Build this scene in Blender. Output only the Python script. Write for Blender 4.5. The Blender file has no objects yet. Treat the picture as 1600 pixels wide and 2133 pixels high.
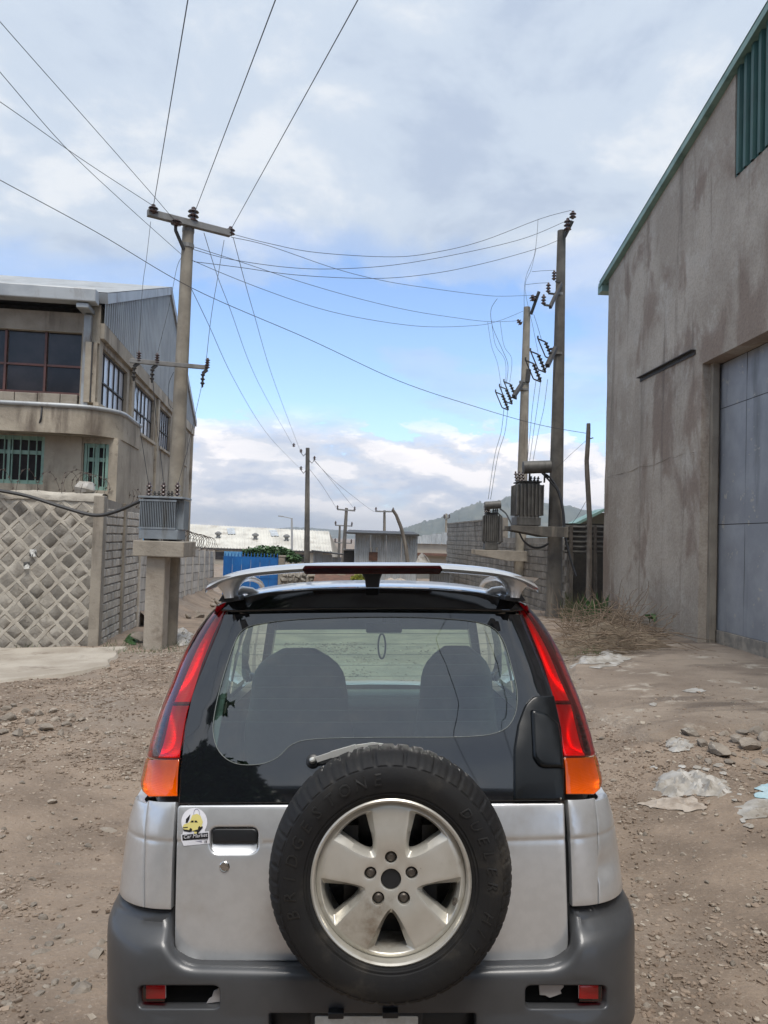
import bpy, bmesh, math, random
from mathutils import Vector, Matrix, noise
from mathutils.geometry import delaunay_2d_cdt
PI = math.pi
R = math.radians
sc = bpy.context.scene
COL = sc.collection

# ------------------------------------------------------------------ camera, sky, sun, exposure
CAM = Vector((0, 0, 1.82))
YAW, PITCH, ROLL = R(.86), R(2.0), R(1.8)
FPX, CX, CY = 1600.0, 800.0, 1066.5            # focal length and centre in pixels of the 1600 x 2133 photograph
CROT = Matrix.Rotation(-YAW, 3, 'Z') @ Matrix.Rotation(PI/2 + PITCH, 3, 'X') @ Matrix.Rotation(ROLL, 3, 'Z')
cd = bpy.data.cameras.new('camera'); cam = bpy.data.objects.new('camera', cd); COL.objects.link(cam)
cam.matrix_world = Matrix.Translation(CAM) @ CROT.to_4x4()
cd.sensor_fit = 'VERTICAL'; cd.sensor_height = 24; cd.lens = 24*FPX/2133; cd.clip_start = .05; cd.clip_end = 12000
sc.camera = cam

SUN_EL, SUN_AZ = R(66), R(174)                 # azimuth clockwise from +Y: the sun stands high behind the camera
sd = bpy.data.lights.new('sun', 'SUN'); sd.energy = 2.5; sd.angle = R(24); sd.color = (1, .95, .88)
so = bpy.data.objects.new('sun', sd); COL.objects.link(so)
sdir = Vector((math.sin(SUN_AZ)*math.cos(SUN_EL), math.cos(SUN_AZ)*math.cos(SUN_EL), math.sin(SUN_EL)))
so.rotation_euler = (-sdir).to_track_quat('-Z', 'Y').to_euler(); so.location = sdir*50

sc.view_settings.view_transform = 'Standard'
try: sc.view_settings.look = 'None'
except Exception: pass
sc.view_settings.gamma = 1; sc.view_settings.exposure = .52
sc.view_settings.use_curve_mapping = False

def N(nt, t, **kw):
    n = nt.nodes.new(t)
    for k, v in kw.items():
        if k in n.inputs.keys(): n.inputs[k].default_value = v
        else: setattr(n, k, v)
    return n
def math_(nt, op, a, b=None, c=None, clamp=False):
    n = nt.nodes.new('ShaderNodeMath'); n.operation = op; n.use_clamp = clamp
    for i, v in enumerate((a, b, c)):
        if v is None: continue
        if isinstance(v, (int, float)): n.inputs[i].default_value = v
        else: nt.links.new(v, n.inputs[i])
    return n.outputs[0]
def ramp_(nt, fac, stops, interp='EASE'):
    n = nt.nodes.new('ShaderNodeValToRGB'); n.color_ramp.interpolation = interp
    els = n.color_ramp.elements
    while len(els) < len(stops): els.new(.5)
    for e, (p, c) in zip(els, stops):
        e.position = p; e.color = (c, c, c, 1) if isinstance(c, (int, float)) else (*c, 1)
    nt.links.new(fac, n.inputs[0]); return n.outputs[0]
def mix_(nt, fac, a, b, mode='MIX'):
    n = nt.nodes.new('ShaderNodeMix'); n.data_type = 'RGBA'; n.blend_type = mode
    for s, v in ((0, fac), (6, a), (7, b)):
        if isinstance(v, (int, float)): n.inputs[s].default_value = v
        elif isinstance(v, tuple): n.inputs[s].default_value = (*v, 1)
        else: nt.links.new(v, n.inputs[s])
    return n.outputs[2]

def build_world():
    w = bpy.data.worlds.new('World'); sc.world = w; w.use_nodes = True
    nt = w.node_tree; nt.nodes.clear(); L = nt.links.new
    out = N(nt, 'ShaderNodeOutputWorld'); bg = N(nt, 'ShaderNodeBackground'); bg.inputs[1].default_value = .1
    sky = N(nt, 'ShaderNodeTexSky'); sky.sky_type = 'NISHITA'; sky.sun_disc = False
    sky.sun_elevation = SUN_EL; sky.sun_rotation = SUN_AZ; sky.altitude = 2000; sky.air_density = 1.0; sky.dust_density = .6; sky.ozone_density = 1.5
    tc = N(nt, 'ShaderNodeTexCoord')
    sp = N(nt, 'ShaderNodeSeparateXYZ'); L(tc.outputs['Generated'], sp.inputs[0])
    x, y, z = sp.outputs
    zc = math_(nt, 'MAXIMUM', z, 0.0)
    den = math_(nt, 'ADD', zc, .16)
    cb = N(nt, 'ShaderNodeCombineXYZ')
    L(math_(nt, 'DIVIDE', x, den), cb.inputs[0]); L(math_(nt, 'DIVIDE', y, den), cb.inputs[1]); cb.inputs[2].default_value = 3.7
    n1 = N(nt, 'ShaderNodeTexNoise', Scale=1.15, Detail=10.0, Roughness=.58, Distortion=.3); L(cb.outputs[0], n1.inputs['Vector'])
    n2 = N(nt, 'ShaderNodeTexNoise', Scale=2.3, Detail=9.0, Roughness=.6, Distortion=.2)
    ad = N(nt, 'ShaderNodeVectorMath'); ad.operation = 'ADD'; ad.inputs[1].default_value = (5.3, 2.2, 1.1)
    L(cb.outputs[0], ad.inputs[0]); L(ad.outputs[0], n2.inputs['Vector'])
    # high layer: thickens with elevation, thin near the blue band
    cov = ramp_(nt, zc, [(0, -.0), (.14, .0), (.26, .05), (.42, .42), (.6, .46), (1, .46)], 'LINEAR')
    f1 = math_(nt, 'ADD', n1.outputs[0], math_(nt, 'MULTIPLY', cov, .75))
    fa = ramp_(nt, f1, [(.52, 0), (.60, .42), (.78, 1)])
    fa = math_(nt, 'MULTIPLY', fa, ramp_(nt, zc, [(.03, .0), (.16, .8), (.34, 1)]))
    ca = ramp_(nt, n2.outputs[0], [(.34, (3.6, 4.25, 5.35)), (.49, (4.5, 5.15, 6.05)), (.64, (6.0, 6.3, 6.7))])
    # low cumulus band near the horizon
    az = math_(nt, 'ARCTAN2', x, y)
    c2 = N(nt, 'ShaderNodeCombineXYZ')
    L(math_(nt, 'MULTIPLY', az, 7.5), c2.inputs[0]); L(math_(nt, 'MULTIPLY', z, 19.0), c2.inputs[1]); c2.inputs[2].default_value = 8.4
    n3 = N(nt, 'ShaderNodeTexNoise', Scale=1.0, Detail=8.0, Roughness=.6, Distortion=.15); L(c2.outputs[0], n3.inputs['Vector'])
    s2 = N(nt, 'ShaderNodeVectorMath'); s2.operation = 'ADD'; s2.inputs[1].default_value = (0, .42, 0); L(c2.outputs[0], s2.inputs[0])
    n4 = N(nt, 'ShaderNodeTexNoise', Scale=1.0, Detail=8.0, Roughness=.6, Distortion=.15); L(s2.outputs[0], n4.inputs['Vector'])
    band = ramp_(nt, z, [(0.0, .26), (.06, .22), (.125, .12), (.155, -.0), (.2, -.0)], 'LINEAR')
    f3 = math_(nt, 'ADD', n3.outputs[0], band)
    fb = ramp_(nt, f3, [(.53, 0), (.565, .8), (.66, 1)])
    fb = math_(nt, 'MULTIPLY', fb, ramp_(nt, z, [(.12, 1), (.175, 0)]))
    shade = math_(nt, 'SUBTRACT', n3.outputs[0], n4.outputs[0])
    cbk = ramp_(nt, math_(nt, 'MULTIPLY_ADD', shade, 1.6, .5), [(.26, (4.3, 4.9, 6.2)), (.46, (6.0, 6.2, 6.9)), (.62, (8.9, 8.5, 8.5))])
    hz = ramp_(nt, zc, [(0, .5), (.08, .2), (.17, .03), (.3, 0)])
    skyc = mix_(nt, 1.0, sky.outputs[0], SKY_TINT, 'MULTIPLY')
    base = mix_(nt, hz, skyc, (4.3, 5.2, 6.8))
    c = mix_(nt, fb, base, cbk)
    c = mix_(nt, fa, c, ca)
    L(c, bg.inputs[0]); L(bg.outputs[0], out.inputs[0])
SKY_TINT = (1.75, 1.82, 1.88)
build_world()

# ------------------------------------------------------------------ rays from the photograph into the place
def ray(px, py): return CROT @ Vector(((px - CX)/FPX, -(py - CY)/FPX, -1))
def at(px, py, Y): d = ray(px, py); return CAM + d*(Y/d.y)
def on_plane(px, py, p, n):
    d = ray(px, py); return CAM + d*((Vector(p) - CAM).dot(Vector(n))/d.dot(Vector(n)))
def sstep(a, b, x):
    t = min(1, max(0, (x - a)/(b - a))); return t*t*(3 - 2*t)
def fbm(x, y, s, o=3, seed=0.0): return noise.fractal(Vector((x*s, y*s, seed)), 1.0, 2.0, o)
def gz0(x, y):
    z = .031*max(-7, min(6, x))
    if y > 13: z -= .03*(min(y, 62) - 13) * sstep(13, 19, y)
    z += .09*sstep(2.2, 4.6, x)*sstep(5.0, 9.0, y)*(1 - sstep(19, 24, y))
    z -= .10*sstep(2.6, 3.6, x)*(1 - sstep(5.6, 7.2, y))          # the ditch beside the apron
    z -= .17*sstep(2.6, 5.2, y)*(1 - sstep(6.2, 10.5, y))*(1 - sstep(1.5, 3.0, abs(x)))   # the dip the car noses into
    return z
def gz(x, y):
    z = gz0(x, y)
    if -10 < x < 9 and -1 < y < 34:
        z += .030*fbm(x, y, .55, 3, 1.7) + .010*fbm(x, y, 2.7, 3, 9.1)
    return z
def on_ground(px, py):
    d = ray(px, py); t = max(.1, -CAM.z/d.z if d.z < 0 else 60)
    for _ in range(30):
        p = CAM + d*t; e = p.z - gz(p.x, p.y)
        t += e/(-d.z)*.7
    return CAM + d*t

# ------------------------------------------------------------------ mesh helpers
class MB:
    def __init__(s): s.v = []; s.f = []
    def add(s, vs, fs):
        o = len(s.v); s.v += [Vector(v) for v in vs]; s.f += [tuple(i + o for i in f) for f in fs]; return s
    def box(s, x0, x1, y0, y1, z0, z1):
        return s.add([(x0,y0,z0),(x1,y0,z0),(x1,y1,z0),(x0,y1,z0),(x0,y0,z1),(x1,y0,z1),(x1,y1,z1),(x0,y1,z1)],
                     [(0,3,2,1),(4,5,6,7),(0,1,5,4),(1,2,6,5),(2,3,7,6),(3,0,4,7)])
    def beam(s, p, q, w, h, up=(0,0,1), w2=None, h2=None):
        p, q = Vector(p), Vector(q); d = (q - p).normalized(); u = Vector(up)
        a = d.cross(u)
        if a.length < 1e-4: a = d.cross(Vector((1,0,0)))
        a.normalize(); b = a.cross(d).normalized(); vs = []
        for c, ww, hh in ((p, w, h), (q, w2 or w, h2 or h)):
            for i, j in ((-1,-1),(1,-1),(1,1),(-1,1)): vs.append(c + a*(i*ww/2) + b*(j*hh/2))
        return s.add(vs, [(0,1,2,3),(7,6,5,4),(0,4,5,1),(1,5,6,2),(2,6,7,3),(3,7,4,0)])
    def tube(s, pts, r, n=6, caps=True):
        pts = [Vector(p) for p in pts]; rs = r if isinstance(r, (list, tuple)) else [r]*len(pts)
        o = len(s.v); ref = Vector((0,0,1)); pa = None
        for i, p in enumerate(pts):
            d = (pts[min(i+1, len(pts)-1)] - pts[max(i-1, 0)])
            d = d.normalized() if d.length > 1e-9 else Vector((0,0,1))
            if pa is None:
                a = d.cross(ref)
                if a.length < 1e-3: a = d.cross(Vector((1,0,0)))
            else: a = pa - d*pa.dot(d)
            a.normalize(); b = d.cross(a); pa = a
            for k in range(n):
                t = 2*PI*k/n; s.v.append(p + (a*math.cos(t) + b*math.sin(t))*rs[i])
        for i in range(len(pts)-1):
            for k in range(n):
                k2 = (k+1) % n; s.f.append((o+i*n+k, o+i*n+k2, o+(i+1)*n+k2, o+(i+1)*n+k))
        if caps:
            s.f.append(tuple(o + k for k in reversed(range(n)))); e = o + (len(pts)-1)*n; s.f.append(tuple(e + k for k in range(n)))
        return s
    def lathe(s, prof, n=16, base=(0,0,0), axis=(0,0,1), closed=False):
        base = Vector(base); ax = Vector(axis).normalized()
        a = ax.cross(Vector((1,0,0)))
        if a.length < .1: a = ax.cross(Vector((0,1,0)))
        a.normalize(); b = ax.cross(a); o = len(s.v)
        for r, h in prof:
            for k in range(n):
                t = 2*PI*k/n; s.v.append(base + ax*h + (a*math.cos(t) + b*math.sin(t))*r)
        m = len(prof)
        for i in range(m if closed else m-1):
            i2 = (i+1) % m
            for k in range(n):
                k2 = (k+1) % n; s.f.append((o+i*n+k, o+i*n+k2, o+i2*n+k2, o+i2*n+k))
        if not closed:
            s.f.append(tuple(o+k for k in reversed(range(n)))); s.f.append(tuple(o+(m-1)*n+k for k in range(n)))
        return s
    def grid(s, fn, nu, nv):
        o = len(s.v)
        for j in range(nv+1):
            for i in range(nu+1): s.v.append(Vector(fn(i/nu, j/nv)))
        for j in range(nv):
            for i in range(nu):
                a = o + j*(nu+1) + i; s.f.append((a, a+1, a+nu+2, a+nu+1))
        return s
    def prism(s, poly, ext):
        poly = [Vector(p) for p in poly]; ext = Vector(ext); n = len(poly); o = len(s.v)
        s.v += poly + [p + ext for p in poly]
        s.f.append(tuple(o+i for i in range(n))); s.f.append(tuple(o+n+i for i in reversed(range(n))))
        for i in range(n): s.f.append((o+i, o+n+i, o+n+(i+1) % n, o+(i+1) % n))
        return s
    def move(s, off): s.v = [v + Vector(off) for v in s.v]; return s

ORG = {}
def mesh_of(name, mb, mat, smooth=False, recalc=True, off=None):
    me = bpy.data.meshes.new(name)
    vs = mb.v if off is None else [v - off for v in mb.v]
    me.from_pydata([tuple(v) for v in vs], [], mb.f)
    if recalc:
        bm = bmesh.new(); bm.from_mesh(me); bmesh.ops.recalc_face_normals(bm, faces=bm.faces); bm.to_mesh(me); bm.free()
    if smooth:
        me.shade_smooth()
        if smooth is not True: me.set_sharp_from_angle(angle=R(smooth))
    for m in (mat if isinstance(mat, (list, tuple)) else [mat]): me.materials.append(m)
    return me
def obj(name, mb, mat, parent=None, smooth=False, bevel=0, world=True, recalc=True):
    """one mesh object; world coordinates are moved into the frame of the thing it belongs to"""
    off = ORG.get(parent.name) if (parent is not None and world) else None
    if not mb.v: return None
    o = bpy.data.objects.new(name, mesh_of(name, mb, mat, smooth, recalc, off)); COL.objects.link(o)
    if parent is not None:
        o.parent = parent
        if parent.name in ORG: ORG[o.name] = ORG[parent.name]
    if bevel:
        b = o.modifiers.new('bevel', 'BEVEL'); b.width = bevel; b.segments = 2; b.limit_method = 'ANGLE'
    return o
def inst(name, me, parent, loc, rot=(0,0,0), scale=(1,1,1)):
    o = bpy.data.objects.new(name, me); COL.objects.link(o)
    if parent is not None:
        o.parent = parent
        if parent.name in ORG: loc = Vector(loc) - ORG[parent.name]
    o.location = loc; o.rotation_euler = rot; o.scale = scale; return o
def tag(o, label=None, cat=None, group=None, kind=None):
    if label: o['label'] = label
    if cat: o['category'] = cat
    if group: o['group'] = group
    if kind: o['kind'] = kind
    return o
def thing(name, label, cat, loc=(0,0,0), group=None, rot=None):
    o = bpy.data.objects.new(name, None); COL.objects.link(o); o.location = loc; o.empty_display_size = .1
    if rot is None: ORG[o.name] = Vector(loc)
    else: o.rotation_euler = rot
    return tag(o, label, cat, group)

# ------------------------------------------------------------------ materials
def M(name, col, col2=None, scale=3., rough=.8, metal=0., bump=0., bscale=30., stain=None, st_scale=(1.2, 1.2, .25), st_rng=(.5, .7),
      coords='world', coat=0., spec=.5, var=0., spots=None, sp_scale=9., sp_rng=(.62, .68), wave=None, vor=None, bdist=.02, ctr=(.35, .65)):
    m = bpy.data.materials.new(name); m.use_nodes = True; nt = m.node_tree; L = nt.links.new
    bs = nt.nodes['Principled BSDF']
    bs.inputs['Roughness'].default_value = rough; bs.inputs['Metallic'].default_value = metal
    bs.inputs['Coat Weight'].default_value = coat; bs.inputs['Coat Roughness'].default_value = .04
    bs.inputs['Specular IOR Level'].default_value = spec
    if coords == 'world': v = N(nt, 'ShaderNodeNewGeometry').outputs['Position']
    else: v = N(nt, 'ShaderNodeTexCoord').outputs['Object']
    def noi(s, det=6., ro=.6, vec=None):
        n = N(nt, 'ShaderNodeTexNoise', Scale=s, Detail=det, Roughness=ro); L(vec or v, n.inputs['Vector']); return n.outputs[0]
    c = None
    if col2: c = mix_(nt, ramp_(nt, noi(scale), [(ctr[0], 0), (ctr[1], 1)]), col, col2)
    if stain:
        mp = N(nt, 'ShaderNodeMapping'); mp.inputs['Scale'].default_value = st_scale; L(v, mp.inputs[0])
        c = mix_(nt, ramp_(nt, noi(1., 7., .62, mp.outputs[0]), [(st_rng[0], 0), (st_rng[1], 1)]), c if c else col, stain)
    if spots:
        c = mix_(nt, ramp_(nt, noi(sp_scale, 5., .65), [(sp_rng[0], 0), (sp_rng[1], 1)]), c if c else col, spots)
    if var:
        oi = N(nt, 'ShaderNodeObjectInfo'); h = N(nt, 'ShaderNodeHueSaturation')
        L(math_(nt, 'MULTIPLY_ADD', oi.outputs['Random'], 2*var, 1 - var), h.inputs['Value'])
        if c: L(c, h.inputs['Color'])
        else: h.inputs['Color'].default_value = (*col, 1)
        c = h.outputs[0]
    if c: L(c, bs.inputs['Base Color'])
    else: bs.inputs['Base Color'].default_value = (*col, 1)
    hgt = None
    if bump: hgt = noi(bscale, 8., .65)
    if vor:
        vn = N(nt, 'ShaderNodeTexVoronoi', Scale=vor); L(v, vn.inputs['Vector'])
        hgt = math_(nt, 'ADD', hgt, math_(nt, 'MULTIPLY', vn.outputs['Distance'], .3)) if hgt else vn.outputs['Distance']
    if wave:
        wv = N(nt, 'ShaderNodeTexWave', Scale=wave); wv.bands_direction = 'Z'; L(v, wv.inputs['Vector']); hgt = wv.outputs['Fac']
    if hgt:
        b = N(nt, 'ShaderNodeBump'); b.inputs['Strength'].default_value = bump or .4; b.inputs['Distance'].default_value = bdist
        L(hgt, b.inputs['Height']); L(b.outputs[0], bs.inputs['Normal'])
    return m
def glass(name, tint, refl=1.0, rough=.0, ior=1.5):
    """thin pane: coloured transmission plus the mirror reflection of its two faces"""
    m = bpy.data.materials.new(name); m.use_nodes = True; nt = m.node_tree; nt.nodes.clear(); L = nt.links.new
    out = N(nt, 'ShaderNodeOutputMaterial'); t = N(nt, 'ShaderNodeBsdfTransparent'); t.inputs[0].default_value = (*tint, 1)
    g = N(nt, 'ShaderNodeBsdfGlossy'); g.inputs['Roughness'].default_value = rough; g.inputs[0].default_value = (1,1,1,1)
    fr = N(nt, 'ShaderNodeFresnel'); L(math_(nt, 'MULTIPLY_ADD', N(nt, 'ShaderNodeNewGeometry').outputs['Backfacing'], 1/ior - ior, ior), fr.inputs[0])
    mx = N(nt, 'ShaderNodeMixShader'); L(math_(nt, 'MULTIPLY', fr.outputs[0], refl, clamp=True), mx.inputs[0])
    L(t.outputs[0], mx.inputs[1]); L(g.outputs[0], mx.inputs[2]); L(mx.outputs[0], out.inputs[0]); return m
K = {}
K['dirt'] = M('dirt', (.262,.203,.154), (.165,.126,.095), 1.3, .95, bump=1., bscale=22, spots=(.31,.255,.205), sp_scale=34, sp_rng=(.56,.70), vor=34, bdist=.018, stain=(.215,.178,.145), st_scale=(.45,.30,.4), st_rng=(.50,.66))
K['gravel'] = M('gravel', (.30,.235,.182), (.185,.14,.105), 7, .9, bump=.5, bscale=60, spots=(.42,.37,.31), sp_scale=14, sp_rng=(.55,.62))
K['rock'] = M('rock', (.29,.252,.21), (.19,.163,.135), 6, .9, bump=.7, bscale=30, var=.2, spots=(.34,.31,.27))
K['apron'] = M('apron_concrete', (.285,.232,.183), (.195,.154,.12), 1.1, .94, bump=1., bscale=13, spots=(.40,.36,.305), sp_scale=2.4, sp_rng=(.55,.68), stain=(.12,.094,.075), st_scale=(.7,1.8,1), st_rng=(.50,.70), vor=38, bdist=.035)
K['slab'] = M('slab_concrete', (.40,.36,.305), (.30,.262,.215), 1.4, .92, bump=.5, bscale=24, spots=(.2,.165,.13), sp_scale=2.1, sp_rng=(.55,.72))
K['plaster_old'] = M('plain_plaster', (.235,.207,.176), (.172,.148,.124), .8, .93, bump=.55, bscale=9, stain=(.105,.083,.068), st_scale=(2.2,2.2,.22), st_rng=(.5,.74), spots=(.30,.275,.245), sp_scale=1.7, sp_rng=(.55,.75))
def plaster_wall():
    m = bpy.data.materials.new('plaster'); m.use_nodes = True; nt = m.node_tree; L = nt.links.new; bs = nt.nodes['Principled BSDF']; bs.inputs['Roughness'].default_value = .93
    v = N(nt, 'ShaderNodeNewGeometry').outputs['Position']
    def noi(sc_, s, det=8., ro=.62, dist=0.):
        mp = N(nt, 'ShaderNodeMapping'); mp.inputs['Scale'].default_value = sc_; L(v, mp.inputs[0])
        n = N(nt, 'ShaderNodeTexNoise', Scale=s, Detail=det, Roughness=ro, Distortion=dist); L(mp.outputs[0], n.inputs['Vector']); return n.outputs[0]
    c = mix_(nt, ramp_(nt, noi((1,1,1), .55), [(.38, 0), (.62, 1)]), (.47,.418,.355), (.36,.312,.26))
    c = mix_(nt, ramp_(nt, noi((1,1,.8), 1.6, 9., .7), [(.50, 0), (.72, 1)]), c, (.50,.46,.405))           # pale worn patches
    c = mix_(nt, ramp_(nt, noi((1,1,.55), .9, 7., .6, .6), [(.50, 0), (.62, .85)]), c, (.245,.187,.15))      # damp brown blotches
    c = mix_(nt, ramp_(nt, noi((1,1.9,.14), 1.1, 9., .70, .35), [(.54, 0), (.70, .75)]), c, (.15,.12,.098))       # runs from the roof
    c = mix_(nt, ramp_(nt, noi((1,5.,.3), 1.3, 7., .7, .4), [(.62, 0), (.76, .35)]), c, (.12,.096,.078))
    c = mix_(nt, ramp_(nt, noi((1,1,1), 24., 4., .7), [(.35, .22), (.6, 0)]), c, (.10,.085,.07))
    L(c, bs.inputs['Base Color'])
    b = N(nt, 'ShaderNodeBump'); b.inputs['Strength'].default_value = .7; b.inputs['Distance'].default_value = .02
    L(math_(nt, 'ADD', noi((1,1,1), 9., 9., .68), math_(nt, 'MULTIPLY', noi((1,1,1), 2.2, 3.), 1.2)), b.inputs['Height']); L(b.outputs[0], bs.inputs['Normal']); return m
K['plaster'] = plaster_wall()
K['plaster2'] = M('jamb_plaster', (.30,.265,.215), (.225,.195,.158), 2.2, .93, bump=.5, bscale=14, stain=(.10,.085,.068), st_scale=(3,3,.3))
K['bconc'] = M('building_concrete', (.42,.368,.292), (.295,.256,.203), 1.3, .9, bump=.5, bscale=16, stain=(.145,.118,.092), st_scale=(2.2,2.2,.45), st_rng=(.50,.70), spots=(.21,.18,.145), sp_scale=5., sp_rng=(.58,.72))
K['conc'] = M('concrete', (.33,.295,.245), (.24,.212,.175), 2., .9, bump=.5, bscale=22, stain=(.15,.125,.1), st_scale=(4,4,.5), st_rng=(.54,.75))
K['poleconc'] = M('pole_concrete', (.30,.268,.215), (.225,.198,.16), 3., .9, bump=.4, bscale=28, stain=(.15,.128,.1), st_scale=(5,5,.5))
K['darkpole'] = M('dark_pole', (.115,.105,.09), (.075,.068,.06), 3., .9, bump=.4, bscale=28, stain=(.20,.175,.14), st_scale=(3,3,.35), st_rng=(.52,.66))
K['mortar'] = M('mortar', (.50,.465,.40), (.40,.365,.31), 3., .95, bump=.6, bscale=30, stain=(.2,.175,.14), st_scale=(2,2,.6), st_rng=(.52,.74))
K['stone'] = M('stone', (.30,.277,.24), (.20,.183,.158), 4., .93, bump=.9, bscale=20, var=.30, spots=(.15,.13,.11), sp_scale=5)
K['block'] = M('block', (.54,.50,.44), (.43,.395,.345), 3., .93, bump=.6, bscale=30, var=.14, stain=(.17,.145,.12), st_scale=(1.6,1.6,.5), st_rng=(.52,.72))
K['blockr'] = M('hollow_block', (.27,.248,.215), (.19,.172,.15), 3., .93, bump=.6, bscale=30, var=.16, stain=(.10,.088,.074), st_scale=(1.2,1.2,.4), st_rng=(.5,.7))
K['joint'] = M('joint', (.32,.29,.25), (.23,.207,.178), 3., .95, bump=.4)
K['sheet'] = M('grey_sheet', (.33,.345,.35), (.26,.272,.278), 1.1, .55, .25, stain=(.20,.205,.205), st_scale=(4,4,.25), st_rng=(.5,.75), bump=.15, bscale=6)
K['gutter'] = M('gutter_sheet', (.40,.415,.42), (.30,.315,.325), 1.5, .5, .3, stain=(.22,.2,.18), st_scale=(3,3,1))
K['shedsheet'] = M('shed_sheet', (.52,.55,.57), (.42,.445,.46), 1.4, .5, .3, stain=(.26,.24,.22), st_scale=(3,3,.4))
K['whiteroof'] = M('white_roof', (.62,.60,.54), (.50,.48,.43), .3, .6, .1, stain=(.40,.37,.32), st_scale=(.6,.6,.2))
K['green'] = M('green_sheet', (.020,.082,.070), (.013,.058,.05), 1.2, .5, .1, stain=(.012,.045,.04), st_scale=(4,4,.3))
K['greentrim'] = M('green_trim', (.22,.345,.30), (.165,.27,.237), 2., .5, .1, stain=(.10,.19,.165), st_scale=(3,3,3))
K['greenpaint'] = M('green_paint', (.26,.40,.335), (.20,.325,.27), 6., .5, spots=(.16,.10,.06), sp_scale=14, sp_rng=(.62,.7))
K['gate'] = M('gate_metal', (.325,.342,.368), (.255,.27,.295), 1.5, .55, .15, bump=.12, bscale=7, spots=(.42,.40,.36), sp_scale=6.5, sp_rng=(.63,.67), stain=(.15,.16,.172), st_scale=(2,2,.3), st_rng=(.5,.75))
K['gaterust'] = M('gate_skirting', (.36,.32,.265), (.20,.185,.165), 5., .75, .1, spots=(.14,.10,.075), sp_scale=6)
K['rust'] = M('rust', (.15,.075,.05), (.09,.05,.036), 6., .85)
K['redpaint'] = M('red_oxide_paint', (.13,.055,.048), (.085,.042,.038), 4., .6)
K['darkglass'] = M('dark_glass', (.018,.017,.019), (.04,.036,.038), 1.4, .16, spec=.35)
K['reflectglass'] = M('glass_painted_reflection', (.40,.41,.45), (.52,.53,.56), .9, .22, spec=.5, var=.22)  # pane reflections are put into the pale base colour
K['black'] = M('black_plastic', (.013,.014,.016), None, rough=.4)
K['dark'] = M('dark_metal', (.04,.038,.037), (.06,.055,.05), 8., .6, .3)
K['wire'] = M('wire', (.045,.047,.052), None, rough=.6, metal=.2)
K['cable'] = M('cable_rubber', (.03,.03,.032), None, rough=.6)
K['razor'] = M('razor_wire', (.085,.062,.05), (.13,.105,.09), 9., .6, .4)
K['porc'] = M('brown_porcelain', (.055,.03,.026), None, rough=.25, coat=.3)
K['galv'] = M('galvanised_steel', (.24,.235,.225), (.17,.162,.15), 5., .6, .4)
K['tgrey'] = M('transformer_paint', (.24,.272,.30), (.195,.222,.248), 4., .45, .1, stain=(.14,.14,.135), st_scale=(6,6,1))
K['told'] = M('old_transformer_paint', (.115,.11,.10), (.075,.071,.064), 5., .6, .1, stain=(.055,.05,.045), st_scale=(7,7,.7))
K['woodpole'] = M('weathered_wood', (.135,.115,.095), (.085,.072,.06), 5., .9, bump=.6, bscale=30, stain=(.22,.195,.165), st_scale=(9,9,.5))
K['blue'] = M('blue_paint', (.010,.135,.42), (.008,.10,.33), 1.5, .5, stain=(.006,.07,.24), st_scale=(3,3,.3), st_rng=(.5,.8))
K['bluetarp'] = M('blue_tarp', (.06,.25,.50), (.14,.36,.60), 3., .6)
K['leaf'] = M('leaf', (.045,.105,.03), (.025,.066,.02), 4., .5, var=.3)
K['leafb'] = M('shrub_leaf', (.06,.135,.035), (.033,.085,.024), 2., .6, var=.2)
K['yellowleaf'] = M('yellow_leaf', (.30,.30,.03), (.18,.22,.03), 6., .6)
K['hillm'] = M('hill_wood', (.030,.046,.036), (.075,.085,.06), .035, .95, spots=(.12,.12,.085), sp_scale=.018, sp_rng=(.54,.6))
K['twig'] = M('dry_twig', (.23,.175,.125), (.14,.10,.07), 9., .9, var=.2)
K['straw'] = M('dry_straw', (.19,.15,.105), (.10,.075,.052), 6., .95)
K['plastic'] = M('litter_plastic', (.42,.405,.38), (.27,.245,.21), 7., .5, spots=(.17,.14,.115), sp_scale=13, var=.12)
K['cloth'] = M('dirty_sheeting', (.40,.35,.30), (.25,.205,.165), 8., .9)
K['bluebag'] = M('blue_plastic', (.20,.40,.48), (.35,.46,.50), 7., .5)
K['cream'] = M('cream_wall', (.42,.375,.30), (.34,.30,.24), .4, .9)
K['paper'] = M('paper', (.60,.60,.57), (.07,.07,.07), 12., .8, ctr=(.46, .52), coords='object')
K['lampg'] = M('lamp_grey', (.33,.33,.32), None, rough=.5)
# ------------------------------------------------------------------ 2-D outlines
def area2(p): return sum(p[i][0]*p[(i+1) % len(p)][1] - p[(i+1) % len(p)][0]*p[i][1] for i in range(len(p)))/2
def ccw(p): p = [(a[0], a[1]) for a in p]; return p if area2(p) > 0 else p[::-1]
def inside(q, p):
    c = False; x, y = q; j = len(p) - 1
    for i in range(len(p)):
        xi, yi = p[i]; xj, yj = p[j]
        if (yi > y) != (yj > y) and x < (xj-xi)*(y-yi)/(yj-yi) + xi: c = not c
        j = i
    return c
def dist_poly(q, p):
    q = Vector(q); best = 1e9
    for i in range(len(p)):
        a = Vector(p[i]); d = Vector(p[(i+1) % len(p)]) - a; l = d.length_squared
        t = 0 if l < 1e-14 else min(1, max(0, (q - a).dot(d)/l)); best = min(best, (a + d*t - q).length)
    return best
def resample(p, step):
    o = []
    for i in range(len(p)):
        a = Vector(p[i][:2]); b = Vector(p[(i+1) % len(p)][:2]); n = max(1, int(math.ceil((b-a).length/step)))
        o += [tuple(a + (b-a)*k/n) for k in range(n)]
    return o
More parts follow.
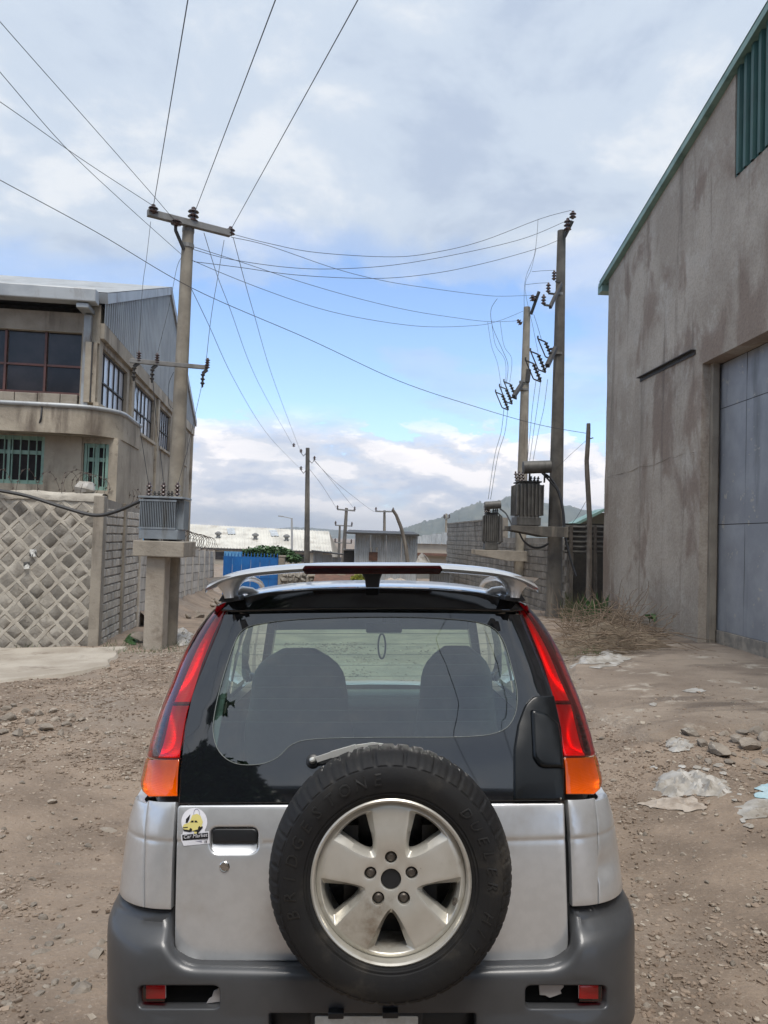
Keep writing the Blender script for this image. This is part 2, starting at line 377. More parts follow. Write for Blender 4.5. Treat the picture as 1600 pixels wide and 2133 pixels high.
def fillet(pts, seg=6):
    """corners given as (x, y, radius) become arcs"""
    o = []; n = len(pts)
    for i in range(n):
        p = Vector(pts[i][:2]); r = pts[i][2] if len(pts[i]) > 2 else 0
        if r <= 0: o.append(tuple(p)); continue
        a = Vector(pts[i-1][:2]) - p; b = Vector(pts[(i+1) % n][:2]) - p
        ra = min(r, a.length*.48); rb = min(r, b.length*.48); pa = p + a.normalized()*ra; pb = p + b.normalized()*rb
        for k in range(seg+1):
            t = k/seg; o.append(tuple(pa*(1-t)**2 + p*2*t*(1-t) + pb*t*t))
    return o
def spline(pts, n=6):
    o = []; m = len(pts); P = [Vector(p[:2]) for p in pts]
    for i in range(m):
        p0, p1, p2, p3 = P[i-1], P[i], P[(i+1) % m], P[(i+2) % m]
        for k in range(n):
            t = k/n; o.append(tuple(.5*((2*p1) + (p2-p0)*t + (2*p0-5*p1+4*p2-p3)*t*t + (3*p1-p0-3*p2+p3)*t**3)))
    return o
def inset(p, d):
    """move a counter-clockwise outline inwards by d"""
    o = []; n = len(p)
    for i in range(n):
        a = Vector(p[i]) - Vector(p[i-1]); b = Vector(p[(i+1) % n]) - Vector(p[i])
        na = Vector((-a.y, a.x)); nb = Vector((-b.y, b.x))
        if na.length > 1e-12: na.normalize()
        if nb.length > 1e-12: nb.normalize()
        m = na + nb
        if m.length < 1e-6: m = na
        m = m.normalized(); c = max(.45, m.dot(na)); o.append(tuple(Vector(p[i]) + m*(d/c)))
    return o
def cdt(outer, holes=(), grid=0, margin=.5, zrows=()):
    vs = []; es = []
    for loop in [outer] + list(holes):
        s = len(vs); vs += [Vector(p) for p in loop]; es += [(s+i, s+(i+1) % len(loop)) for i in range(len(loop))]
    nb = len(vs)
    if grid:
        gx, gy = grid if isinstance(grid, tuple) else (grid, grid)
        x0 = min(p[0] for p in outer); x1 = max(p[0] for p in outer); y0 = min(p[1] for p in outer); y1 = max(p[1] for p in outer)
        nx = int((x1-x0)/gx); ny = int((y1-y0)/gy); mg = margin*min(gx, gy)
        for j in range(1, ny+1):
            for i in range(1, nx+1):
                q = (x0 + (i - .5*(j % 2))*gx, y0 + j*gy - gy*.5)
                if inside(q, outer) and dist_poly(q, outer) > mg and all(not inside(q, h) and dist_poly(q, h) > mg for h in holes): vs.append(Vector(q))
    if zrows:
        lo, hi = min(zrows) - .006, max(zrows) + .006
        vs = vs[:nb] + [v for v in vs[nb:] if not lo < v[1] < hi]
        x0 = min(p[0] for p in outer); x1 = max(p[0] for p in outer); n = int((x1-x0)/.02)
        for z in zrows:
            for i in range(1, n):
                q = (x0 + (x1-x0)*i/n, z)
                if inside(q, outer) and dist_poly(q, outer) > .004 and all(not inside(q, h) and dist_poly(q, h) > .004 for h in holes): vs.append(Vector(q))
    r = delaunay_2d_cdt(vs, es, [], 1, 1e-7); V = r[0]; F = r[2]
    if holes:
        keep = []
        for f in F:
            c = (V[f[0]] + V[f[1]] + V[f[2]])/3
            if not any(inside(c, h) for h in holes): keep.append(f)
        F = keep
    return V, F
def slab_poly(mb, outer, holes, front, back, grid=0):
    """a flat piece with openings: front and back map (a, b) to 3-D"""
    outer = ccw(outer); holes = [ccw(h) for h in holes]; vs, fs = cdt(outer, holes, grid)
    n = len(mb.v); mb.v += [Vector(front(*v)) for v in vs]; mb.f += [tuple(n+i for i in f) for f in fs]
    n = len(mb.v); mb.v += [Vector(back(*v)) for v in vs]; mb.f += [tuple(n+i for i in reversed(f)) for f in fs]
    for loop in [outer] + holes:
        m = len(loop); n = len(mb.v); mb.v += [Vector(front(*p)) for p in loop] + [Vector(back(*p)) for p in loop]
        mb.f += [(n+i, n+(i+1) % m, n+m+(i+1) % m, n+m+i) for i in range(m)]
    return mb
def sheet_xy(mb, outline, zf, grid, drop, edge=.05):
    """an uneven slab lying on the ground"""
    o = resample(ccw(outline), grid*.7); o = [(x + .08*fbm(x, y, 1.6, 2, 3.), y + .10*fbm(x, y, 1.6, 2, 8.)) for x, y in o]; vs, fs = cdt(o, (), grid)
    n = len(mb.v); mb.v += [Vector((v[0], v[1], zf(v[0], v[1]))) for v in vs]; mb.f += [tuple(n+i for i in f) for f in fs]
    m = len(o); n = len(mb.v); q = inset(o, -edge)
    mb.v += [Vector((p[0], p[1], zf(*p))) for p in o] + [Vector((p[0], p[1], gz(*p) - drop)) for p in q]
    mb.f += [(n+i, n+(i+1) % m, n+m+(i+1) % m, n+m+i) for i in range(m)]
    return mb

# ------------------------------------------------------------------ ground
def axis(a, b, step, far_a, far_b, g=1.28):
    v = [a + i*step for i in range(int(round((b-a)/step)) + 1)]
    d = step
    while v[-1] < far_b: d *= g; v.append(v[-1] + d)
    d = step; lo = []
    x = v[0]
    while x > far_a: d *= g; x -= d; lo.append(x)
    return lo[::-1] + v
def build_ground():
    xs = axis(-8.5, 7.5, .06, -4000, 4000); ys = axis(1.4, 16, .06, -800, 6000)
    mb = MB(); W = len(xs)
    for y in ys:
        for x in xs:
            z = gz(x, y)
            if -8.6 < x < 7.6 and 1.3 < y < 16.1:
                z += .012*noise.noise(Vector((x*5.3, y*5.3, 2))) + .008*noise.noise(Vector((x*13, y*13, 5)))
            mb.v.append(Vector((x, y, z)))
    for j in range(len(ys)-1):
        for i in range(W-1):
            a = j*W + i; mb.f.append((a, a+1, a+W+1, a+W))
    tag(obj('ground', mb, K['dirt'], smooth=True, recalc=False), kind='structure')
build_ground()
def gp(px, py): p = on_ground(px, py); return (p.x, p.y)
ap = [gp(*q) for q in [(1203,1408),(1212,1440),(1226,1470),(1262,1492),(1300,1512),(1346,1540),(1372,1530),(1410,1520),(1470,1512),(1530,1518),(1600,1524),(1700,1530)]]
ap = [q for q in ap for _ in (0,)]
ap += [(9.2, ap[-1][1]), (9.2, 14.6), (5.0, 16.4), gp(1215, 1352)]
def apz(x, y): return gz0(x, y) + .05 + .02*fbm(x, y, .8, 3, 4.) + .008*fbm(x, y, 4, 2, 3.)
tag(obj('concrete_apron', sheet_xy(MB(), ap, apz, .12, .03, .16), K['apron'], smooth=50), kind='structure')
sl = [gp(*q) for q in [(-260,1352),(-260,1440),(-80,1432),(0,1424),(60,1416),(125,1411),(180,1400),(214,1392),(236,1372),(254,1352)]]
tag(obj('concrete_slab', sheet_xy(MB(), sl, lambda x, y: gz0(x, y) + .035 + .015*fbm(x, y, 1.1, 3, 4.) , .12, .03, .05), K['slab'], smooth=50), kind='structure')

# ------------------------------------------------------------------ the warehouse with the big grey gate
RP = Vector((5.34, 11.97, 0)); RD = Vector((-.021, 1, 0)).normalized(); RN = Vector((1, .021, 0)).normalized()
def rb(t, z, w=0.): return RP + RD*t + RN*w + Vector((0, 0, z))
def rt(px, py, w=0.): p = on_plane(px, py, RP + RN*w, RN) - RP; return p.dot(RD), p.z
def build_warehouse():
    t_far = rt(1262, 900)[0]; te, ze = rt(1266, 582); tr, zr = rt(1600, 38)
    sl_ = (zr - ze)/(te - tr); t_ridge = -5.5
    rake = lambda t: ze + (te - t)*sl_ if t > t_ridge else ze + (te - t_ridge)*sl_ - (t_ridge - t)*sl_
    tg = rt(1457, 1100)[0]; zg = rt(1478, 750)[1]; tn = tg - 5.2; tback = -15.0
    root = thing('warehouse', 'tall plastered warehouse with water stains and green roof trim beside the big grey gate', 'building', rb(t_far, 0))
    zb = -.6
    gl, glz = rt(1530, 372); g2 = rt(1600, 326); gslope = 0.
    hole_gate = [(tn, zb + .02), (tg, zb + .02), (tg, zg), (tn, zg)]
    clad_n = gl - 8.2
    out = [(t_far, zb), (tg, zb), (tg, zg), (tn, zg), (tn, zb), (tback, zb), (tback, rake(tback)), (t_ridge, rake(t_ridge)), (t_far, rake(t_far))]
    clad = [(clad_n, glz), (gl, glz), (gl, rake(gl) - .06), (t_ridge, rake(t_ridge) - .06), (clad_n, rake(clad_n) - .06)]
    wob = lambda t, z: .012*fbm(t, z, .9, 3, 2.2)
    obj('wall', slab_poly(MB(), resample(out, .4), [resample(clad, .4)], lambda t, z: rb(t + .02*fbm(z, t*.2, .7, 2, 1) * (1 if t > t_far - .1 else 0), z, wob(t, z)), lambda t, z: rb(t, z, .34), .35), K['plaster'], root, smooth=30)
    # flank and back of the hall
    m = MB(); a, b, c, d = rb(t_far, zb, .345), rb(t_far, zb, 15), rb(tback, zb, 15), rb(tback, zb, .345)
    for p, q, h1, h2 in ((a, b, rake(t_far), rake(t_far)), (c, d, rake(tback), rake(tback))):
        m.add([p, q, Vector((q.x, q.y, h2)), Vector((p.x, p.y, h1))], [(0,1,2,3)])
        obj('side_wall', m, K['plaster'], root); m = MB()
    # roof of ribbed sheets, trims and gutter
    m = MB(); nrib = 60
    for side in (0, 1):
        t0, t1 = (t_far + .35, t_ridge) if side == 0 else (t_ridge, tback - .35)
        def fr(u, v):
            t = t0 + (t1 - t0)*v; w = -.12 + 15*u; return rb(t, rake(t) + .07, w)
        m.grid(fr, 4, 2)
    obj('roof', m, K['greentrim'], root)
    m = MB()
    for t0, t1 in ((t_far + .40, t_ridge), (t_ridge, tback - .35)):
        p, q = rb(t0, rake(t0) - .01, -.05), rb(t1, rake(t1) - .01, -.05); m.beam(p, q, .13, .11)
    obj('roof_trim', m, K['greentrim'], root)
    m = MB(); p = rb(t_far + .34, rake(t_far) - .16, -.10); q = rb(t_far + .34, rake(t_far) - .16, 14); m.beam(p, q, .30, .20)
    obj('roof_gutter', m, K['greentrim'], root)
    # green ribbed sheets in the gable, one object each
    tt = gl; k = 0
    while tt > clad_n + .05:
        t1 = max(tt - .82, clad_n); nr = 4; m = MB(); prof = []
        for i in range(nr):
            w = (tt - t1)/nr; s = tt - i*w
            prof += [(s, .02), (s - w*.45, .02), (s - w*.55, -.035), (s - w*.9, -.035)]
        prof.append((t1 + .004, .02)); o = len(m.v)
        for t, w in prof: m.v += [rb(t, glz + .004, w), rb(t, rake(t) - .055, w)]
        for i in range(len(prof)-1): m.f.append((o+2*i, o+2*i+2, o+2*i+3, o+2*i+1))
        obj('cladding_sheet', m, K['green'], root); tt = t1
    # steel angle bolted to the wall
    a1, za = rt(1335, 788); a2, zb2 = rt(1450, 729); m = MB()
    m.beam(rb(a1, za, -.05), rb(a2, zb2, -.05), .09, .012).beam(rb(a1, za - .04, -.016), rb(a2, zb2 - .04, -.016), .012, .07)
    obj('steel_angle', m, K['dark'], root)
    # plaster crack lips along the pour joints
    m = MB()
    for z0 in (3.35,):
        pts = [rb(t_far - .1 - i*.25, z0 + .05*fbm(i*.25, z0, 1.6, 3, 7) + .02*i*.25, -.003) for i in range(40)]
        pts = [p for p in pts if not (tn < (p - RP).dot(RD) < tg and p.z < zg)]
        m.tube(pts, [.004 + .003*math.sin(i*2.1) for i in range(len(pts))], 4)
    obj('plaster_ridge', m, K['plaster2'], root, smooth=True)
    obj('door_jamb', MB().beam(rb(tg + .045, zb, .19), rb(tg + .045, zg - .002, .19), .3, .10, up=RN), K['plaster2'], root)
    # the gate
    gate = thing('sliding_gate', 'big weathered blue grey sheet metal gate in the opening of the warehouse wall', 'gate', rb(tg, .2, .3))
    zs = [rt(1545, 1350, .28)[1] - .02, rt(1545, 1091, .28)[1], rt(1545, 836, .28)[1], zg - .01]
    zs[0] = gz0(5.6, 11) + .02
    tv = [tg - .02, rt(1551, 1000, .28)[0]]
    while tv[-1] > tn + .3: tv.append(max(tn + .02, tv[-1] - 1.12))
    for i in range(len(tv)-1):
        for j in range(3):
            z0 = zs[j] + (.24 if j == 0 else .006); m = MB(); c = rb((tv[i]+tv[i+1])/2, (z0+zs[j+1])/2, .285)
            nx, nz = 6, 6
            f = lambda u, v: rb(tv[i] - .004 + (tv[i+1] - tv[i] + .008)*u, z0 + (zs[j+1] - .006 - z0)*v, .285 + .010*noise.noise(Vector((tv[i]*3 + u*1.3, j*2 + v*1.6, 3))) + (.010 if u in (0, 1) or v in (0, 1) else 0))
            m.grid(f, nx, nz); obj('sheet_panel', m, K['gate'], gate, smooth=35)
        m = MB(); a = rb(tv[i] - .003, zs[0] + .12, .28); b = rb(tv[i+1] + .003, zs[0] + .12, .28); m.beam(a, b, .03, .232)
        obj('skirting_plate', m, K['gaterust'], gate, bevel=.004)
    obj('backing_frame', MB().add([rb(tg, zs[0] - .2, .31), rb(tn, zs[0] - .2, .31), rb(tn, zg, .31), rb(tg, zg, .31)], [(0,1,2,3)]), K['dark'], gate)
build_warehouse()

# ------------------------------------------------------------------ stone wall on the left and its continuations
WC = Vector((-4.6, 13.14, 0)); WS = Vector((-.11, 1, 0)).normalized(); WF = Vector((1, .11, 0)).normalized()
def wl(s, t, z): return WC + WF*s + WS*t + Vector((0, 0, z))
WTOP = 2.40
def bar_pts(p, q, n): return [p + (q-p)*i/n for i in range(n+1)]
def build_stone_wall():
    root = thing('stone_wall', 'stone wall of diamond set blocks with raised pale mortar below the barred windows', 'wall', wl(-2, 0, gz(-6.5, 13)))
    zb = -.75
    obj('wall_core', MB().prism([wl(-9.5, 0, zb), wl(.0, 0, zb), wl(.0, .38, zb), wl(-9.5, .38, zb)], (0, 0, WTOP - .02 - zb)), K['mortar'], root)
    # diamonds: half width a, half height b
    a, b = .165, .172; r = random.Random(3)
    pool = []
    for k in range(10):
        m = MB(); q = []
        for cx, cz in ((0,-1),(1,0),(0,1),(-1,0)):
            q.append((cx*(a - .034)*(1 + r.uniform(-.14,.06)), cz*(b - .035)*(1 + r.uniform(-.14,.06))))
        o8 = []
        for i in range(4):
            p, n_ = Vector(q[i]), Vector(q[(i+1) % 4]); o8 += [tuple(p), tuple((p + n_)/2*r.uniform(.95, 1.06))]
        for d, sc_ in ((.03, 1.06), (-.004, 1.0), (-.011, .88)):
            for x, z in o8: m.v.append(Vector((x*sc_, d + (r.uniform(-.005,.005) if d < 0 else 0), z*sc_)))
        m.v.append(Vector((r.uniform(-.02,.02), -.013, r.uniform(-.02,.02))))
        for L_ in (0, 1):
            for i in range(8): m.f.append((L_*8+i, L_*8+(i+1) % 8, L_*8+8+(i+1) % 8, L_*8+8+i))
        for i in range(8): m.f.append((16+i, 16+(i+1) % 8, 24))
        pool.append(mesh_of('stone', m, K['stone'], smooth=35))
    rot = math.atan2(.11, 1); j = 0; z = -.62
    mm = MB(); n = 0
    while z < WTOP - .05:
        s = -5.28 + (a if j % 2 else 0)
        while s < -.1:
            if s + a*.6 < 0 and z + b*.62 < WTOP - .1:
                inst('stone', r.choice(pool), root, wl(s + r.uniform(-.008,.008), -.004, z + r.uniform(-.008,.008)), (0, r.uniform(-.06,.06), rot), (r.choice((1,-1))*r.uniform(.88, 1.06), r.uniform(.7, 1.9), r.uniform(.88, 1.06))); n += 1
            s += 2*a
        z += b; j += 1
    # raised pointing along the diagonals
    k = b/a; z0 = -.62 - b
    def clip(p, q):
        (s0, h0), (s1, h1) = p, q; lo, hi = 0., 1.; ds, dh = s1 - s0, h1 - h0
        for e, d_, mn, mx in ((s0, ds, -7.3, -.03), (h0, dh, -.7, WTOP - .06)):
            t1, t2 = (mn - e)/d_, (mx - e)/d_; lo = max(lo, min(t1, t2)); hi = min(hi, max(t1, t2))
        return None if hi - lo < .01 else ((s0 + ds*lo, h0 + dh*lo), (s0 + ds*hi, h0 + dh*hi))
    for sg in (1, -1):
        for i in range(-30, 50):
            s0 = -5.28 - 12*a + i*2*a + (0)
            c = clip((s0, z0), (s0 + sg*60*a, z0 + 60*b)) or None
            if not c: continue
            (p0, h0), (p1, h1) = c; N_ = max(2, int(math.hypot(p1-p0, h1-h0)/.09)); pts = []; rs = []
            for q in range(N_+1):
                t = q/N_; s = p0 + (p1-p0)*t; h = h0 + (h1-h0)*t
                pts.append(wl(s + .030*noise.noise(Vector((s*3, h*3, i))), .004 + .008*noise.noise(Vector((s*5, h*5, i+3))), h + .030*noise.noise(Vector((s*3, h*3, i+9))))); rs.append(.027*(1 + .5*noise.noise(Vector((s*6, h*6, 2+i)))))
            dv = (pts[-1] - pts[0]).normalized(); sd_ = dv.cross(WS).normalized(); o = len(mm.v)
            for p, w_ in zip(pts, rs):
                w_ *= 1.25
                for f_, d_ in ((-1.25, .004), (-.75, -.017), (.75, -.017), (1.25, .004)): mm.v.append(p + sd_*(w_*f_) + WS*d_)
            for q in range(len(pts)-1):
                for k_ in range(3): mm.f.append((o+4*q+k_, o+4*q+k_+1, o+4*q+k_+5, o+4*q+k_+4))
    obj('pointing', mm, K['mortar'], root, smooth=40)
    m = MB()
    def cop(u, v):
        s = -9.5 + 9.5*u; prof = [(-.03, -.10), (-.035, -.02), (.0, .03), (.19, .05), (.38, .03), (.41, -.05)][int(round(v*5))]
        return wl(s, prof[0] + .012*noise.noise(Vector((s*3, v, 1))), WTOP + prof[1] + .03*noise.noise(Vector((s*2.2, 0, 4))) + .015*noise.noise(Vector((s*9, v*3, 4))))
    m.grid(cop, 120, 5); obj('coping', m, K['mortar'], root, smooth=40)
    obj('corner_pillar', MB().prism([wl(-.13, -.06, zb), wl(.045, -.06, zb), wl(.045, .16, zb), wl(-.13, .16, zb)], (0, 0, WTOP + .0 - zb)), K['conc'], root, bevel=.012)
    for (px, py, w, h) in ((69, 1152, .11, .12), (56, 1178, .10, .11)):
        p = on_plane(px, py, wl(0, -.06, 0), WS)
        tag(obj('poster_scrap', MB().grid(lambda u, v: p + WF*(w*(u-.5)) + Vector((0, 0, h*(v-.5))) - WS*.012*math.sin(u*5+v*3), 3, 3), K['paper'], None),
            'torn black and white paper scrap on the stone wall, %s of the two' % ('upper' if py < 1160 else 'lower'), 'paper scrap', 'torn paper scraps on the stone wall')
build_stone_wall()

def build_block_wall():
    """from the corner to the transformer pillar: small rectangular blocks between proud joints"""
    root = thing('block_wall', 'small block wall running back from the stone wall corner to the transformer pillar', 'wall', wl(0, 1.5, gz(-4.7, 14.5)))
    zb = -.75; t1 = 3.55; rs = random.Random(5)
    top = lambda t: WTOP - .02 - .03*t
    obj('wall_core', MB().add([wl(-.02, .17, zb), wl(-.02, t1, zb), wl(-.3, t1, zb), wl(-.3, .17, zb), wl(-.02, .17, top(.17)), wl(-.02, t1, top(t1)), wl(-.3, t1, top(t1)), wl(-.3, .17, top(.17))],
        [(0,1,5,4),(1,2,6,5),(2,3,7,6),(3,0,4,7),(4,5,6,7)]), K['joint'], root)
    h, l = .152, .30; pool = []
    for k in range(5):
        m = MB(); q = [(-l/2+.014, -h/2+.013), (l/2-.014, -h/2+.013), (l/2-.014, h/2-.013), (-l/2+.014, h/2-.013)]
        for d, f in ((-.03, 1.), (.016, 1.), (.030, .84)):
            for y, z in q: m.v.append(Vector((d + rs.uniform(-.003, .003), y*f + rs.uniform(-.006,.006), z*f + rs.uniform(-.006,.006))))
        for L_ in (0, 1):
            for i in range(4): m.f.append((L_*4+i, L_*4+(i+1) % 4, L_*4+4+(i+1) % 4, L_*4+4+i))
        m.f.append((8,9,10,11)); pool.append(mesh_of('block', m, K['block'], smooth=30))
    rot = math.atan2(.11, 1); z = -.45; j = 0
    while z < WTOP - .12:
        t = .34 + (.15 if j % 2 else 0)
        while t < t1 - .12:
            if z + h/2 < top(t): inst('block', rs.choice(pool), root, wl(-.02, t, z), (0, 0, rot))
            t += l
        z += h; j += 1
    for t in (1.72,):
        obj('wall_post', MB().prism([wl(-.1, t, zb), wl(.05, t, zb), wl(.05, t+.16, zb), wl(-.1, t+.16, zb)], (0, 0, top(t) + .02 - zb)), K['conc'], root, bevel=.01)
build_block_wall()

def build_slat_wall():
    root = thing('panel_wall', 'lower concrete panel wall with posts running from the transformer pillar to the blue gate', 'wall', wl(0, 5, gz(-5, 18)))
    t0, t1, nb = 3.6, 20.6, 9; rs = random.Random(8); bay = (t1 - t0)/nb; H = 1.92
    g = lambda t: gz0(*(wl(0, t, 0).xy)) - .05
    for i in range(nb+1):
        t = t0 + i*bay; obj('wall_post', MB().prism([wl(-.12, t-.07, g(t) - .2), wl(.035, t-.07, g(t) - .2), wl(.035, t+.07, g(t) - .2), wl(-.12, t+.07, g(t) - .2)], (0, 0, H + .24)), K['block'], root, bevel=.01)
    for i in range(nb):
        a, b = t0 + i*bay + .075, t0 + (i+1)*bay - .075; n = 7; hh = H/n
        for k in range(n):
            m = MB(); w = rs.uniform(0, .012); za, zb = g(a) + k*hh, g(b) + k*hh; e = .010
            m.add([wl(w, a, za + e), wl(w, b, zb + e), wl(w, b, zb + hh - e), wl(w, a, za + hh - e), wl(w-.06, a, za + e), wl(w-.06, b, zb + e), wl(w-.06, b, zb + hh - e), wl(w-.06, a, za + hh - e)],
                  [(0,1,2,3),(7,6,5,4),(0,4,5,1),(1,5,6,2),(2,6,7,3),(3,7,4,0)])
            obj('wall_panel', m, K['block'], root)
    m = MB(); m.add([wl(-.03, t0, g(t0)-.3), wl(-.03, t1, g(t1)-.3), wl(-.03, t1, g(t1)+H-.03), wl(-.03, t0, g(t0)+H-.03)], [(0,1,2,3)]); obj('wall_core', m, K['joint'], root)
build_slat_wall()

# ------------------------------------------------------------------ left building
BC = Vector((-5.44, 15.0, 0))
def bl(s, t, z): return BC + WF*s + WS*t + Vector((0, 0, z))
def bside(px, py, s=0.):
    p = on_plane(px, py, bl(s, 0, 0), WF) - BC; return p.dot(WS), p.z
def bfront(px, py, t=0.):
    p = on_plane(px, py, bl(0, t, 0), WS) - BC; return p.dot(WF), p.z
def build_workshop():
    root = thing('workshop_building', 'two storey concrete workshop with grey sheet gable behind the stone wall', 'building', bl(0, 0, 0))
    rs = random.Random(11)
    t_far = bside(399, 950)[0]; ze0 = bside(196, 680)[1]; ze1 = bside(399, 878)[1]
    zb = -.6; zeave = (ze0 + ze1)/2
    wins = []
    for (x0, x1, yt, yb) in ((199.5, 265, 708, 836), (280, 324, 792, 898), (334, 359, 843, 929), (367, 377.5, None, None), (384, 393, None, None)):
        ta, tb = bside(x0, 800)[0], bside(x1, 800)[0]; wins.append((ta, tb))
    zt = (bside(199.5, 708)[1] + bside(280, 792)[1])/2; zw = (bside(199.5, 836)[1] + bside(280, 898)[1])/2
    holes = [[(a, zw), (b, zw), (b, zt), (a, zt)] for a, b in wins]
    obj('side_wall', slab_poly(MB(), [(-.0, zb), (t_far, zb), (t_far, zeave), (-.0, zeave)], holes, lambda t, z: bl(0, t, z), lambda t, z: bl(-.22, t, z)), K['bconc'], root)
    # steel framed windows: mullions and single panes
    for a, b in wins:
        fr = MB(); nc = 6; nr = 2; zm = zw + (zt - zw)*.47
        for i in range(nc+1): t = a + (b-a)*i/nc; fr.beam(bl(-.09, t, zw), bl(-.09, t, zt), .028, .03, up=WS)
        for z in (zw + .02, zm, zt - .02): fr.beam(bl(-.085, a, z), bl(-.085, b, z), .04, .03)
        w = obj('window', fr, K['dark'], root)
        for i in range(nc):
            for z0, z1 in ((zw + .04, zm - .025), (zm + .025, zt - .04)):
                ta, tb = a + (b-a)*i/nc + .02, a + (b-a)*(i+1)/nc - .02; tl = rs.uniform(-.006, .006)
                obj('pane', MB().add([bl(-.10+tl, ta, z0), bl(-.10-tl, tb, z0), bl(-.10-tl, tb, z1), bl(-.10+tl, ta, z1)], [(0,1,2,3)]), K['reflectglass'], w)
        obj('window_sill', MB().beam(bl(.03, a-.05, zw-.035), bl(.03, b+.05, zw-.035), .10, .07), K['bconc'], root)
    # columns between windows, and the ring beam
    cols = [-.0] + [(wins[i][1] + wins[i+1][0])/2 for i in range(len(wins)-1)] + [t_far - .25]
    for t in cols[1:]: obj('column', MB().beam(bl(.035, t, zb), bl(.035, t, zeave - .32), .066, .26, up=WS), K['bconc'], root)
    obj('ring_beam', MB().beam(bl(.03, .0, zeave - .15), bl(.03, t_far, zeave - .15), .10, .30), K['bconc'], root)
    # grey gable sheets standing on the wall head
    tp, zp = bside(348, 609); zn = bside(193, 602)[1]
    gt = lambda t: zn + (zp - zn)*t/tp if t < tp else zp + (zeave + .12 - zp)*(t - tp)/(t_far + .1 - tp)
    t = -.05
    while t < t_far + .05:
        t2 = min(t + .95, t_far + .08); m = MB(); prof = []; n = 5
        for i in range(n):
            w = (t2 - t)/n; x = t + i*w; prof += [(x, .085), (x + w*.35, .085), (x + w*.45, .055), (x + w*.9, .055)]
        prof.append((t2 - .004, .085))
        for x, s in prof: m.v += [bl(s, x, zeave + .002), bl(s, x, gt(x))]
        for i in range(len(prof)-1): m.f.append((2*i, 2*i+2, 2*i+3, 2*i+1))
        obj('gable_sheet', m, K['sheet'], root); t = t2
    m = MB()
    for p, q in ((-.1, tp), (tp, t_far + .1)): m.beam(bl(.06, p, gt(p) + .05), bl(.06, q, gt(q) + .05), .16, .20)
    obj('gable_trim', m, K['gutter'], root)
    m = MB()
    for p, q in ((-.1, tp), (tp, t_far + .1)):
        m.add([bl(.14, p, gt(p) + .17), bl(.14, q, gt(q) + .17), bl(-14, q, gt(q) + .17), bl(-14, p, gt(p) + .17)], [(0,1,2,3)])
    obj('roof', m, K['gutter'], root)
    # front: gutter, recess, beam, dark window, block sill
    sL = -9.5
    sg, zg1 = bfront(100, 594, -.55); zg0 = bfront(100, 622, -.55)[1]
    obj('front_gutter', MB().prism([bl(sL, -.55, zg0), bl(.02, -.55, zg0), bl(.02, -.25, zg0), bl(sL, -.25, zg0)], (0, 0, zg1 - zg0)), K['gutter'], root, bevel=.02)
    obj('soffit', MB().prism([bl(sL, -.25, zg0 + .1), bl(-.02, -.25, zg0 + .1), bl(-.02, .5, zg0 + .1), bl(sL, .5, zg0 + .1)], (0, 0, .06)), K['dark'], root)
    zb1, zb0 = bfront(80, 647)[1], bfront(80, 688)[1]; s_col = bfront(169, 750)[0]; zs = bfront(80, 818)[1]; zs0 = bfront(80, 846)[1]
    obj('front_beam', MB().prism([bl(sL, 0, zb0), bl(s_col, 0, zb0), bl(s_col, .25, zb0), bl(sL, .25, zb0)], (0, 0, zb1 - zb0)), K['conc'], root)
    obj('recess_shadow', MB().add([bl(sL, .4, zb1 - .1), bl(0, .4, zb1 - .1), bl(0, .4, zg1), bl(sL, .4, zg1)], [(0,1,2,3)]), K['dark'], root)  # dark colour stands in for the shadow under the soffit
    m = MB(); xs = [sL, bfront(-120, 750)[0], bfront(8, 750)[0], bfront(92, 750)[0], s_col]
    for x in xs[1:-1]: m.beam(bl(x, .10, zs), bl(x, .10, zb0), .04, .07, up=WS)
    zm = zs + (zb0 - zs)*.46; m.beam(bl(sL, .10, zm), bl(s_col, .10, zm), .04, .04); m.beam(bl(sL, .10, zs + .02), bl(s_col, .10, zs + .02), .05, .05)
    w = obj('front_window', m, K['redpaint'], root)
    for i in range(len(xs)-1):
        for z0, z1 in ((zs + .04, zm - .022), (zm + .022, zb0)):
            obj('pane', MB().add([bl(xs[i] + .037, .12, z0), bl(xs[i+1] - .037, .12, z0), bl(xs[i+1] - .037, .12, z1), bl(xs[i] + .037, .12, z1)], [(0,1,2,3)]), K['darkglass'], w)
    x = sL
    while x < s_col - .1:
        x2 = min(x + .42, s_col - .02); obj('sill_block', MB().prism([bl(x, -.04, zs0), bl(x2 - .012, -.04, zs0), bl(x2 - .012, .2, zs0), bl(x, .2, zs0)], (0, 0, zs - zs0 - .004 + rs.uniform(-.012, .0))), K['conc'], root, bevel=.012); x = x2
    obj('corner_column', MB().prism([bl(s_col, -.01, zs0 - .3), bl(-.003, -.01, zs0 - .3), bl(-.003, .3, zs0 - .3), bl(s_col, .3, zs0 - .3)], (0, 0, zg0 + .1 - zs0 + .3)), K['bconc'], root)
    m = MB(); s0, s1 = bfront(174, 700, -.12)[0], bfront(189, 700, -.12)[0]
    m.prism([bl(s0, -.14, zs0 - .15), bl(s1, -.14, zs0 - .15), bl(s1, -.015, zs0 - .15), bl(s0, -.015, zs0 - .15)], (0, 0, zb1 - zs0 + .1))
    obj('downpipe', m, K['gutter'], root, bevel=.01)
    m = MB().prism([bl(s0 - .06, -.5, zb1 - .02), bl(s1 + .03, -.5, zb1 - .02), bl(s1 + .03, -.0, zb1 - .02), bl(s0 - .06, -.0, zb1 - .02)], (0, 0, zg0 - zb1 + .0))
    obj('rain_head', m, K['gutter'], root, bevel=.01)
    # rounded balcony band and the floor below it
    tb = -1.2; zt1 = bfront(90, 846, tb)[1]; zt0 = bfront(90, 900, tb)[1]; sr = .62; rr = .85
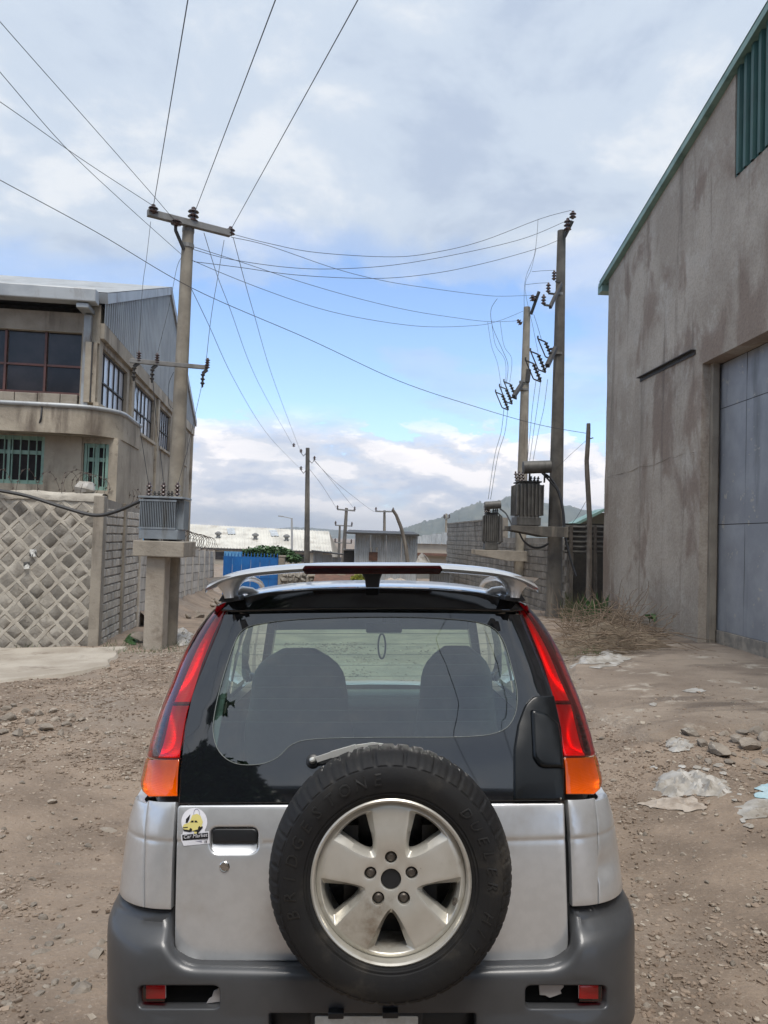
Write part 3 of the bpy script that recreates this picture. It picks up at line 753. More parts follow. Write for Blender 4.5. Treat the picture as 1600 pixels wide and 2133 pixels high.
    arc = [(sL, tb)] + [(sr - rr + rr*math.sin(a), tb + rr - rr*math.cos(a)) for a in [R(9*i) for i in range(11)]] + [(sr, 1.15), (.0, 1.3), (sL, 1.3)]
    m = MB(); slab_poly(m, arc, [], lambda a, b: bl(a, b, zt0), lambda a, b: bl(a, b, zt1)); obj('balcony_band', m, K['bconc'], root, smooth=30)
    m = MB(); pts = [bl(a, b, zt1 + .03) for a, b in arc[:-2]]; m.tube(pts, .045, 6); obj('band_flashing', m, K['gutter'], root, smooth=True)
    tf = -.75; sa = bfront(244, 980, tf)[0]
    w1 = (bfront(-60, 950, tf)[0], bfront(92, 950, tf)[0], bfront(60, 1008, tf)[1], bfront(60, 908, tf)[1])
    w2 = (bfront(173, 960, tf)[0], bfront(226, 960, tf)[0], bfront(200, 1021, tf)[1], bfront(200, 924, tf)[1])
    w0 = (w1[0] - 1.9, w1[0] - .45, w1[2], w1[3])
    hs = [[(a, c), (b, c), (b, d), (a, d)] for a, b, c, d in (w0, w1, w2)]
    obj('lower_wall', slab_poly(MB(), [(sL, zb), (sa, zb), (sa, zt0 - .003), (sL, zt0 - .003)], hs, lambda s, z: bl(s, tf, z), lambda s, z: bl(s, tf + .22, z)), K['bconc'], root)
    obj('lower_side_wall', MB().prism([bl(sa - .2, tf + .222, zb), bl(sa, tf + .222, zb), bl(sa, 1.6, zb), bl(sa - .2, 1.6, zb)], (0, 0, zt0 - .003 - zb)), K['bconc'], root)
    obj('wall_pilaster', MB().prism([bl((w1[1]+w2[0])/2 + .1, tf - .03, zb), bl((w1[1]+w2[0])/2 + .32, tf - .03, zb), bl((w1[1]+w2[0])/2 + .32, tf - .001, zb), bl((w1[1]+w2[0])/2 + .1, tf - .001, zb)], (0, 0, zt0 - zb - .004)), K['bconc'], root)
    for a, b, c, d in (w0, w1, w2):
        f = MB()
        for x in (a + .035, b - .035, (a+b)/2): f.beam(bl(x, tf + .06, c), bl(x, tf + .06, d), .05, .055, up=WS)
        for z in (c + .035, d - .035, c + (d-c)*.66): f.beam(bl(a + .07, tf + .062, z), bl(b - .07, tf + .062, z), .05, .07)
        w = obj('barred_window', f, K['greenpaint'], root)
        for k in range(2):
            xa, xb = (a + .075, (a+b)/2 - .04) if k == 0 else ((a+b)/2 + .04, b - .075)
            for z0, z1 in ((c + .07, c + (d-c)*.66 - .036), (c + (d-c)*.66 + .036, d - .07)):
                obj('pane', MB().add([bl(xa, tf + .1, z0), bl(xb, tf + .1, z0), bl(xb, tf + .1, z1), bl(xa, tf + .1, z1)], [(0,1,2,3)]), K['darkglass'], w)
        nb = max(5, int((b-a)/.135))
        for i in range(1, nb):
            x = a + (b-a)*i/nb; obj('window_bar', MB().tube([bl(x, tf + .015, c), bl(x, tf + .015, d)], .012, 6), K['greenpaint'], w)
    obj('floor_slab', MB().add([bl(sL, tf + .3, zt0), bl(-.3, tf + .3, zt0), bl(-.3, 12, zt0), bl(sL, 12, zt0)], [(0,1,2,3)]), K['dark'], root)
    obj('back_wall', MB().add([bl(-.25, t_far, zb), bl(-14, t_far, zb), bl(-14, t_far, zeave), bl(-.25, t_far, zeave)], [(0,1,2,3)]), K['bconc'], root)
    obj('cable_drop', MB().tube([at(88, 842, 13.75), at(86, 870, 13.7), at(80, 890, 13.78), at(64, 900, 13.95)], .018, 5), K['cable'], root, smooth=True)
build_workshop()
# ------------------------------------------------------------------ poles, insulators, transformers
def insulator(m, p, ax, h, r, sheds=3):
    prof = [(r*.35, 0)]
    for i in range(sheds):
        z = h*(i+.3)/(sheds+.6); dz = h/(sheds+.6)
        prof += [(r*.5, z), (r, z + dz*.2), (r*.85, z + dz*.45), (r*.45, z + dz*.6)]
    prof += [(r*.4, h*.95), (r*.2, h)]
    return m.lathe(prof, 10, p, ax)
def up_of(p, q): return (Vector(q) - Vector(p)).normalized()
def round_pole(name, label, base, top, r0, r1, mat, cat='utility pole', group=None, n=14, sq=False):
    root = thing(name, label, cat, base, group); m = MB(); N_ = 8
    d = Vector(top) - Vector(base)
    pts = [Vector(base) + d*(i/N_) for i in range(N_+1)]; m.tube(pts, [r0 + (r1-r0)*i/N_ for i in range(N_+1)], n)
    obj('shaft', m, mat, root, smooth=50); return root
# the concrete pole with the grey transformer in front of the block wall
YP = 13.45
pb = at(350, 1352, YP); pb.z = gz(pb.x, pb.y) - .2; pt = at(393, 464, YP)
poleL = round_pole('utility_pole', 'concrete utility pole with angled crossarm standing behind the grey transformer platform', pb, pt, .150, .098, K['poleconc'])
A1, A2 = at(312, 449, 13.05), at(482, 492, 13.9); A2.z = A1.z + (A2.z - A1.z)*.4
A2 = at(482, 492, 13.9); dy = Vector((0, -.12, 0))
obj('crossarm', MB().beam(A1 + dy, A2 + dy, .10, .12), K['galv'], poleL, bevel=.008)
obj('arm_brace', MB().beam(at(366, 480, 13.2), at(383, 520, 13.35), .035, .05).beam(at(366, 466, 13.2), at(366, 482, 13.2), .03, .05), K['dark'], poleL)
for r_, d_ in ((.112, .42), (.106, .14)): obj('pole_band', MB().lathe([(r_, -.035), (r_, .035)], 14, pt - Vector((0, 0, d_)), (pt-pb)), K['galv'], poleL)
zax = Vector((.01, 0, 1))
for (px, py, Y, h, r, s) in ((319, 446, 12.95, .17, .085, 2), (367, 470, 13.15, .11, .095, 2), (480, 491, 13.8, .17, .085, 2), (402, 466, 13.4, .30, .10, 3)):
    obj('insulator', insulator(MB(), at(px, py, Y), zax, h, r, s), K['porc'], poleL, smooth=40)
# lower crossarm with arresters
L1, L2 = at(278, 757, 13.0), at(438, 771, 13.45)
obj('crossarm', MB().beam(L1 - Vector((0,.2,0)), L2 - Vector((0,.2,0)), .06, .07), K['galv'], poleL, bevel=.004)
for i, (px, py, Y) in enumerate(((289, 756, 12.85), (327, 760, 12.95), (432, 770, 13.2))):
    obj('arrester', insulator(MB(), at(px, py - 2, Y), zax, .19, .045, 4), K['porc'], poleL, smooth=40)
    obj('fuse_insulator', insulator(MB(), at(px - 9, py + 6, Y), -zax, .26, .04, 3), K['dark'], poleL, smooth=40)
    obj('bracket', MB().beam(at(px, py, Y), at(px - 10, py + 8, Y), .04, .05), K['dark'], poleL)

# platform pillar, slab and new transformer
def build_platform():
    Y = 12.75; b = at(322, 1348, Y)
    x0, x1 = at(304, 1250, Y).x, at(341, 1250, Y).x; zg = gz(b.x, Y) - .25
    zs0, zs1 = at(330, 1160, Y - .12).z, at(330, 1127, Y - .12).z
    root = thing('transformer_platform', 'pale concrete pillar and slab carrying the grey transformer in front of the block wall', 'platform', (b.x, Y, zg))
    m = MB(); m.prism([(x0 - .02, Y, zg), (x1, Y, zg), (x1, Y + .34, zg), (x0 - .02, Y + .34, zg)], (0, 0, zs0 - .003 - zg)); obj('pillar', m, K['slab'], root, bevel=.015)
    s0, s1 = at(276, 1140, Y - .12).x, at(383, 1140, Y - .12).x
    obj('slab', MB().box(s0, s1, Y - .12, Y + .75, zs0, zs1), K['conc'], root, bevel=.015)
    # the transformer
    Yf = 12.72; tx0, tx1 = at(288, 1080, Yf).x, at(379, 1080, Yf).x; z0, z1 = at(330, 1124, Yf).z + .01, at(330, 1038, Yf).z
    z0 = zs1 + .04
    t = thing('transformer', 'new blue grey finned transformer on the pillar platform under the crossarm pole', 'transformer', ((tx0+tx1)/2, Yf + .3, zs1))
    obj('tank', MB().box(tx0 + .03, tx1 - .10, Yf + .12, Yf + .5, z0, z1), K['tgrey'], t, bevel=.006)
    obj('lid', MB().box(tx0 - .01, tx1 + .005, Yf - .02, Yf + .62, z1 + .002, z1 + .035), K['tgrey'], t, bevel=.006)
    obj('base_skirt', MB().box(tx0 + .02, tx1 - .06, Yf + .0, Yf + .52, zs1 + .03, zs1 + .19), K['tgrey'], t, bevel=.006)
    n = 21
    for i in range(n):
        x = tx0 + .025 + (tx1 - tx0 - .15)*i/(n-1); obj('fin', MB().box(x - .006, x + .006, Yf, Yf + .118, zs1 + .20, z1 - .02), K['tgrey'], t)
    for k in range(10):
        y = Yf + .13 + k*.038; obj('fin', MB().box(tx1 - .098, tx1 - .0, y - .006, y + .006, zs1 + .20, z1 - .02), K['tgrey'], t)
    for zz in (zs1 + .195, z1 - .05): obj('fin_rail', MB().box(tx0, tx1 - .10, Yf - .006, Yf + .008, zz, zz + .03), K['tgrey'], t)
    obj('skid', MB().box(tx0 + .1, tx0 + .2, Yf + .02, Yf + .5, zs1 + .002, zs1 + .03).box(tx1 - .3, tx1 - .2, Yf + .02, Yf + .5, zs1 + .002, zs1 + .03), K['dark'], t)
    for px in (310, 340, 369): obj('bushing', insulator(MB(), at(px, 1034, Yf + .2), zax, .24, .05, 3), K['porc'], t, smooth=40)
    for px in (322, 331, 351, 358): obj('low_bushing', insulator(MB(), at(px, 1035, Yf + .42), zax, .10, .035, 2), K['dark'], t, smooth=40)
build_platform()

# two poles with old transformers on the right
def cutout(root, px, py, Y, sz, tilt):
    """one drop-out fuse: insulator bar, fuse tube and two arms"""
    c = at(px, py, Y); m = MB(); ax = Vector((math.sin(tilt), 0, -math.cos(tilt)))
    off = Vector((-.18, -.05, .05))*sz
    insulator(m, c, ax, .46*sz, .055*sz, 5)
    a, b = c, c + ax*.46*sz
    m.tube([a, a + off], .018*sz, 5).tube([b, b + off], .018*sz, 5).tube([a + off*1.05, b + off*1.05], .016*sz, 5)
    m.tube([a + off*1.05, a + off*1.05 + Vector((0,0,.07*sz))], .02*sz, 5)
    obj('fuse_cutout', m, K['dark'], root, smooth=40)
def old_transformer(label, x0, x1, z0, z1, Y, dp, cons, mat):
    t = thing('transformer', label, 'transformer', ((x0+x1)/2, Y + dp/2, z0), None)
    w = x1 - x0; h = z1 - z0
    obj('tank', MB().box(x0 + .14*w, x1 - .14*w, Y + .14*w, Y + dp - .1, z0 + .0, z1), mat, t, bevel=.01)
    obj('foot', MB().box(x0 + .05*w, x1 - .08*w, Y + .10*w, Y + dp - .08, z0 + .01, z0 + .2*h), mat, t, bevel=.01)
    n = 8
    for i in range(n):
        x = x0 + .03*w + .94*w*i/(n-1); obj('cooling_fin', MB().box(x - .012, x + .012, Y, Y + .13*w, z0 + .24*h, z1 - .05*h), mat, t, bevel=.005)
    for s in (x0, x1 - .13*w):
        for k in range(5):
            y = Y + .2*w + (dp - .3*w)*k/4; obj('cooling_fin', MB().box(s, s + .13*w, y - .012, y + .012, z0 + .24*h, z1 - .05*h), mat, t, bevel=.005)
    obj('lid', MB().box(x0 + .08*w, x1 - .08*w, Y + .08*w, Y + dp - .05, z1 + .003, z1 + .035), K['dark'], t, bevel=.006)
    (ca, cb, cr) = cons
    obj('oil_conservator', MB().lathe([(cr*.6, -.01), (cr, .0), (cr, (cb - ca).length), (cr*.6, (cb - ca).length + .01)], 14, ca, cb - ca), mat, t, smooth=40)
    obj('conservator_leg', MB().tube([ca.lerp(cb, .25), Vector((ca.lerp(cb, .25).x, ca.y + .05, z1))], .022, 6).tube([ca.lerp(cb, .8), Vector((ca.lerp(cb, .8).x, ca.y + .05, z1))], .022, 6), K['dark'], t)
    for k in range(3):
        obj('bushing', insulator(MB(), Vector((x0 + w*(.12 + .13*k), Y + dp*.55, z1 + .03)), Vector((-.15, 0, 1)), .26, .05, 3), K['porc'], t, smooth=40)
        obj('low_bushing', insulator(MB(), Vector((x0 + w*(.55 + .13*k), Y + dp*.25, z1 + .03)), Vector((.1, -.1, 1)), .13, .04, 2), K['dark'], t, smooth=40)
    return t
Y1 = 18.4
b1 = at(1153, 1290, Y1); b1.z = gz(b1.x, b1.y) - .3
p1 = round_pole('utility_pole', 'dark stained pole carrying the larger old transformer beside the warehouse gap', b1, at(1170, 481, Y1), .20, .10, K['darkpole'])
Y2 = 24.0
b2 = at(1080, 1290, Y2); b2.z = gz(b2.x, b2.y) - .3
p2 = round_pole('utility_pole', 'pale concrete pole carrying the smaller old transformer before the block wall', b2, at(1098, 640, Y2), .20, .105, K['poleconc'])
# top brackets
obj('top_bracket', MB().beam(at(1176, 494, Y1 - .12), at(1193, 460, Y1 - .3), .05, .06), K['dark'], p1)
for (px, py, Y, h, r) in ((1193, 456, Y1 - .3, .20, .085), (1182, 482, Y1 - .2, .33, .095)):
    obj('insulator', insulator(MB(), at(px, py, Y), zax, h, r, 2 if h < .3 else 3), K['porc'], p1, smooth=40)
obj('insulator_arm', MB().beam(at(1169, 590, Y1 - .15), at(1146, 640, Y1 - .9), .06, .08).beam(at(1158, 586, Y1 - .3), at(1169, 588, Y1 - .15), .04, .04).beam(at(1143, 611, Y1 - .6), at(1158, 613, Y1 - .5), .04, .04).beam(at(1133, 635, Y1 - .9), at(1146, 637, Y1 - .9), .04, .04), K['dark'], p1)
for px, py, dY in ((1154, 584, .3), (1142, 610, .6), (1132, 635, .9)):
    obj('insulator', insulator(MB(), at(px, py, Y1 - dY), zax, .25, .06, 3), K['porc'], p1, smooth=40)
for r_, q_ in ((.128, (1165, 614)), (.155, (1161, 738))): obj('pole_band', MB().lathe([(r_, -.03), (r_, .03)], 14, at(*q_, Y1), zax), K['galv'], p1)
obj('fuse_arm', MB().beam(at(1157, 725, Y1 - .2), at(1140, 762, Y1 - .8), .09, .10).beam(at(1146, 727, Y1 - .3), at(1160, 727, Y1 - .2), .05, .05), K['dark'], p1)
for px, py, dY in ((1136, 712, .45), (1121, 738, .75), (1111, 757, 1.0)): cutout(p1, px, py, Y1 - dY, 1.0, .42)
obj('top_bracket', MB().beam(at(1106, 655, Y2 - .1), at(1123, 607, Y2 - .4), .06, .08), K['dark'], p2)
obj('insulator', insulator(MB(), at(1112, 627, Y2 - .3), Vector((-.3, 0, 1)), .2, .12, 2), K['porc'], p2, smooth=40)
obj('insulator', insulator(MB(), at(1086, 676, Y2 - .1), Vector((-.5, 0, .6)), .2, .09, 2), K['porc'], p2, smooth=40)
obj('fuse_arm', MB().beam(at(1087, 800, Y2 - .2), at(1070, 826, Y2 - .8), .10, .11).beam(at(1101, 770, Y2 - .1), at(1098, 796, Y2 - .1), .16, .14), K['dark'], p2)
for r_, q_ in ((.16, (1092, 796)), (.165, (1091, 812))): obj('pole_band', MB().lathe([(r_, -.03), (r_, .03)], 14, at(*q_, Y2), zax), K['galv'], p2)
for px, py, dY in ((1063, 800, .5), (1054, 810, .7), (1046, 822, .9)): cutout(p2, px, py, Y2 - dY, 1.1, .42)
def platform2(label, xs, zs, Y, w, beamdir):
    root = thing('transformer_platform', label, 'platform', ((xs[0]+xs[1])/2, Y, zs[0]))
    x0, x1 = xs; z0, z1 = zs; xm = x0 + (x1-x0)*.62
    for y in (Y - w/2, Y + w/2 - .12):
        m = MB(); m.prism([(x0, y, z1 - (z1-z0)*.45), (xm, y, z0), (x1, y, z0), (x1, y, z1), (x0, y, z1)], (0, .12, 0)); obj('concrete_beam', m, K['darkpole'] if Y < 20 else K['conc'], root, bevel=.01)
    obj('cross_beam', MB().box(x0 + .1, x0 + .22, Y - w/2 + .123, Y + w/2 - .123, z0 + (z1-z0)*.55, z1 - .004).box(xm - .1, xm + .02, Y - w/2 + .123, Y + w/2 - .123, z0 + (z1-z0)*.4, z1 - .004), K['dark'], root)
    return root
Z = lambda px, py, Y: at(px, py, Y).z
X = lambda px, py, Y: at(px, py, Y).x
platform2('dark beam platform under the larger old transformer', (X(1060, 1105, 18.2), X(1177, 1105, 18.2)), (Z(1150, 1119, 18.2), Z(1100, 1096, 18.2)), 18.35, .95, 1)
c0, c1 = at(1090, 974, 18.0), at(1147, 972, 18.0)
old_transformer('larger soot stained old transformer with red brown conservator on the dark pole platform', X(1076, 1040, 18.0), X(1134, 1040, 18.0), Z(1100, 1095, 18.0), Z(1100, 1004, 18.0), 18.0, .8, (c0, c1, .15), K['told'])
platform2('grey beam platform under the smaller old transformer', (X(986, 1155, 23.8), X(1095, 1155, 23.8)), (Z(1060, 1168, 23.8), Z(1030, 1146, 23.8)), 23.9, .95, 1)
c0, c1 = at(1010, 1053, 23.5), at(1043, 1051, 23.5)
old_transformer('smaller grey old transformer with curved side pipes on the pale pole platform', X(1010, 1100, 23.5), X(1042, 1100, 23.5), Z(1030, 1146, 23.5), Z(1030, 1070, 23.5), 23.5, .55, (c0, c1, .12), K['told'])
m = MB()
for s in (1, -1):
    xx = 1026 + s*19; m.tube([at(1026 + s*13, 1071, 23.6), at(xx, 1076, 23.6), at(xx, 1128, 23.6), at(1026 + s*13, 1133, 23.6)], .03, 6)
tr2 = [o for o in COL.objects if o.name.startswith('transformer') and o.get('label', '').startswith('smaller')][0]
obj('side_pipe', m, K['told'], tr2, smooth=True)

# far poles
def far_pole(px0, py0, px1, py1, Y, r, label, arms=(), mat='darkpole', wood=False):
    b, t = at(px0, py0, Y), at(px1, py1, Y); b.z = min(b.z, gz0(b.x, Y)) - .1
    root = round_pole('utility_pole', label, b, t, r, r*.6, K[mat], n=8)
    for (xa, ya, xb, yb) in arms:
        m = MB().beam(at(xa, ya, Y - .1), at(xb, yb, Y - .1), .10, .12); obj('crossarm', m, K['galv'], root)
        for f in (.03, .97):
            obj('insulator', insulator(MB(), at(xa + (xb-xa)*f, ya + (yb-ya)*f - 1, Y - .1), zax, .3*Y/60, .10*Y/60, 2), K['porc'], root)
    return root
pF = far_pole(641, 1170, 641, 933, 40, .17, 'slim dark pole with hooked insulators standing alone behind the lane')
m = MB()
for px, py in ((612, 931), (627, 943), (627, 979), (655, 958)):
    q = at(px, py, 39.8); s = 1 if px < 641 else -1; obj('insulator', insulator(MB(), q, zax, .2, .09, 2), K['porc'], pF)
    if px > 615: m.tube([q, at(px + 5*s, py + 7, 39.8), at(641, py - 2, 40)], .02, 4)
obj('insulator_hook', m, K['dark'], pF)
far_pole(714, 1165, 722, 1058, 62, .20, 'leaning pole with tilted crossarm left of the corrugated shed', ((702, 1061, 740, 1064),))
far_pole(706, 1165, 708, 1094, 80, .17, 'short far pole with two crossarms behind the leaning pole', ((698, 1094, 734, 1096), (697, 1130, 733, 1132)))
far_pole(802, 1160, 801, 1063, 66, .17, 'pole with level crossarm rising behind the corrugated shed roof', ((782, 1065, 820, 1066),))
far_pole(929, 1140, 930, 1070, 75, .17, 'far pale pole beside the hill and the block wall end', ((925, 1080, 936, 1080),), 'poleconc')
def wood_pole(label, pts, r0, r1, cat='wooden pole'):
    root = thing('wooden_pole', label, cat, pts[0]); n = len(pts) - 1
    m = MB(); P = []
    for i in range(n):
        for k in range(4): P.append(Vector(pts[i]).lerp(Vector(pts[i+1]), k/4))
    P.append(Vector(pts[-1])); L_ = len(P)
    m.tube([p + Vector((.015*noise.noise(p*1.3), 0, 0)) for p in P], [(r0 + (r1-r0)*i/(L_-1))*(1 + .15*noise.noise(Vector((i*.6, 1, r0)))) for i in range(L_)], 9)
    obj('trunk', m, K['woodpole'], root, smooth=50); return root
YW = 16.4
wb = at(1226, 1308, YW); wb.z = gz(wb.x, YW) - .2
wp = wood_pole('crooked weathered wooden pole in front of the gap beside the warehouse', [wb, at(1227, 1200, YW), at(1229, 1080, YW), at(1222, 960, YW), at(1226, 882, YW)], .065, .045)
obj('pole_peg', MB().tube([at(1224, 915, YW), at(1236, 912, YW)], .012, 5), K['dark'], wp)
wq = at(852, 1172, 32.); wq.z -= .4
wood_pole('bent broken wooden pole leaning over the corrugated shed', [wq, at(846, 1140, 32.), at(836, 1100, 32.), at(826, 1073, 32.), at(818, 1061, 32.)], .09, .06)
q0 = at(609, 1172, 58.); sl_ = thing('street_lamp', 'slim street lamp with long arm in front of the white roof', 'street lamp', q0)
obj('post', MB().tube([q0 - Vector((0,0,.5)), at(608, 1079, 58.)], [.10, .07], 8), K['lampg'], sl_)
obj('lamp_arm', MB().beam(at(608, 1080, 58.), at(588, 1076, 58.), .06, .06), K['lampg'], sl_)
obj('lamp_head', MB().beam(at(590, 1076, 58.), at(580, 1075, 58.), .22, .09), K['lampg'], sl_)

# ------------------------------------------------------------------ overhead wires
def wire(label, pts, Ya, Yb, r=.0055, name='overhead_wire', cat='wire', mat='wire', group='overhead wires'):
    """pixel run of the wire between two supports at depths Ya and Yb; 1/Y is linear along a straight span"""
    P = [Vector(p) for p in pts]; L_ = [0]
    for a, b in zip(P, P[1:]): L_.append(L_[-1] + (b-a).length)
    def cr(i, t):
        p0, p1, p2, p3 = P[max(i-1, 0)], P[i], P[i+1], P[min(i+2, len(P)-1)]
        return .5*((2*p1) + (p2-p0)*t + (2*p0-5*p1+4*p2-p3)*t*t + (3*p1-p0-3*p2+p3)*t**3)
    out = []; rr = []
    for i in range(len(P)-1):
        for k in range(8 if i < len(P)-2 else 9):
            t = k/8; q = cr(i, t); s = (L_[i] + t*(L_[i+1]-L_[i]))/L_[-1]; Y = 1/((1-s)/Ya + s/Yb); out.append(at(q.x, q.y, Y))
    if pts[0][0] < -50: d = (out[0] - out[3]).normalized(); out = [out[0] + d*k for k in (40, 20, 8)] + out
    return tag(obj(name, MB().tube(out, r, 4), K[mat]), label, cat, group)
def straight_back(label, px, py, Y, vp, length, r=.0055):
    d = ray(*vp); d = d/d.y; p = at(px, py, Y)
    return tag(obj('overhead_wire', MB().tube([p - d*(length*i/12) - Vector((0,0,.25*math.sin(PI*i/12))) for i in range(13)], r, 4), K['wire']), label, 'wire', 'overhead wires')
straight_back('wire from the crossarm pole up out of frame, steepest of its three', 319, 434, 12.95, (238, 945), 34)
straight_back('wire from the crossarm pole top up out of frame, middle of its three', 404, 447, 13.4, (232, 930), 34)
straight_back('wire from the crossarm tip up out of frame, most slanting of its three', 480, 480, 13.8, (218, 985), 34)
wire('wire from the top corner of the sky down to the crossarm pole brace', [(-120,-95), (0,45), (150,215), (300,385), (368,464)], 7.5, 13.2)
wire('wire crossing the sky to the side of the crossarm pole below its arm', [(-110,20), (0,150), (130,300), (250,415), (378,530)], 8, 13.4)
wire('wire from the sky edge to the outer insulator of the crossarm', [(-130,130), (0,212), (165,328), (318,428)], 9, 12.95)
wire('long wire passing the crossarm pole and running down to the wooden pole', [(-130,305), (0,375), (200,483), (400,600), (640,705), (830,793), (1000,850), (1120,884), (1224,903)], 9, 16.4)
wire('sagging wire from crossarm tip to highest insulator of the dark pole', [(482,487), (560,507), (660,526), (820,535), (920,523), (1010,500), (1125,456), (1190,438)], 13.8, Y1 - .3)
wire('sagging wire below the highest one reaching the dark pole upper insulator', [(404,520), (480,540), (600,557), (700,560), (820,552), (960,528), (1090,497), (1178,461)], 13.4, Y1 - .2)
wire('sagging wire reaching the dark pole shaft below its bracket', [(404,545), (500,557), (620,573), (780,580), (900,570), (1010,548), (1118,518), (1168,498)], 13.4, Y1)
wire('wire from crossarm tip down to the pale pole bracket', [(482,494), (560,512), (700,560), (800,585), (900,601), (1000,614), (1045,617), (1110,615)], 13.8, Y2 - .3)
wire('wire from the crossarm pole to the side insulator of the pale pole', [(400,513), (500,545), (620,585), (740,620), (850,646), (950,662), (1020,670), (1084,668)], 13.4, Y2 - .1)
wire('lowest sagging wire between the crossarm pole and the pale pole', [(400,542), (470,572), (560,607), (660,641), (760,664), (880,680), (990,678), (1040,668), (1090,648)], 13.4, Y2 - .1)
wire('wire descending from the crossarm to the lone slim pole, outer one', [(425,485), (452,572), (480,645), (530,780), (612,931)], 13.5, 39.8, .006)
wire('wire descending from the crossarm tip to the lone slim pole', [(486,495), (511,590), (530,657), (566,780), (627,943)], 13.8, 39.8, .006)
wire('wire descending from the crossarm pole shaft to the lone slim pole', [(399,602), (435,677), (482,780), (550,895), (627,978)], 13.45, 39.8, .006)
wire('wire from the lone slim pole to the leaning far pole, upper one', [(655,958), (690,1000), (740,1062)], 39.8, 62, .012)
wire('wire from the lone slim pole to the leaning far pole, lower one', [(643,975), (670,1010), (702,1060)], 39.8, 62, .012)
wire('wire from the lone slim pole to the pole behind the shed', [(655,960), (700,1005), (770,1060), (783,1065)], 39.8, 66, .012)
wire('thin dropper from the crossarm down to the right arrester', [(467,500), (455,570), (440,660), (428,768)], 13.75, 13.2, .005)
wire('thin dropper from the crossarm outer end down to the left arrester', [(314,462), (305,540), (297,600), (289,735)], 13.0, 12.85, .005)
wire('thin dropper curving off the crossarm pole side to the middle arrester', [(378,536), (368,560), (352,640), (328,737)], 13.35, 12.95, .005)
wire('dropper from the lower crossarm to the transformer right bushing', [(421,800), (410,850), (392,930), (370,1012)], 13.2, 12.9, .005)
wire('loop wire beside the crossarm pole below the lower crossarm', [(362,775), (352,800), (352,840), (361,852)], 13.2, 13.25, .005)
wire('dropper from the lower crossarm to the transformer middle bushing', [(318,785), (326,880), (336,960), (341,1010)], 12.9, 12.9, .005)
wire('dropper from the lower crossarm to the transformer left bushing', [(280,780), (290,880), (302,960), (310,1010)], 12.9, 12.9, .005)
wire('vertical jumper joining the three sagging wires near the dark pole', [(1121,456), (1118,497), (1112,535), (1094,585), (1092,655)], Y1 - .3, Y1 - .4, .005)
wire('thin jumper from sagging wire to the dark pole fuses, left one', [(1117,518), (1107,560), (1094,600), (1110,680), (1121,735)], Y1 - .5, Y1 - .8, .005)
wire('thin jumper down to the highest dark pole fuse', [(1112,655), (1120,680), (1128,708)], Y1 - .5, Y1 - .5, .005)
wire('short link from the jumper to the upper bracket insulator', [(1108,566), (1130,564), (1154,563)], Y1 - .4, Y1 - .3, .005)
wire('short link from the jumper to the middle bracket insulator', [(1095,593), (1120,590), (1142,589)], Y1 - .5, Y1 - .6, .005)
for lab, p, q in (('first', (1016,671), (1046,818)), ('second', (1024,668), (1053,806)), ('third', (1042,670), (1062,796))):
    wire('curved jumper from pale pole wires to its fuses, %s from the left' % lab, [p, (p[0]+8, p[1]+50), ((p[0]+q[0])/2 + (14 if lab != 'first' else 6), (p[1]+q[1])/2+15), q], Y2 - .4, Y2 - .7, .007)
wire('looping jumper dropping from the pale pole top wire', [(1036,622), (1023,645), (1026,680), (1045,725), (1058,760), (1055,800)], Y2 - .6, Y2 - .7, .007)
for k, (lab, px, qx) in enumerate((('left', 1050, 1017), ('right', 1058, 1022))):
    wire('fuse lead running down to the smaller old transformer, %s one' % lab, [(px, 850), (px - 6, 900), ((px+qx)/2 - 3, 950), (qx, 1040)], Y2 - .8, 23.7, .007)
for k, (lab, px, qx) in enumerate((('left', 1117, 1096), ('middle', 1127, 1100), ('right', 1141, 1106))):
    wire('fuse lead running down to the larger old transformer, %s one' % lab, [(px, 790), (px - 8, 850), ((px+qx)/2 - 2, 900), (qx, 985)], Y1 - .9, 18.3, .005)
wire('thick black cable sagging across the stone wall to the transformer', [(-60,1012), (0,1022), (60,1034), (130,1056), (195,1073), (240,1066), (292,1044)], 12.9, 12.75, .030, 'cable', 'cable', 'cable', None)
wire('thin service wire from the wooden pole up behind the dark pole', [(1224,915), (1180,955), (1150,985)], YW, 18.6, .005)
wire('thin service wire from the wooden pole down toward the lean-to roof', [(1220,1045), (1205,1072), (1192,1090)], YW, 17.6, .005)
wire('thick black cables from the larger transformer down the dark pole', [(1136,988), (1150,1000), (1166,1030), (1174,1070), (1178,1120), (1190,1170), (1200,1200)], 18.1, 18.0, .028, 'cable', 'cable', 'cable', None)
wire('second black cable bending from the transformer lid to the dark pole', [(1128,984), (1146,1003), (1162,1024), (1172,1062), (1175,1100)], 18.1, 18.0, .022, 'cable', 'cable', 'cable', None)
wire('black cable loop hanging below the larger transformer platform', [(1082,1110), (1092,1128), (1110,1140), (1128,1140), (1142,1132)], 18.0, 18.2, .026, 'cable', 'cable', 'cable', None)
wire('black cable from the smaller transformer to the larger platform', [(1042,1060), (1054,1070), (1062,1085), (1070,1100)], 23.4, 22.5, .03, 'cable', 'cable', 'cable', None)

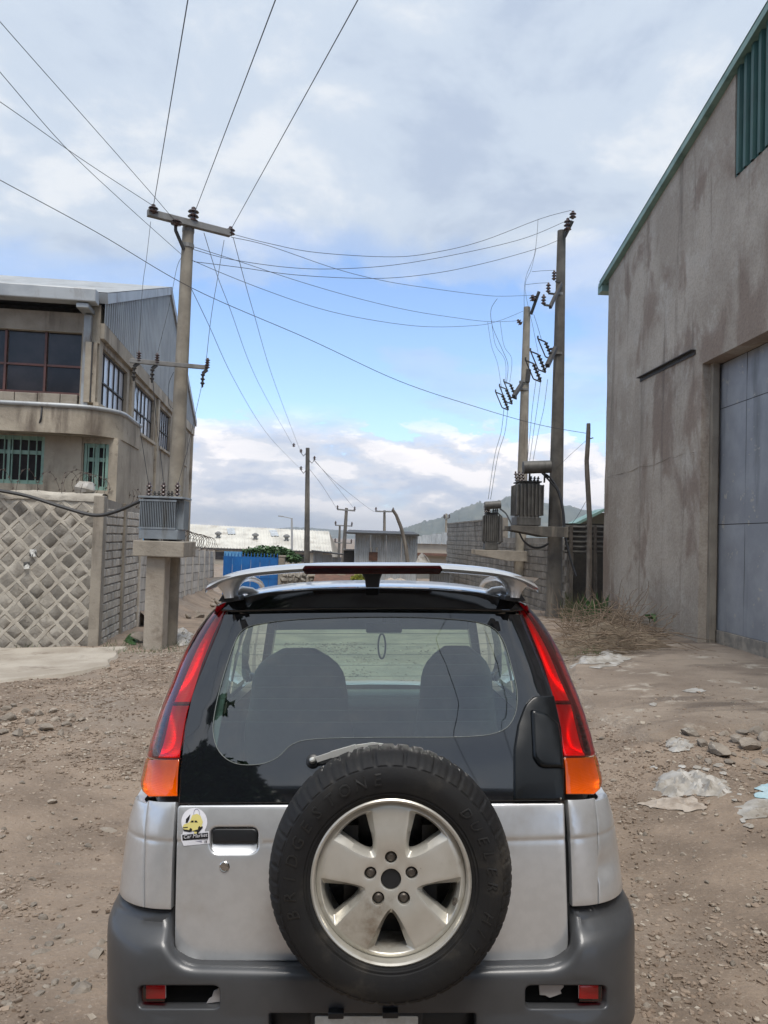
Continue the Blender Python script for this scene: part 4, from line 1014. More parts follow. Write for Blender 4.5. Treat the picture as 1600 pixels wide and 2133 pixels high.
# ------------------------------------------------------------------ razor wire
def coil(label, p, q, rad, turns, r=.006, seed=1):
    rs = random.Random(seed); p, q = Vector(p), Vector(q); d = q - p; m = MB(); n = turns*14; pts = []
    dn = d.normalized(); a = dn.cross(Vector((0,0,1))).normalized()
    for i in range(n+1):
        t = i/n; th = 2*PI*turns*t; rr = rad*(1 + .25*noise.noise(Vector((t*turns*.9, seed, 0))))
        pts.append(p + d*t + a*(rr*math.cos(th)) + Vector((0,0,1))*(rr*math.sin(th) + rad*.85) + dn*(.10*noise.noise(Vector((t*turns*1.7, seed, 4)))))
    m.tube(pts, r, 3)
    for i in range(0, n, 2): c = pts[i]; m.beam(c - Vector((.014, 0, .014)), c + Vector((.014, 0, .014)), .006, .022)
    return tag(obj('razor_wire', m, K['razor']), label, 'razor wire', 'coils of razor wire on the walls')
coil('tangled razor wire coil on the block wall beside the grey transformer', wl(-.5, .2, WTOP), wl(-.15, 3.4, WTOP - .1), .24, 13, .0045, 1)
coil('thin razor wire coil along the stone wall below the barred windows', wl(-3.2, .15, WTOP), wl(-.3, .15, WTOP), .22, 8, .004, 2)
zq = gz0(*(wl(0, 6, 0).xy)) + 1.87
coil('rusty razor wire coil on the panel wall leading to the blue gate', wl(-.02, 3.9, zq + .05), wl(-.02, 19.5, gz0(*(wl(0, 19, 0).xy)) + 1.9), .28, 20, .011, 3)

# ------------------------------------------------------------------ block wall, lean-to and gap on the right
QD = Vector((-.07, 1, 0)).normalized(); QN = Vector((1, .07, 0)).normalized(); QP = Vector((5.02, 20.0, 0))
def qw(t, z, w=0.): return QP + QD*t + QN*w + Vector((0, 0, z))
def qt(px, py): p = on_plane(px, py, QP, QN) - QP; return p.dot(QD), p.z
def build_right_block_wall():
    t_end = qt(931, 1130)[0]; t_step = qt(1046, 1120)[0]; z_hi = qt(934, 1091)[1]; z_lo = qt(1105, 1119)[1]; t_near = qt(1178, 1200)[0]
    root = thing('hollow_block_wall', 'grey hollow block wall behind the two old transformer poles', 'wall', qw(0, -.3))
    zb = -1.6; h, l = .205, .42; rs = random.Random(21); pool = []
    for (a, b, zt) in ((t_near, t_step, z_lo), (t_step, t_end, z_hi)):
        obj('wall_core', MB().add([qw(a, zb, .02), qw(b, zb, .02), qw(b, zt - .02, .02), qw(a, zt - .02, .02), qw(a, zb, .2), qw(b, zb, .2), qw(b, zt - .02, .2), qw(a, zt - .02, .2)],
            [(0,1,2,3),(7,6,5,4),(0,4,5,1),(1,5,6,2),(2,6,7,3),(3,7,4,0)]), K['joint'], root)
    for k in range(4):
        m = MB(); e = .011
        for d, f in ((.10, 1.), (-.006, 1.), (-.014, .93)):
            for y, z in ((-l/2+e, -h/2+e), (l/2-e, -h/2+e), (l/2-e, h/2-e), (-l/2+e, h/2-e)): m.v.append(Vector((d + rs.uniform(-.003,.003), y*f + rs.uniform(-.004,.004), z*f + rs.uniform(-.004,.004))))
        for L_ in (0, 1):
            for i in range(4): m.f.append((L_*4+i, L_*4+(i+1) % 4, L_*4+4+(i+1) % 4, L_*4+4+i))
        m.f.append((8,9,10,11)); pool.append(m)
    meshes = [mesh_of('block', m, K['blockr'], smooth=30) for m in pool]
    pos = []; z = -.72; j = 0
    while z < z_hi:
        t = t_near + .2 + (.21 if j % 2 else 0)
        while t < t_end - .15:
            if z + h/2 < (z_lo if t < t_step else z_hi) + .02 and z > gz0(*(qw(t, 0).xy)) - .2: pos.append((t, z))
            t += l
        z += h; j += 1
    vis = lambda t, z: (0 if z > gz0(*(qw(t, 0).xy)) + .25 else 8) + t
    pos.sort(key=lambda p: vis(*p)); rot = math.atan2(.07, 1); rest = MB()
    for i, (t, z) in enumerate(pos):
        if i < 298: inst('block', rs.choice(meshes), root, qw(t, z, rs.uniform(-.006,.006)), (0, 0, rot))
        else:
            b = rs.choice(pool); o = len(rest.v); M_ = Matrix.Translation(qw(t, z)) @ Matrix.Rotation(rot, 4, 'Z')
            rest.v += [M_ @ v for v in b.v]; rest.f += [tuple(o+k for k in f) for f in b.f]
    o = obj('far_block', rest, K['blockr'], root, smooth=30)
    if o: o['kind'] = 'stuff'
    obj('coping', MB().beam(qw(t_step, z_hi, .09), qw(t_end, z_hi, .09), .26, .06), K['conc'], root)
    # grey sheet roof edge standing over the wall
    s = thing('sheet_roof_edge', 'pale ribbed sheet panel above the block wall behind the smaller transformer', 'sheet', qw(t_step - 1, z_lo, .5))
    tA, tB = qt(1063, 1090)[0], qt(1034, 1090)[0]
    t = tA
    while t < tB:
        t2 = min(t + .8, tB); m = MB(); pr = []
        for i in range(5): w = (t2-t)/5; pr += [(t+i*w, .5), (t+(i+.4)*w, .5), (t+(i+.5)*w, .54), (t+(i+.9)*w, .54)]
        for x, w in pr: m.v += [qw(x, z_lo - .1, w), qw(x, z_hi + .35, w)]
        for i in range(len(pr)-1): m.f.append((2*i, 2*i+2, 2*i+3, 2*i+1))
        obj('sheet_panel', m, K['shedsheet'], s); t = t2
build_right_block_wall()
def corrugated(mb, p0, du, dv, n, amp, nrm):
    """rounded corrugations: waves along du, sheet length dv"""
    for i in range(n*4+1):
        u = i/(n*4); o = nrm*(amp*math.sin(2*PI*n*u)); mb.v += [p0 + du*u + o, p0 + du*u + dv + o]
    for i in range(n*4): a = len(mb.v) - 2*(n*4+1) + 2*i; mb.f.append((a, a+2, a+3, a+1))
    return mb
def build_gap():
    Y = 19.6; root = thing('corrugated_fence', 'dark corrugated iron fence in the gap beside the warehouse', 'fence', at(1215, 1290, Y))
    m = MB(); a, b = at(1176, 1090, Y), at(1262, 1094, Y); c = at(1176, 1152, Y)
    for k in range(2):
        p = at(1176 + 43*k, 1152, Y - .03*k); u = Vector((X(1176 + 44*k + 44, 1152, Y) - p.x, 0, 0)); m = MB()
        corrugated(m, p, Vector((0, 0, (a - c).z)), u, 6, .03, Vector((0, -1, 0))); obj('iron_sheet', m, K['told'], root, smooth=True)
    obj('gap_shadow_sheet', MB().add([at(1150, 1152, Y + .7), at(1275, 1152, Y + .7), Vector((X(1275, 1150, Y + .7), Y + .7, -.5)), Vector((X(1150, 1150, Y + .7), Y + .7, -.5))], [(0,1,2,3)]), K['dark'], root)  # dark sheet stands in for the shadow in the gap below the iron
    obj('fence_post', MB().tube([at(1190, 1095, Y - .1), Vector((X(1188, 1250, Y), Y - .1, -.3))], .05, 7).tube([at(1240, 1095, Y - .1), Vector((X(1240, 1250, Y), Y - .1, -.3))], .045, 7), K['woodpole'], root)
    r2 = thing('lean_to_roof', 'small pale sheet roof end showing above the corrugated fence', 'roof', at(1220, 1080, 21.5))
    p, q, s = at(1192, 1092, 21.5), at(1250, 1063, 21.5), at(1250, 1092, 21.5)
    obj('roof_sheet', MB().beam(p, q, .9, .07).beam(q, at(1275, 1063, 21.5), .9, .07), K['greentrim'], r2)
    obj('gable_board', MB().prism([at(1206, 1092, 21.7), at(1262, 1092, 21.7), at(1262, 1068, 21.7), at(1250, 1068, 21.7)], (0, .04, 0)), K['cream'], r2)
build_gap()

# ------------------------------------------------------------------ the far end of the lane
def ribbed(mb, a, b, c, d, n, h, nrm):
    """sheet a-b (eave) to d-c (ridge) with raised ribs"""
    mb.add([a, b, c, d], [(0,1,2,3)])
    for i in range(n):
        u = (i+.5)/n; p = a.lerp(b, u) + nrm*h; q = d.lerp(c, u) + nrm*h; mb.beam(p, q, (b-a).length/n*.22, h*2, up=nrm)
    return mb
def build_far():
    YA = 88.; root = thing('white_roofed_hall', 'long low hall with stained white ribbed roof and skylights at the end of the lane', 'building', at(545, 1175, YA))
    e0, e1 = at(380, 1139, YA), at(692, 1149, YA); r0, r1 = at(380, 1091, YA + 9), at(686, 1107, YA + 9); nrm = (e1 - e0).cross(r0 - e0).normalized()
    if nrm.z < 0: nrm = -nrm
    n = 12
    for i in range(n):
        a, b = e0.lerp(e1, i/n), e0.lerp(e1, (i+.985)/n); c, d = r0.lerp(r1, (i+.985)/n), r0.lerp(r1, i/n)
        obj('roof_panel', ribbed(MB(), a, b, c, d, 4, .05, nrm), K['whiteroof'], root)
    for u, v in ((.33, .72), (.62, .72), (.44, .72)):
        p = e0.lerp(e1, u).lerp(r0.lerp(r1, u), v) + nrm*.12
        if u != .44: obj('skylight', MB().beam(p - (r0-e0)*.13, p + (r0-e0)*.13, .9, .05, up=nrm), K['shedsheet'], root)
    for u in (.24, .49, .70):
        p = e0.lerp(e1, u).lerp(r0.lerp(r1, u), .42); obj('roof_vent', MB().lathe([(.22, 0), (.22, .35), (.40, .45), (.40, .62), (.1, .8)], 10, p, (0,0,1)), K['galv'], root, smooth=40)
    zg = -2.0
    hs = []; m = MB(); w0, w1 = at(392, 1150, YA + .5), at(690, 1150, YA + .5)
    m.add([Vector((w0.x, YA + .5, zg)), Vector((w1.x, YA + .5, zg)), Vector((w1.x, YA + .5, e1.z - .1)), Vector((w0.x, YA + .5, e0.z - .1))], [(0,1,2,3)])
    obj('wall', m, K['cream'], root)
    obj('painted_eave_shadow', MB().beam(e0 - Vector((0,0,.12)), e1 - Vector((0,0,.12)), .1, .22), K['dark'], root)  # dark strip paints the shade below the eave
    for i in range(7):
        x = w0.x + (w1.x - w0.x)*(i + .35)/7; obj('window', MB().box(x, x + 1.3, YA + .42, YA + .49, e1.z - 1.3, e1.z - .45), K['darkglass'], root)
    obj('end_wall', MB().add([Vector((w1.x, YA + .5, zg)), Vector((w1.x, YA + 18, zg)), Vector((w1.x, YA + 18, e1.z)), r1 - Vector((0,0,.1)), Vector((w1.x, YA + .5, e1.z - .1))], [(0,1,2,3,4)]), K['cream'], root)
    # grey shed
    YB = 33.; s = thing('corrugated_shed', 'small grey corrugated shed with flat dark roof edge near the lane end', 'shed', at(803, 1175, YB))
    x0, x1 = X(740, 1140, YB), X(869, 1140, YB); z1 = Z(804, 1111, YB); z0 = -1.1
    n = 4; hole = (X(769, 1150, YB), X(787, 1150, YB))
    for i in range(n):
        a, b = x0 + (x1-x0)*i/n, x0 + (x1-x0)*(i+1)/n - .012; m = MB(); corrugated(m, Vector((a, YB, z0)), Vector((b-a, 0, 0)), Vector((0, 0, z1 - z0 - .02*i)), 7, .018, Vector((0, -1, 0)))
        obj('sheet_panel', m, K['shedsheet'], s, smooth=True)
    m = MB(); corrugated(m, Vector((x1, YB + .02, z0)), Vector((.1, 4, 0)), Vector((0, 0, z1 - z0)), 12, .018, Vector((1, 0, 0))); obj('side_sheet', m, K['shedsheet'], s, smooth=True)
    m = MB(); corrugated(m, Vector((x0, YB + .02, z0)), Vector((-.1, 4, 0)), Vector((0, 0, z1 - z0)), 12, .018, Vector((1, 0, 0))); obj('side_sheet', m, K['shedsheet'], s, smooth=True)
    obj('roof', MB().beam(at(720, 1110, YB - .3), at(873, 1115, YB - .3), .5, .07).add([at(720, 1108, YB - .3), at(873, 1113, YB - .3), at(873, 1113, YB - .3) + Vector((0, 4.6, .15)), at(720, 1108, YB - .3) + Vector((0, 4.6, .15))], [(0,1,2,3)]), K['dark'], s)
    obj('vent_opening', MB().box(hole[0], hole[1], YB - .05, YB - .01, Z(780, 1168, YB), Z(780, 1150, YB)), K['rust'], s)
    for px in (773, 785): obj('vent_pipe', MB().lathe([(.035, 0), (.035, .12), (.06, .14), (.05, .2)], 8, at(px, 1150, YB - .06), (0,0,1)), K['whiteroof'], s)
    # low grey lean-to
    YC = 40.; t = thing('low_shed', 'low pale sheet lean-to beside the leaning pole', 'shed', at(680, 1170, YC))
    x0, x1 = X(653, 1150, YC), X(712, 1150, YC)
    for i in range(3):
        a, b = x0 + (x1-x0)*i/3, x0 + (x1-x0)*(i+1)/3 - .012; m = MB(); corrugated(m, Vector((a, YC, -1.4)), Vector((b-a, 0, 0)), Vector((0, 0, Z(680, 1150 + 5*i, YC) + 1.4)), 6, .018, Vector((0, -1, 0))); obj('sheet_panel', m, K['shedsheet'], t, smooth=True)
    obj('roof', MB().beam(at(650, 1147, YC - .2), at(716, 1155, YC - .2), .9, .06), K['dark'], t)
    b = thing('dark_sheet_box', 'dark boxy panel standing between the lean-to and the shed', 'panel', at(727, 1170, 36.))
    obj('panel', MB().box(X(716, 1150, 36.), X(738, 1150, 36.), 36., 36.4, -1.2, Z(728, 1147, 36.)), K['dark'], b, bevel=.02); obj('cap', MB().box(X(714, 1150, 36.), X(741, 1150, 36.), 35.9, 36.5, Z(728, 1147, 36.)+.003, Z(728, 1144, 36.)), K['galv'], b)
    # far sheet-roofed shops on the right
    YD = 62.; h = thing('far_shop_building', 'far cream shop with grey sheet front between the shed and the block wall', 'building', at(905, 1175, YD))
    x0, x1 = X(866, 1140, YD), X(960, 1140, YD)
    obj('wall', MB().box(x0, x1, YD, YD + 6, -2, Z(900, 1132, YD)), K['cream'], h)
    for i in range(5):
        a, b_ = x0 - .3 + (x1-x0+.3)*i/5, x0 - .3 + (x1-x0+.3)*(i+1)/5 - .03; m = MB(); corrugated(m, Vector((a, YD - .25, Z(900, 1133, YD))), Vector((b_-a, 0, 0)), Vector((0, .2, Z(870 + 18*i, 1117 - 2.6*i, YD) - Z(900, 1133, YD))), 5, .03, Vector((0, -1, 0))); obj('sheet_panel', m, K['sheet'], h, smooth=True)
    obj('awning', MB().box(x0, x1, YD - 1.2, YD - .02, Z(900, 1157, YD), Z(900, 1152, YD)), K['rust'], h)
    # blue gate with spikes
    YE = 33.5; g = thing('blue_gate', 'bright blue sheet metal gate with spikes along its top', 'gate', at(520, 1240, YE))
    x0, x1 = X(464, 1200, YE), X(579, 1200, YE); zt = Z(520, 1160, YE); n = 6; g0 = -1.0
    for i in range(n):
        a, b_ = x0 + (x1-x0)*i/n + .006, x0 + (x1-x0)*(i+1)/n - .006
        for zz0, zz1 in ((g0, g0 + .5*(zt-g0) - .01), (g0 + .5*(zt-g0) + .01, zt)):
            obj('sheet_panel', MB().grid(lambda u, v: (a + (b_-a)*u, YE + .012*noise.noise(Vector((a*5+u*2, v*3, 1))), zz0 + (zz1-zz0)*v), 3, 3), K['blue'], g, smooth=True)
    obj('gate_frame', MB().box(x0, x1, YE + .03, YE + .08, zt - .09, zt + .0).box(x0, x1, YE + .03, YE + .08, g0 + .5*(zt-g0) - .04, g0 + .5*(zt-g0) + .04).box(x0, x0 + .07, YE + .03, YE + .08, g0, zt).box(x1 - .07, x1, YE + .03, YE + .08, g0, zt), K['blue'], g)
    for i in range(17):
        x = x0 + .06 + (x1-x0-.12)*i/16; obj('spike', MB().lathe([(.022, 0), (.022, .10), (.001, .19)], 6, (x, YE + .05, zt + .002), (0,0,1)), K['blue'], g)
    p = thing('blue_sheet', 'pale blue sheet standing behind the top of the blue gate', 'sheet', at(480, 1160, 34.2))
    m = MB(); corrugated(m, at(466, 1175, 34.2), Vector((X(504, 1175, 34.2) - X(466, 1175, 34.2), 0, 0)), Vector((0, 0, Z(480, 1148, 34.2) - Z(480, 1175, 34.2))), 6, .02, Vector((0,-1,0))); obj('sheet_panel', m, K['bluetarp'], p, smooth=True)
    c = thing('gate_pillar', 'plain concrete gate pillar at the far edge of the blue gate', 'pillar', at(586, 1240, YE))
    obj('shaft', MB().box(X(579, 1200, YE) + .01, X(592, 1200, YE), YE - .1, YE + .25, -1.1, Z(586, 1160, YE)), K['conc'], c, bevel=.02)
    obj('cap', MB().box(X(579, 1200, YE) + .01, X(593, 1200, YE) + .02, YE - .12, YE + .27, Z(586, 1160, YE) + .002, Z(586, 1157, YE)), K['conc'], c)
    # rubble boundary and low roofs seen below the spoiler
    YF = 31.; w = thing('rubble_wall', 'low rough rubble wall behind the lane under the far sheds', 'wall', at(620, 1240, YF)); rs = random.Random(4); pool = []
    for k in range(4):
        m = MB(); bm = bmesh.new(); bmesh.ops.create_icosphere(bm, subdivisions=1, radius=1)
        m.v = [v.co*(1 + rs.uniform(-.2, .15)) for v in bm.verts]; m.f = [tuple(v.index for v in f.verts) for f in bm.faces]; bm.free(); pool.append(mesh_of('stone', m, K['stone']))
    xa, xb = X(590, 1200, YF), X(718, 1200, YF); zt = Z(620, 1196, YF)
    obj('wall_core', MB().box(xa, xb, YF + .1, YF + .4, -1.1, zt - .1), K['joint'], w)
    x = xa
    while x < xb:
        z = -.75
        while z < zt:
            inst('stone', rs.choice(pool), w, (x + rs.uniform(-.03,.03), YF + .1, z), (rs.random()*3, rs.random()*3, rs.random()*3), (.17*rs.uniform(.7,1.2), .14, .13*rs.uniform(.7,1.2))); z += .2
        x += .28
    YG = 29.; l = thing('rusty_low_roof', 'rust brown patched low roof in the gap below the spoiler', 'roof', at(690, 1215, YG))
    m = MB(); a = at(650, 1222, YG); m.grid(lambda u, v: a + Vector(((X(742, 1222, YG) - a.x)*u, 1.8*v, .45*v + .05*noise.noise(Vector((u*7, v*3, 2))))), 16, 5); obj('roof_sheet', m, K['rust'], l, smooth=25)
    obj('eave_board', MB().beam(at(640, 1199, YG + 1.7), at(720, 1197, YG + 1.7), .3, .05), K['cream'], l)
    tp = thing('pale_tarpaulin', 'pale crumpled tarpaulin heap behind the car roof centre', 'tarpaulin', at(825, 1215, YG))
    m = MB(); a = at(792, 1224, YG); m.grid(lambda u, v: a + Vector(((X(868, 1224, YG) - a.x)*u, 2*v, math.sin(PI*u)**.5*math.sin(PI*v)**.5*.30 + .12*noise.noise(Vector((u*6, v*6, 8))))), 14, 10); obj('tarp', m, K['cloth'], tp, smooth=20)
    s2 = thing('pale_sheet_scrap', 'small tilted white sheet scrap standing by the bent broken pole', 'sheet', at(880, 1168, 31.5))
    obj('sheet_piece', MB().prism([at(866, 1172, 31.5), at(872, 1158, 31.6), at(879, 1151, 31.6), at(888, 1160, 31.5), at(893, 1172, 31.5)], (.15, .5, -.1)), K['plastic'], s2)
    sh = thing('pale_sheet_shed', 'pale painted sheet shack beside the block wall below the spoiler', 'shed', at(910, 1215, 36.))
    m = MB(); corrugated(m, at(893, 1262, 36.), Vector((X(935, 1230, 36.) - X(893, 1230, 36.), 0, 0)), Vector((0, 0, Z(910, 1190, 36.) - Z(910, 1262, 36.))), 8, .02, Vector((0,-1,0))); obj('sheet_panel', m, K['shedsheet'], sh, smooth=True)
    obj('roof', MB().beam(at(890, 1189, 36.), at(937, 1188, 36.), 1.2, .05), K['sheet'], sh)
    # hills
    def hill(label, prof, Y, depth):
        m = MB(); P = [at(px, py, Y) for px, py in prof]; rows = []; NX = 260
        def f(u, v):
            i = min(len(P)-2, int(u*(len(P)-1))); t = u*(len(P)-1) - i; t = t*t*(3-2*t); p = P[i].lerp(P[i+1], t); k = math.sin(PI*v)
            h = max(p.z + 30, 1)*k*(1 + .10*noise.noise(Vector((u*14, v*5, Y)))) - 30 + (7*abs(noise.noise(Vector((u*70, v*20, 3)))) + 5*abs(noise.noise(Vector((u*210, v*40, 3)))) if 0 < v < 1 else 0)
            return (p.x + depth*.1*(v-.5), Y + depth*(v-.5), h)
        m.grid(f, NX, 16); tag(obj('hill', m, K['hillm'], smooth=True), label, None, None, 'structure')
    hill('wooded hill', [(760,1150), (800,1122), (845,1104), (880,1090), (925,1078), (955,1066), (1000,1052), (1050,1044), (1100,1042), (1200,1060), (1400,1100), (1600,1155)], 1900., 700.)
    hill('far hill', [(380,1130), (460,1108), (560,1103), (620,1100), (680,1103), (760,1108), (840,1112), (900,1130)], 2900., 900.)
build_far()
# ------------------------------------------------------------------ the car
YC0 = 2.20                                       # world distance of the bumper face
CROOT = Vector((1.82*math.tan(ROLL) + .0031, YC0, .0))
CROT_E = (R(-3.0), -ROLL, R(0.0))                 # the lane dips ahead: the car sits nose down
from mathutils import Euler
CM = Matrix.Translation(CROOT) @ Euler(CROT_E, 'XYZ').to_matrix().to_4x4(); CMI = CM.inverted()
def proj(p):
    q = CROT.transposed() @ ((CM @ Vector(p)) - CAM); return (CX + FPX*q.x/-q.z, CY - FPX*q.y/-q.z)
CL = CMI @ CAM
def cray(px, py): return (CMI.to_3x3() @ ray(px, py)).normalized()
def cy(px, py, y): d = cray(px, py); return CL + d*((y - CL.y)/d.y)         # car-frame point on the plane y
def interp(tab, x):
    """smooth table: rows (x, v1, v2 ...) ascending"""
    if x <= tab[0][0]: return tab[0][1:]
    if x >= tab[-1][0]: return tab[-1][1:]
    i = max(k for k in range(len(tab)-1) if tab[k][0] <= x)
    a, b = tab[i], tab[i+1]; h = b[0]-a[0]; t = (x-a[0])/h; out = []
    for k in range(1, len(a)):
        m0 = (b[k]-tab[i-1][k])/(b[0]-tab[i-1][0]) if i > 0 else (b[k]-a[k])/h
        m1 = (tab[i+2][k]-a[k])/(tab[i+2][0]-a[0]) if i+2 < len(tab) else (b[k]-a[k])/h
        t2, t3 = t*t, t*t*t
        out.append((2*t3-3*t2+1)*a[k] + (t3-2*t2+t)*h*m0 + (-2*t3+3*t2)*b[k] + (t3-t2)*h*m1)
    return tuple(out)
AX = 776
rows = [(1243, 300, .385, .10), (1270, 330, .365, .14), (1300, 355, .345, .17), (1350, 386, .305, .20), (1420, 416, .255, .20), (1480, 440, .215, .20), (1550, 461, .165, .20), (1640, 484, .110, .20),
        (1700, 501, .088, .20), (1780, 514, .076, .20), (1880, 525, .070, .20), (2010, 530, .066, .20), (2200, 530, .06, .20)]
def table(rows):
    out = []
    for py, hp, y0, r in rows:
        p = cy(AX + hp, py, y0 + r + .02); W, z = p.x, p.z
        for _ in range(8):
            best = max((proj((W - r + r*math.sin(t), y0 + .02 + r*(1 - math.cos(t)), z)) for t in [PI/2*k/60 for k in range(61)]), key=lambda q: q[0])
            W -= (best[0] - AX - hp)*(2.2 + y0 + r*.7)/FPX; z += (best[1] - py)*(2.2 + y0 + r*.7)/FPX
        out.append((z, W, y0, r))
    return out[::-1]
BODY = table(rows)
ZB = [cy(AX, py, y) for py, y in ((1757, .08),)]
Z_CREASE = ZB[0].z
def body(u, z):
    W, y0, r = interp(BODY, z); y0 += .007*sstep(Z_CREASE + .010, Z_CREASE - .012, z) if False else 0
    y0 += .0030*math.exp(-((z - Z_CREASE)/.0065)**2) + .0022*(1 - sstep(Z_CREASE - .008, Z_CREASE + .008, z))
    a = abs(u); s = 1 if u >= 0 else -1; fl = W - r
    if a <= fl: x, y = a, y0
    else:
        t = (a - fl)/r
        if t <= PI/2: x, y = fl + r*math.sin(t), y0 + r*(1 - math.cos(t))
        else: x, y = W, y0 + r + (t - PI/2)*r
    y += .022*(min(a, fl)/.6)**2
    return Vector((s*x, y, z))
BUMP = table([(1868, 528, .085, .24), (1885, 536, .055, .24), (1905, 543, .030, .24), (1935, 546, .012, .24), (1990, 546, .002, .24), (2057, 546, .000, .24), (2066, 546, -.006, .24), (2110, 547, -.004, .24), (2150, 545, .015, .24), (2230, 535, .06, .24)])
def bumper_s(u, z):
    W, y0, r = interp(BUMP, z); a = abs(u); s = 1 if u >= 0 else -1; fl = W - r
    if a <= fl: x, y = a, y0
    else:
        t = (a - fl)/r
        if t <= PI/2: x, y = fl + r*math.sin(t), y0 + r*(1 - math.cos(t))
        else: x, y = W, y0 + r + (t - PI/2)*r
    y += .020*(min(a, fl)/.6)**2
    return Vector((s*x, y, z))
def uz(px, py, surf=None, tab=None):
    """where the ray of a pixel meets the rear surface, as (u, z)"""
    surf = surf or body; tab = tab or BODY; d = cray(px, py); y = .2
    for _ in range(60):
        p = CL + d*((y - CL.y)/d.y); W, y0, r = interp(tab, p.z); fl = W - r; a = abs(p.x)
        if a > fl: a = fl + r*math.asin(min(1, (a - fl)/r))
        ny = surf(math.copysign(a, p.x), p.z).y; y += .6*(ny - y)
    return (math.copysign(a, p.x), p.z)
def nrm_at(surf, u, z):
    e = .003; a = surf(u+e, z) - surf(u-e, z); b = surf(u, z+e) - surf(u, z-e); n = a.cross(b)
    return n.normalized() if n.length > 1e-9 else Vector((0,-1,0))
def panel(mb, outer, surf, off=0., thick=.02, bevel=.003, steps=2, holes=(), grid=.04, hbevel=None, hthick=None, hsteps=None, zrows=()):
    """a thick panel with rounded edges lying on a surface; openings get rounded edges too"""
    P = lambda q, d: surf(*q) + nrm_at(surf, *q)*(off - d)
    outer = ccw(outer); base = len(mb.v)
    if zrows:
        o2 = []
        for i in range(len(outer)):
            p, q = outer[i], outer[(i+1) % len(outer)]; o2.append(p)
            ts = sorted((z - p[1])/(q[1] - p[1]) for z in zrows if (p[1] - z)*(q[1] - z) < 0)
            o2 += [(p[0] + (q[0]-p[0])*t, p[1] + (q[1]-p[1])*t) for t in ts if .02 < t < .98]
        outer = o2
    def rings(loop, bv, th, st, sgn):
        prev = None
        for k in range(-1, st+1):
            if k < 0: ins, dep = 0., th
            else: a = PI/2*k/st; ins, dep = bv*(1 - math.cos(a)), bv*(1 - math.sin(a))
            lp = inset(loop, sgn*ins) if ins > 0 else loop; o = len(mb.v); mb.v += [P(q, dep) for q in lp]; m = len(lp)
            if prev is not None: mb.f += [(prev+i, prev+(i+1) % m, o+(i+1) % m, o+i) for i in range(m)]
            prev = o
        return lp
    fo = rings(outer, bevel, thick, steps, 1)
    fh = [rings(ccw(h), (.0155 if len(h) > 33 else .0022) if hbevel is None and len(holes) > 8 else hbevel if hbevel is not None else bevel, hthick or thick, hsteps or steps, -1) for h in holes]
    vs, fs = cdt(fo, fh, grid, .55, zrows); o = len(mb.v); mb.v += [P((v[0], v[1]), 0) for v in vs]; mb.f += [tuple(o+i for i in f) for f in fs]
    bm = bmesh.new(); VV = [bm.verts.new(v) for v in mb.v[base:]]
    for f in mb.f:
        if f[0] >= base:
            try: bm.faces.new([VV[i - base] for i in f])
            except ValueError: pass
    bmesh.ops.remove_doubles(bm, verts=bm.verts, dist=2e-5); bm.verts.index_update()
    mb.f = [f for f in mb.f if f[0] < base]; mb.v = mb.v[:base] + [v.co.copy() for v in bm.verts]
    mb.f += [tuple(base + v.index for v in f.verts) for f in bm.faces]; bm.free()
    return mb
def lines(px_pts, step=None, surf=None, tab=None):
    return [uz(x, y, surf, tab) for x, y in px_pts]

# materials of the car
K['silver'] = M('silver_paint', (.60,.61,.62), (.565,.575,.585), 30, .30, .6, coat=.6, spots=(.44,.415,.385), sp_scale=2.6, sp_rng=(.5,.8), coords='object')
K['bumperm'] = M('bumper_grey', (.064,.066,.070), (.056,.058,.062), 6, .40, .25, coat=.2, coords='object', spots=(.15,.14,.13), sp_scale=3, sp_rng=(.55,.8))
K['frit'] = M('glass_black_border', (.007,.008,.010), None, rough=.03, spec=.9, coat=.5)
K['gloss'] = M('black_gloss', (.007,.008,.010), None, rough=.06, spec=.5, coat=.4)
K['rubber'] = M('tyre_rubber', (.009,.009,.010), (.014,.0135,.013), 5, .62, spec=.3, bump=.2, bscale=60, coords='object', stain=(.060,.052,.042), st_scale=(5,5,5), st_rng=(.54,.78), bdist=.004)
K['rubber2'] = M('tyre_letter_rubber', (.017,.0165,.016), None, rough=.45, spec=.4)
K['alloy'] = M('alloy_rim', (.60,.58,.53), (.51,.49,.435), 5, .34, .55, coords='object', stain=(.24,.19,.14), st_scale=(7,7,7), st_rng=(.56,.8), spots=(.26,.21,.16), sp_scale=22, sp_rng=(.68,.74))
K['nut'] = M('lug_nut', (.12,.105,.09), (.08,.068,.058), 30, .5, .6)
K['chrome'] = M('chrome', (.62,.62,.60), None, rough=.12, metal=1.)
K['steel'] = M('wiper_steel', (.50,.50,.48), None, rough=.4, metal=.25)
K['nutbright'] = M('pivot_nut', (.62,.62,.58), None, rough=.25, metal=.5)
K['reflect'] = M('lamp_reflector', (.88,.86,.86), None, rough=.30, metal=.45, wave=75., bump=.22, coords='object', bdist=.003)
K['lensk'] = glass('smoked_red_lens', (.20,.008,.014), 1.0, .05)
K['lampmid'] = M('lamp_mid', (.45,.36,.36), None, rough=.45, coords='object')
K['lampdark'] = M('lamp_dark', (.10,.03,.03), None, rough=.5, coords='object')
K['lensm'] = glass('mid_red_lens', (.96,.03,.06), 1.4, .03)
K['coverblack'] = M('cover_black', (.006,.007,.008), None, rough=.22, spec=.35)
K['edge'] = M('glass_edge', (.20,.22,.21), None, rough=.5)
K['pit'] = M('dark_recess', (.006,.006,.006), None, rough=.95, spec=.1)
K['lampback'] = M('lamp_shell', (.38,.36,.35), None, rough=.5, metal=.2, coords='object')
K['seat'] = M('seat_cloth', (.070,.077,.080), (.055,.061,.064), 20, .9)
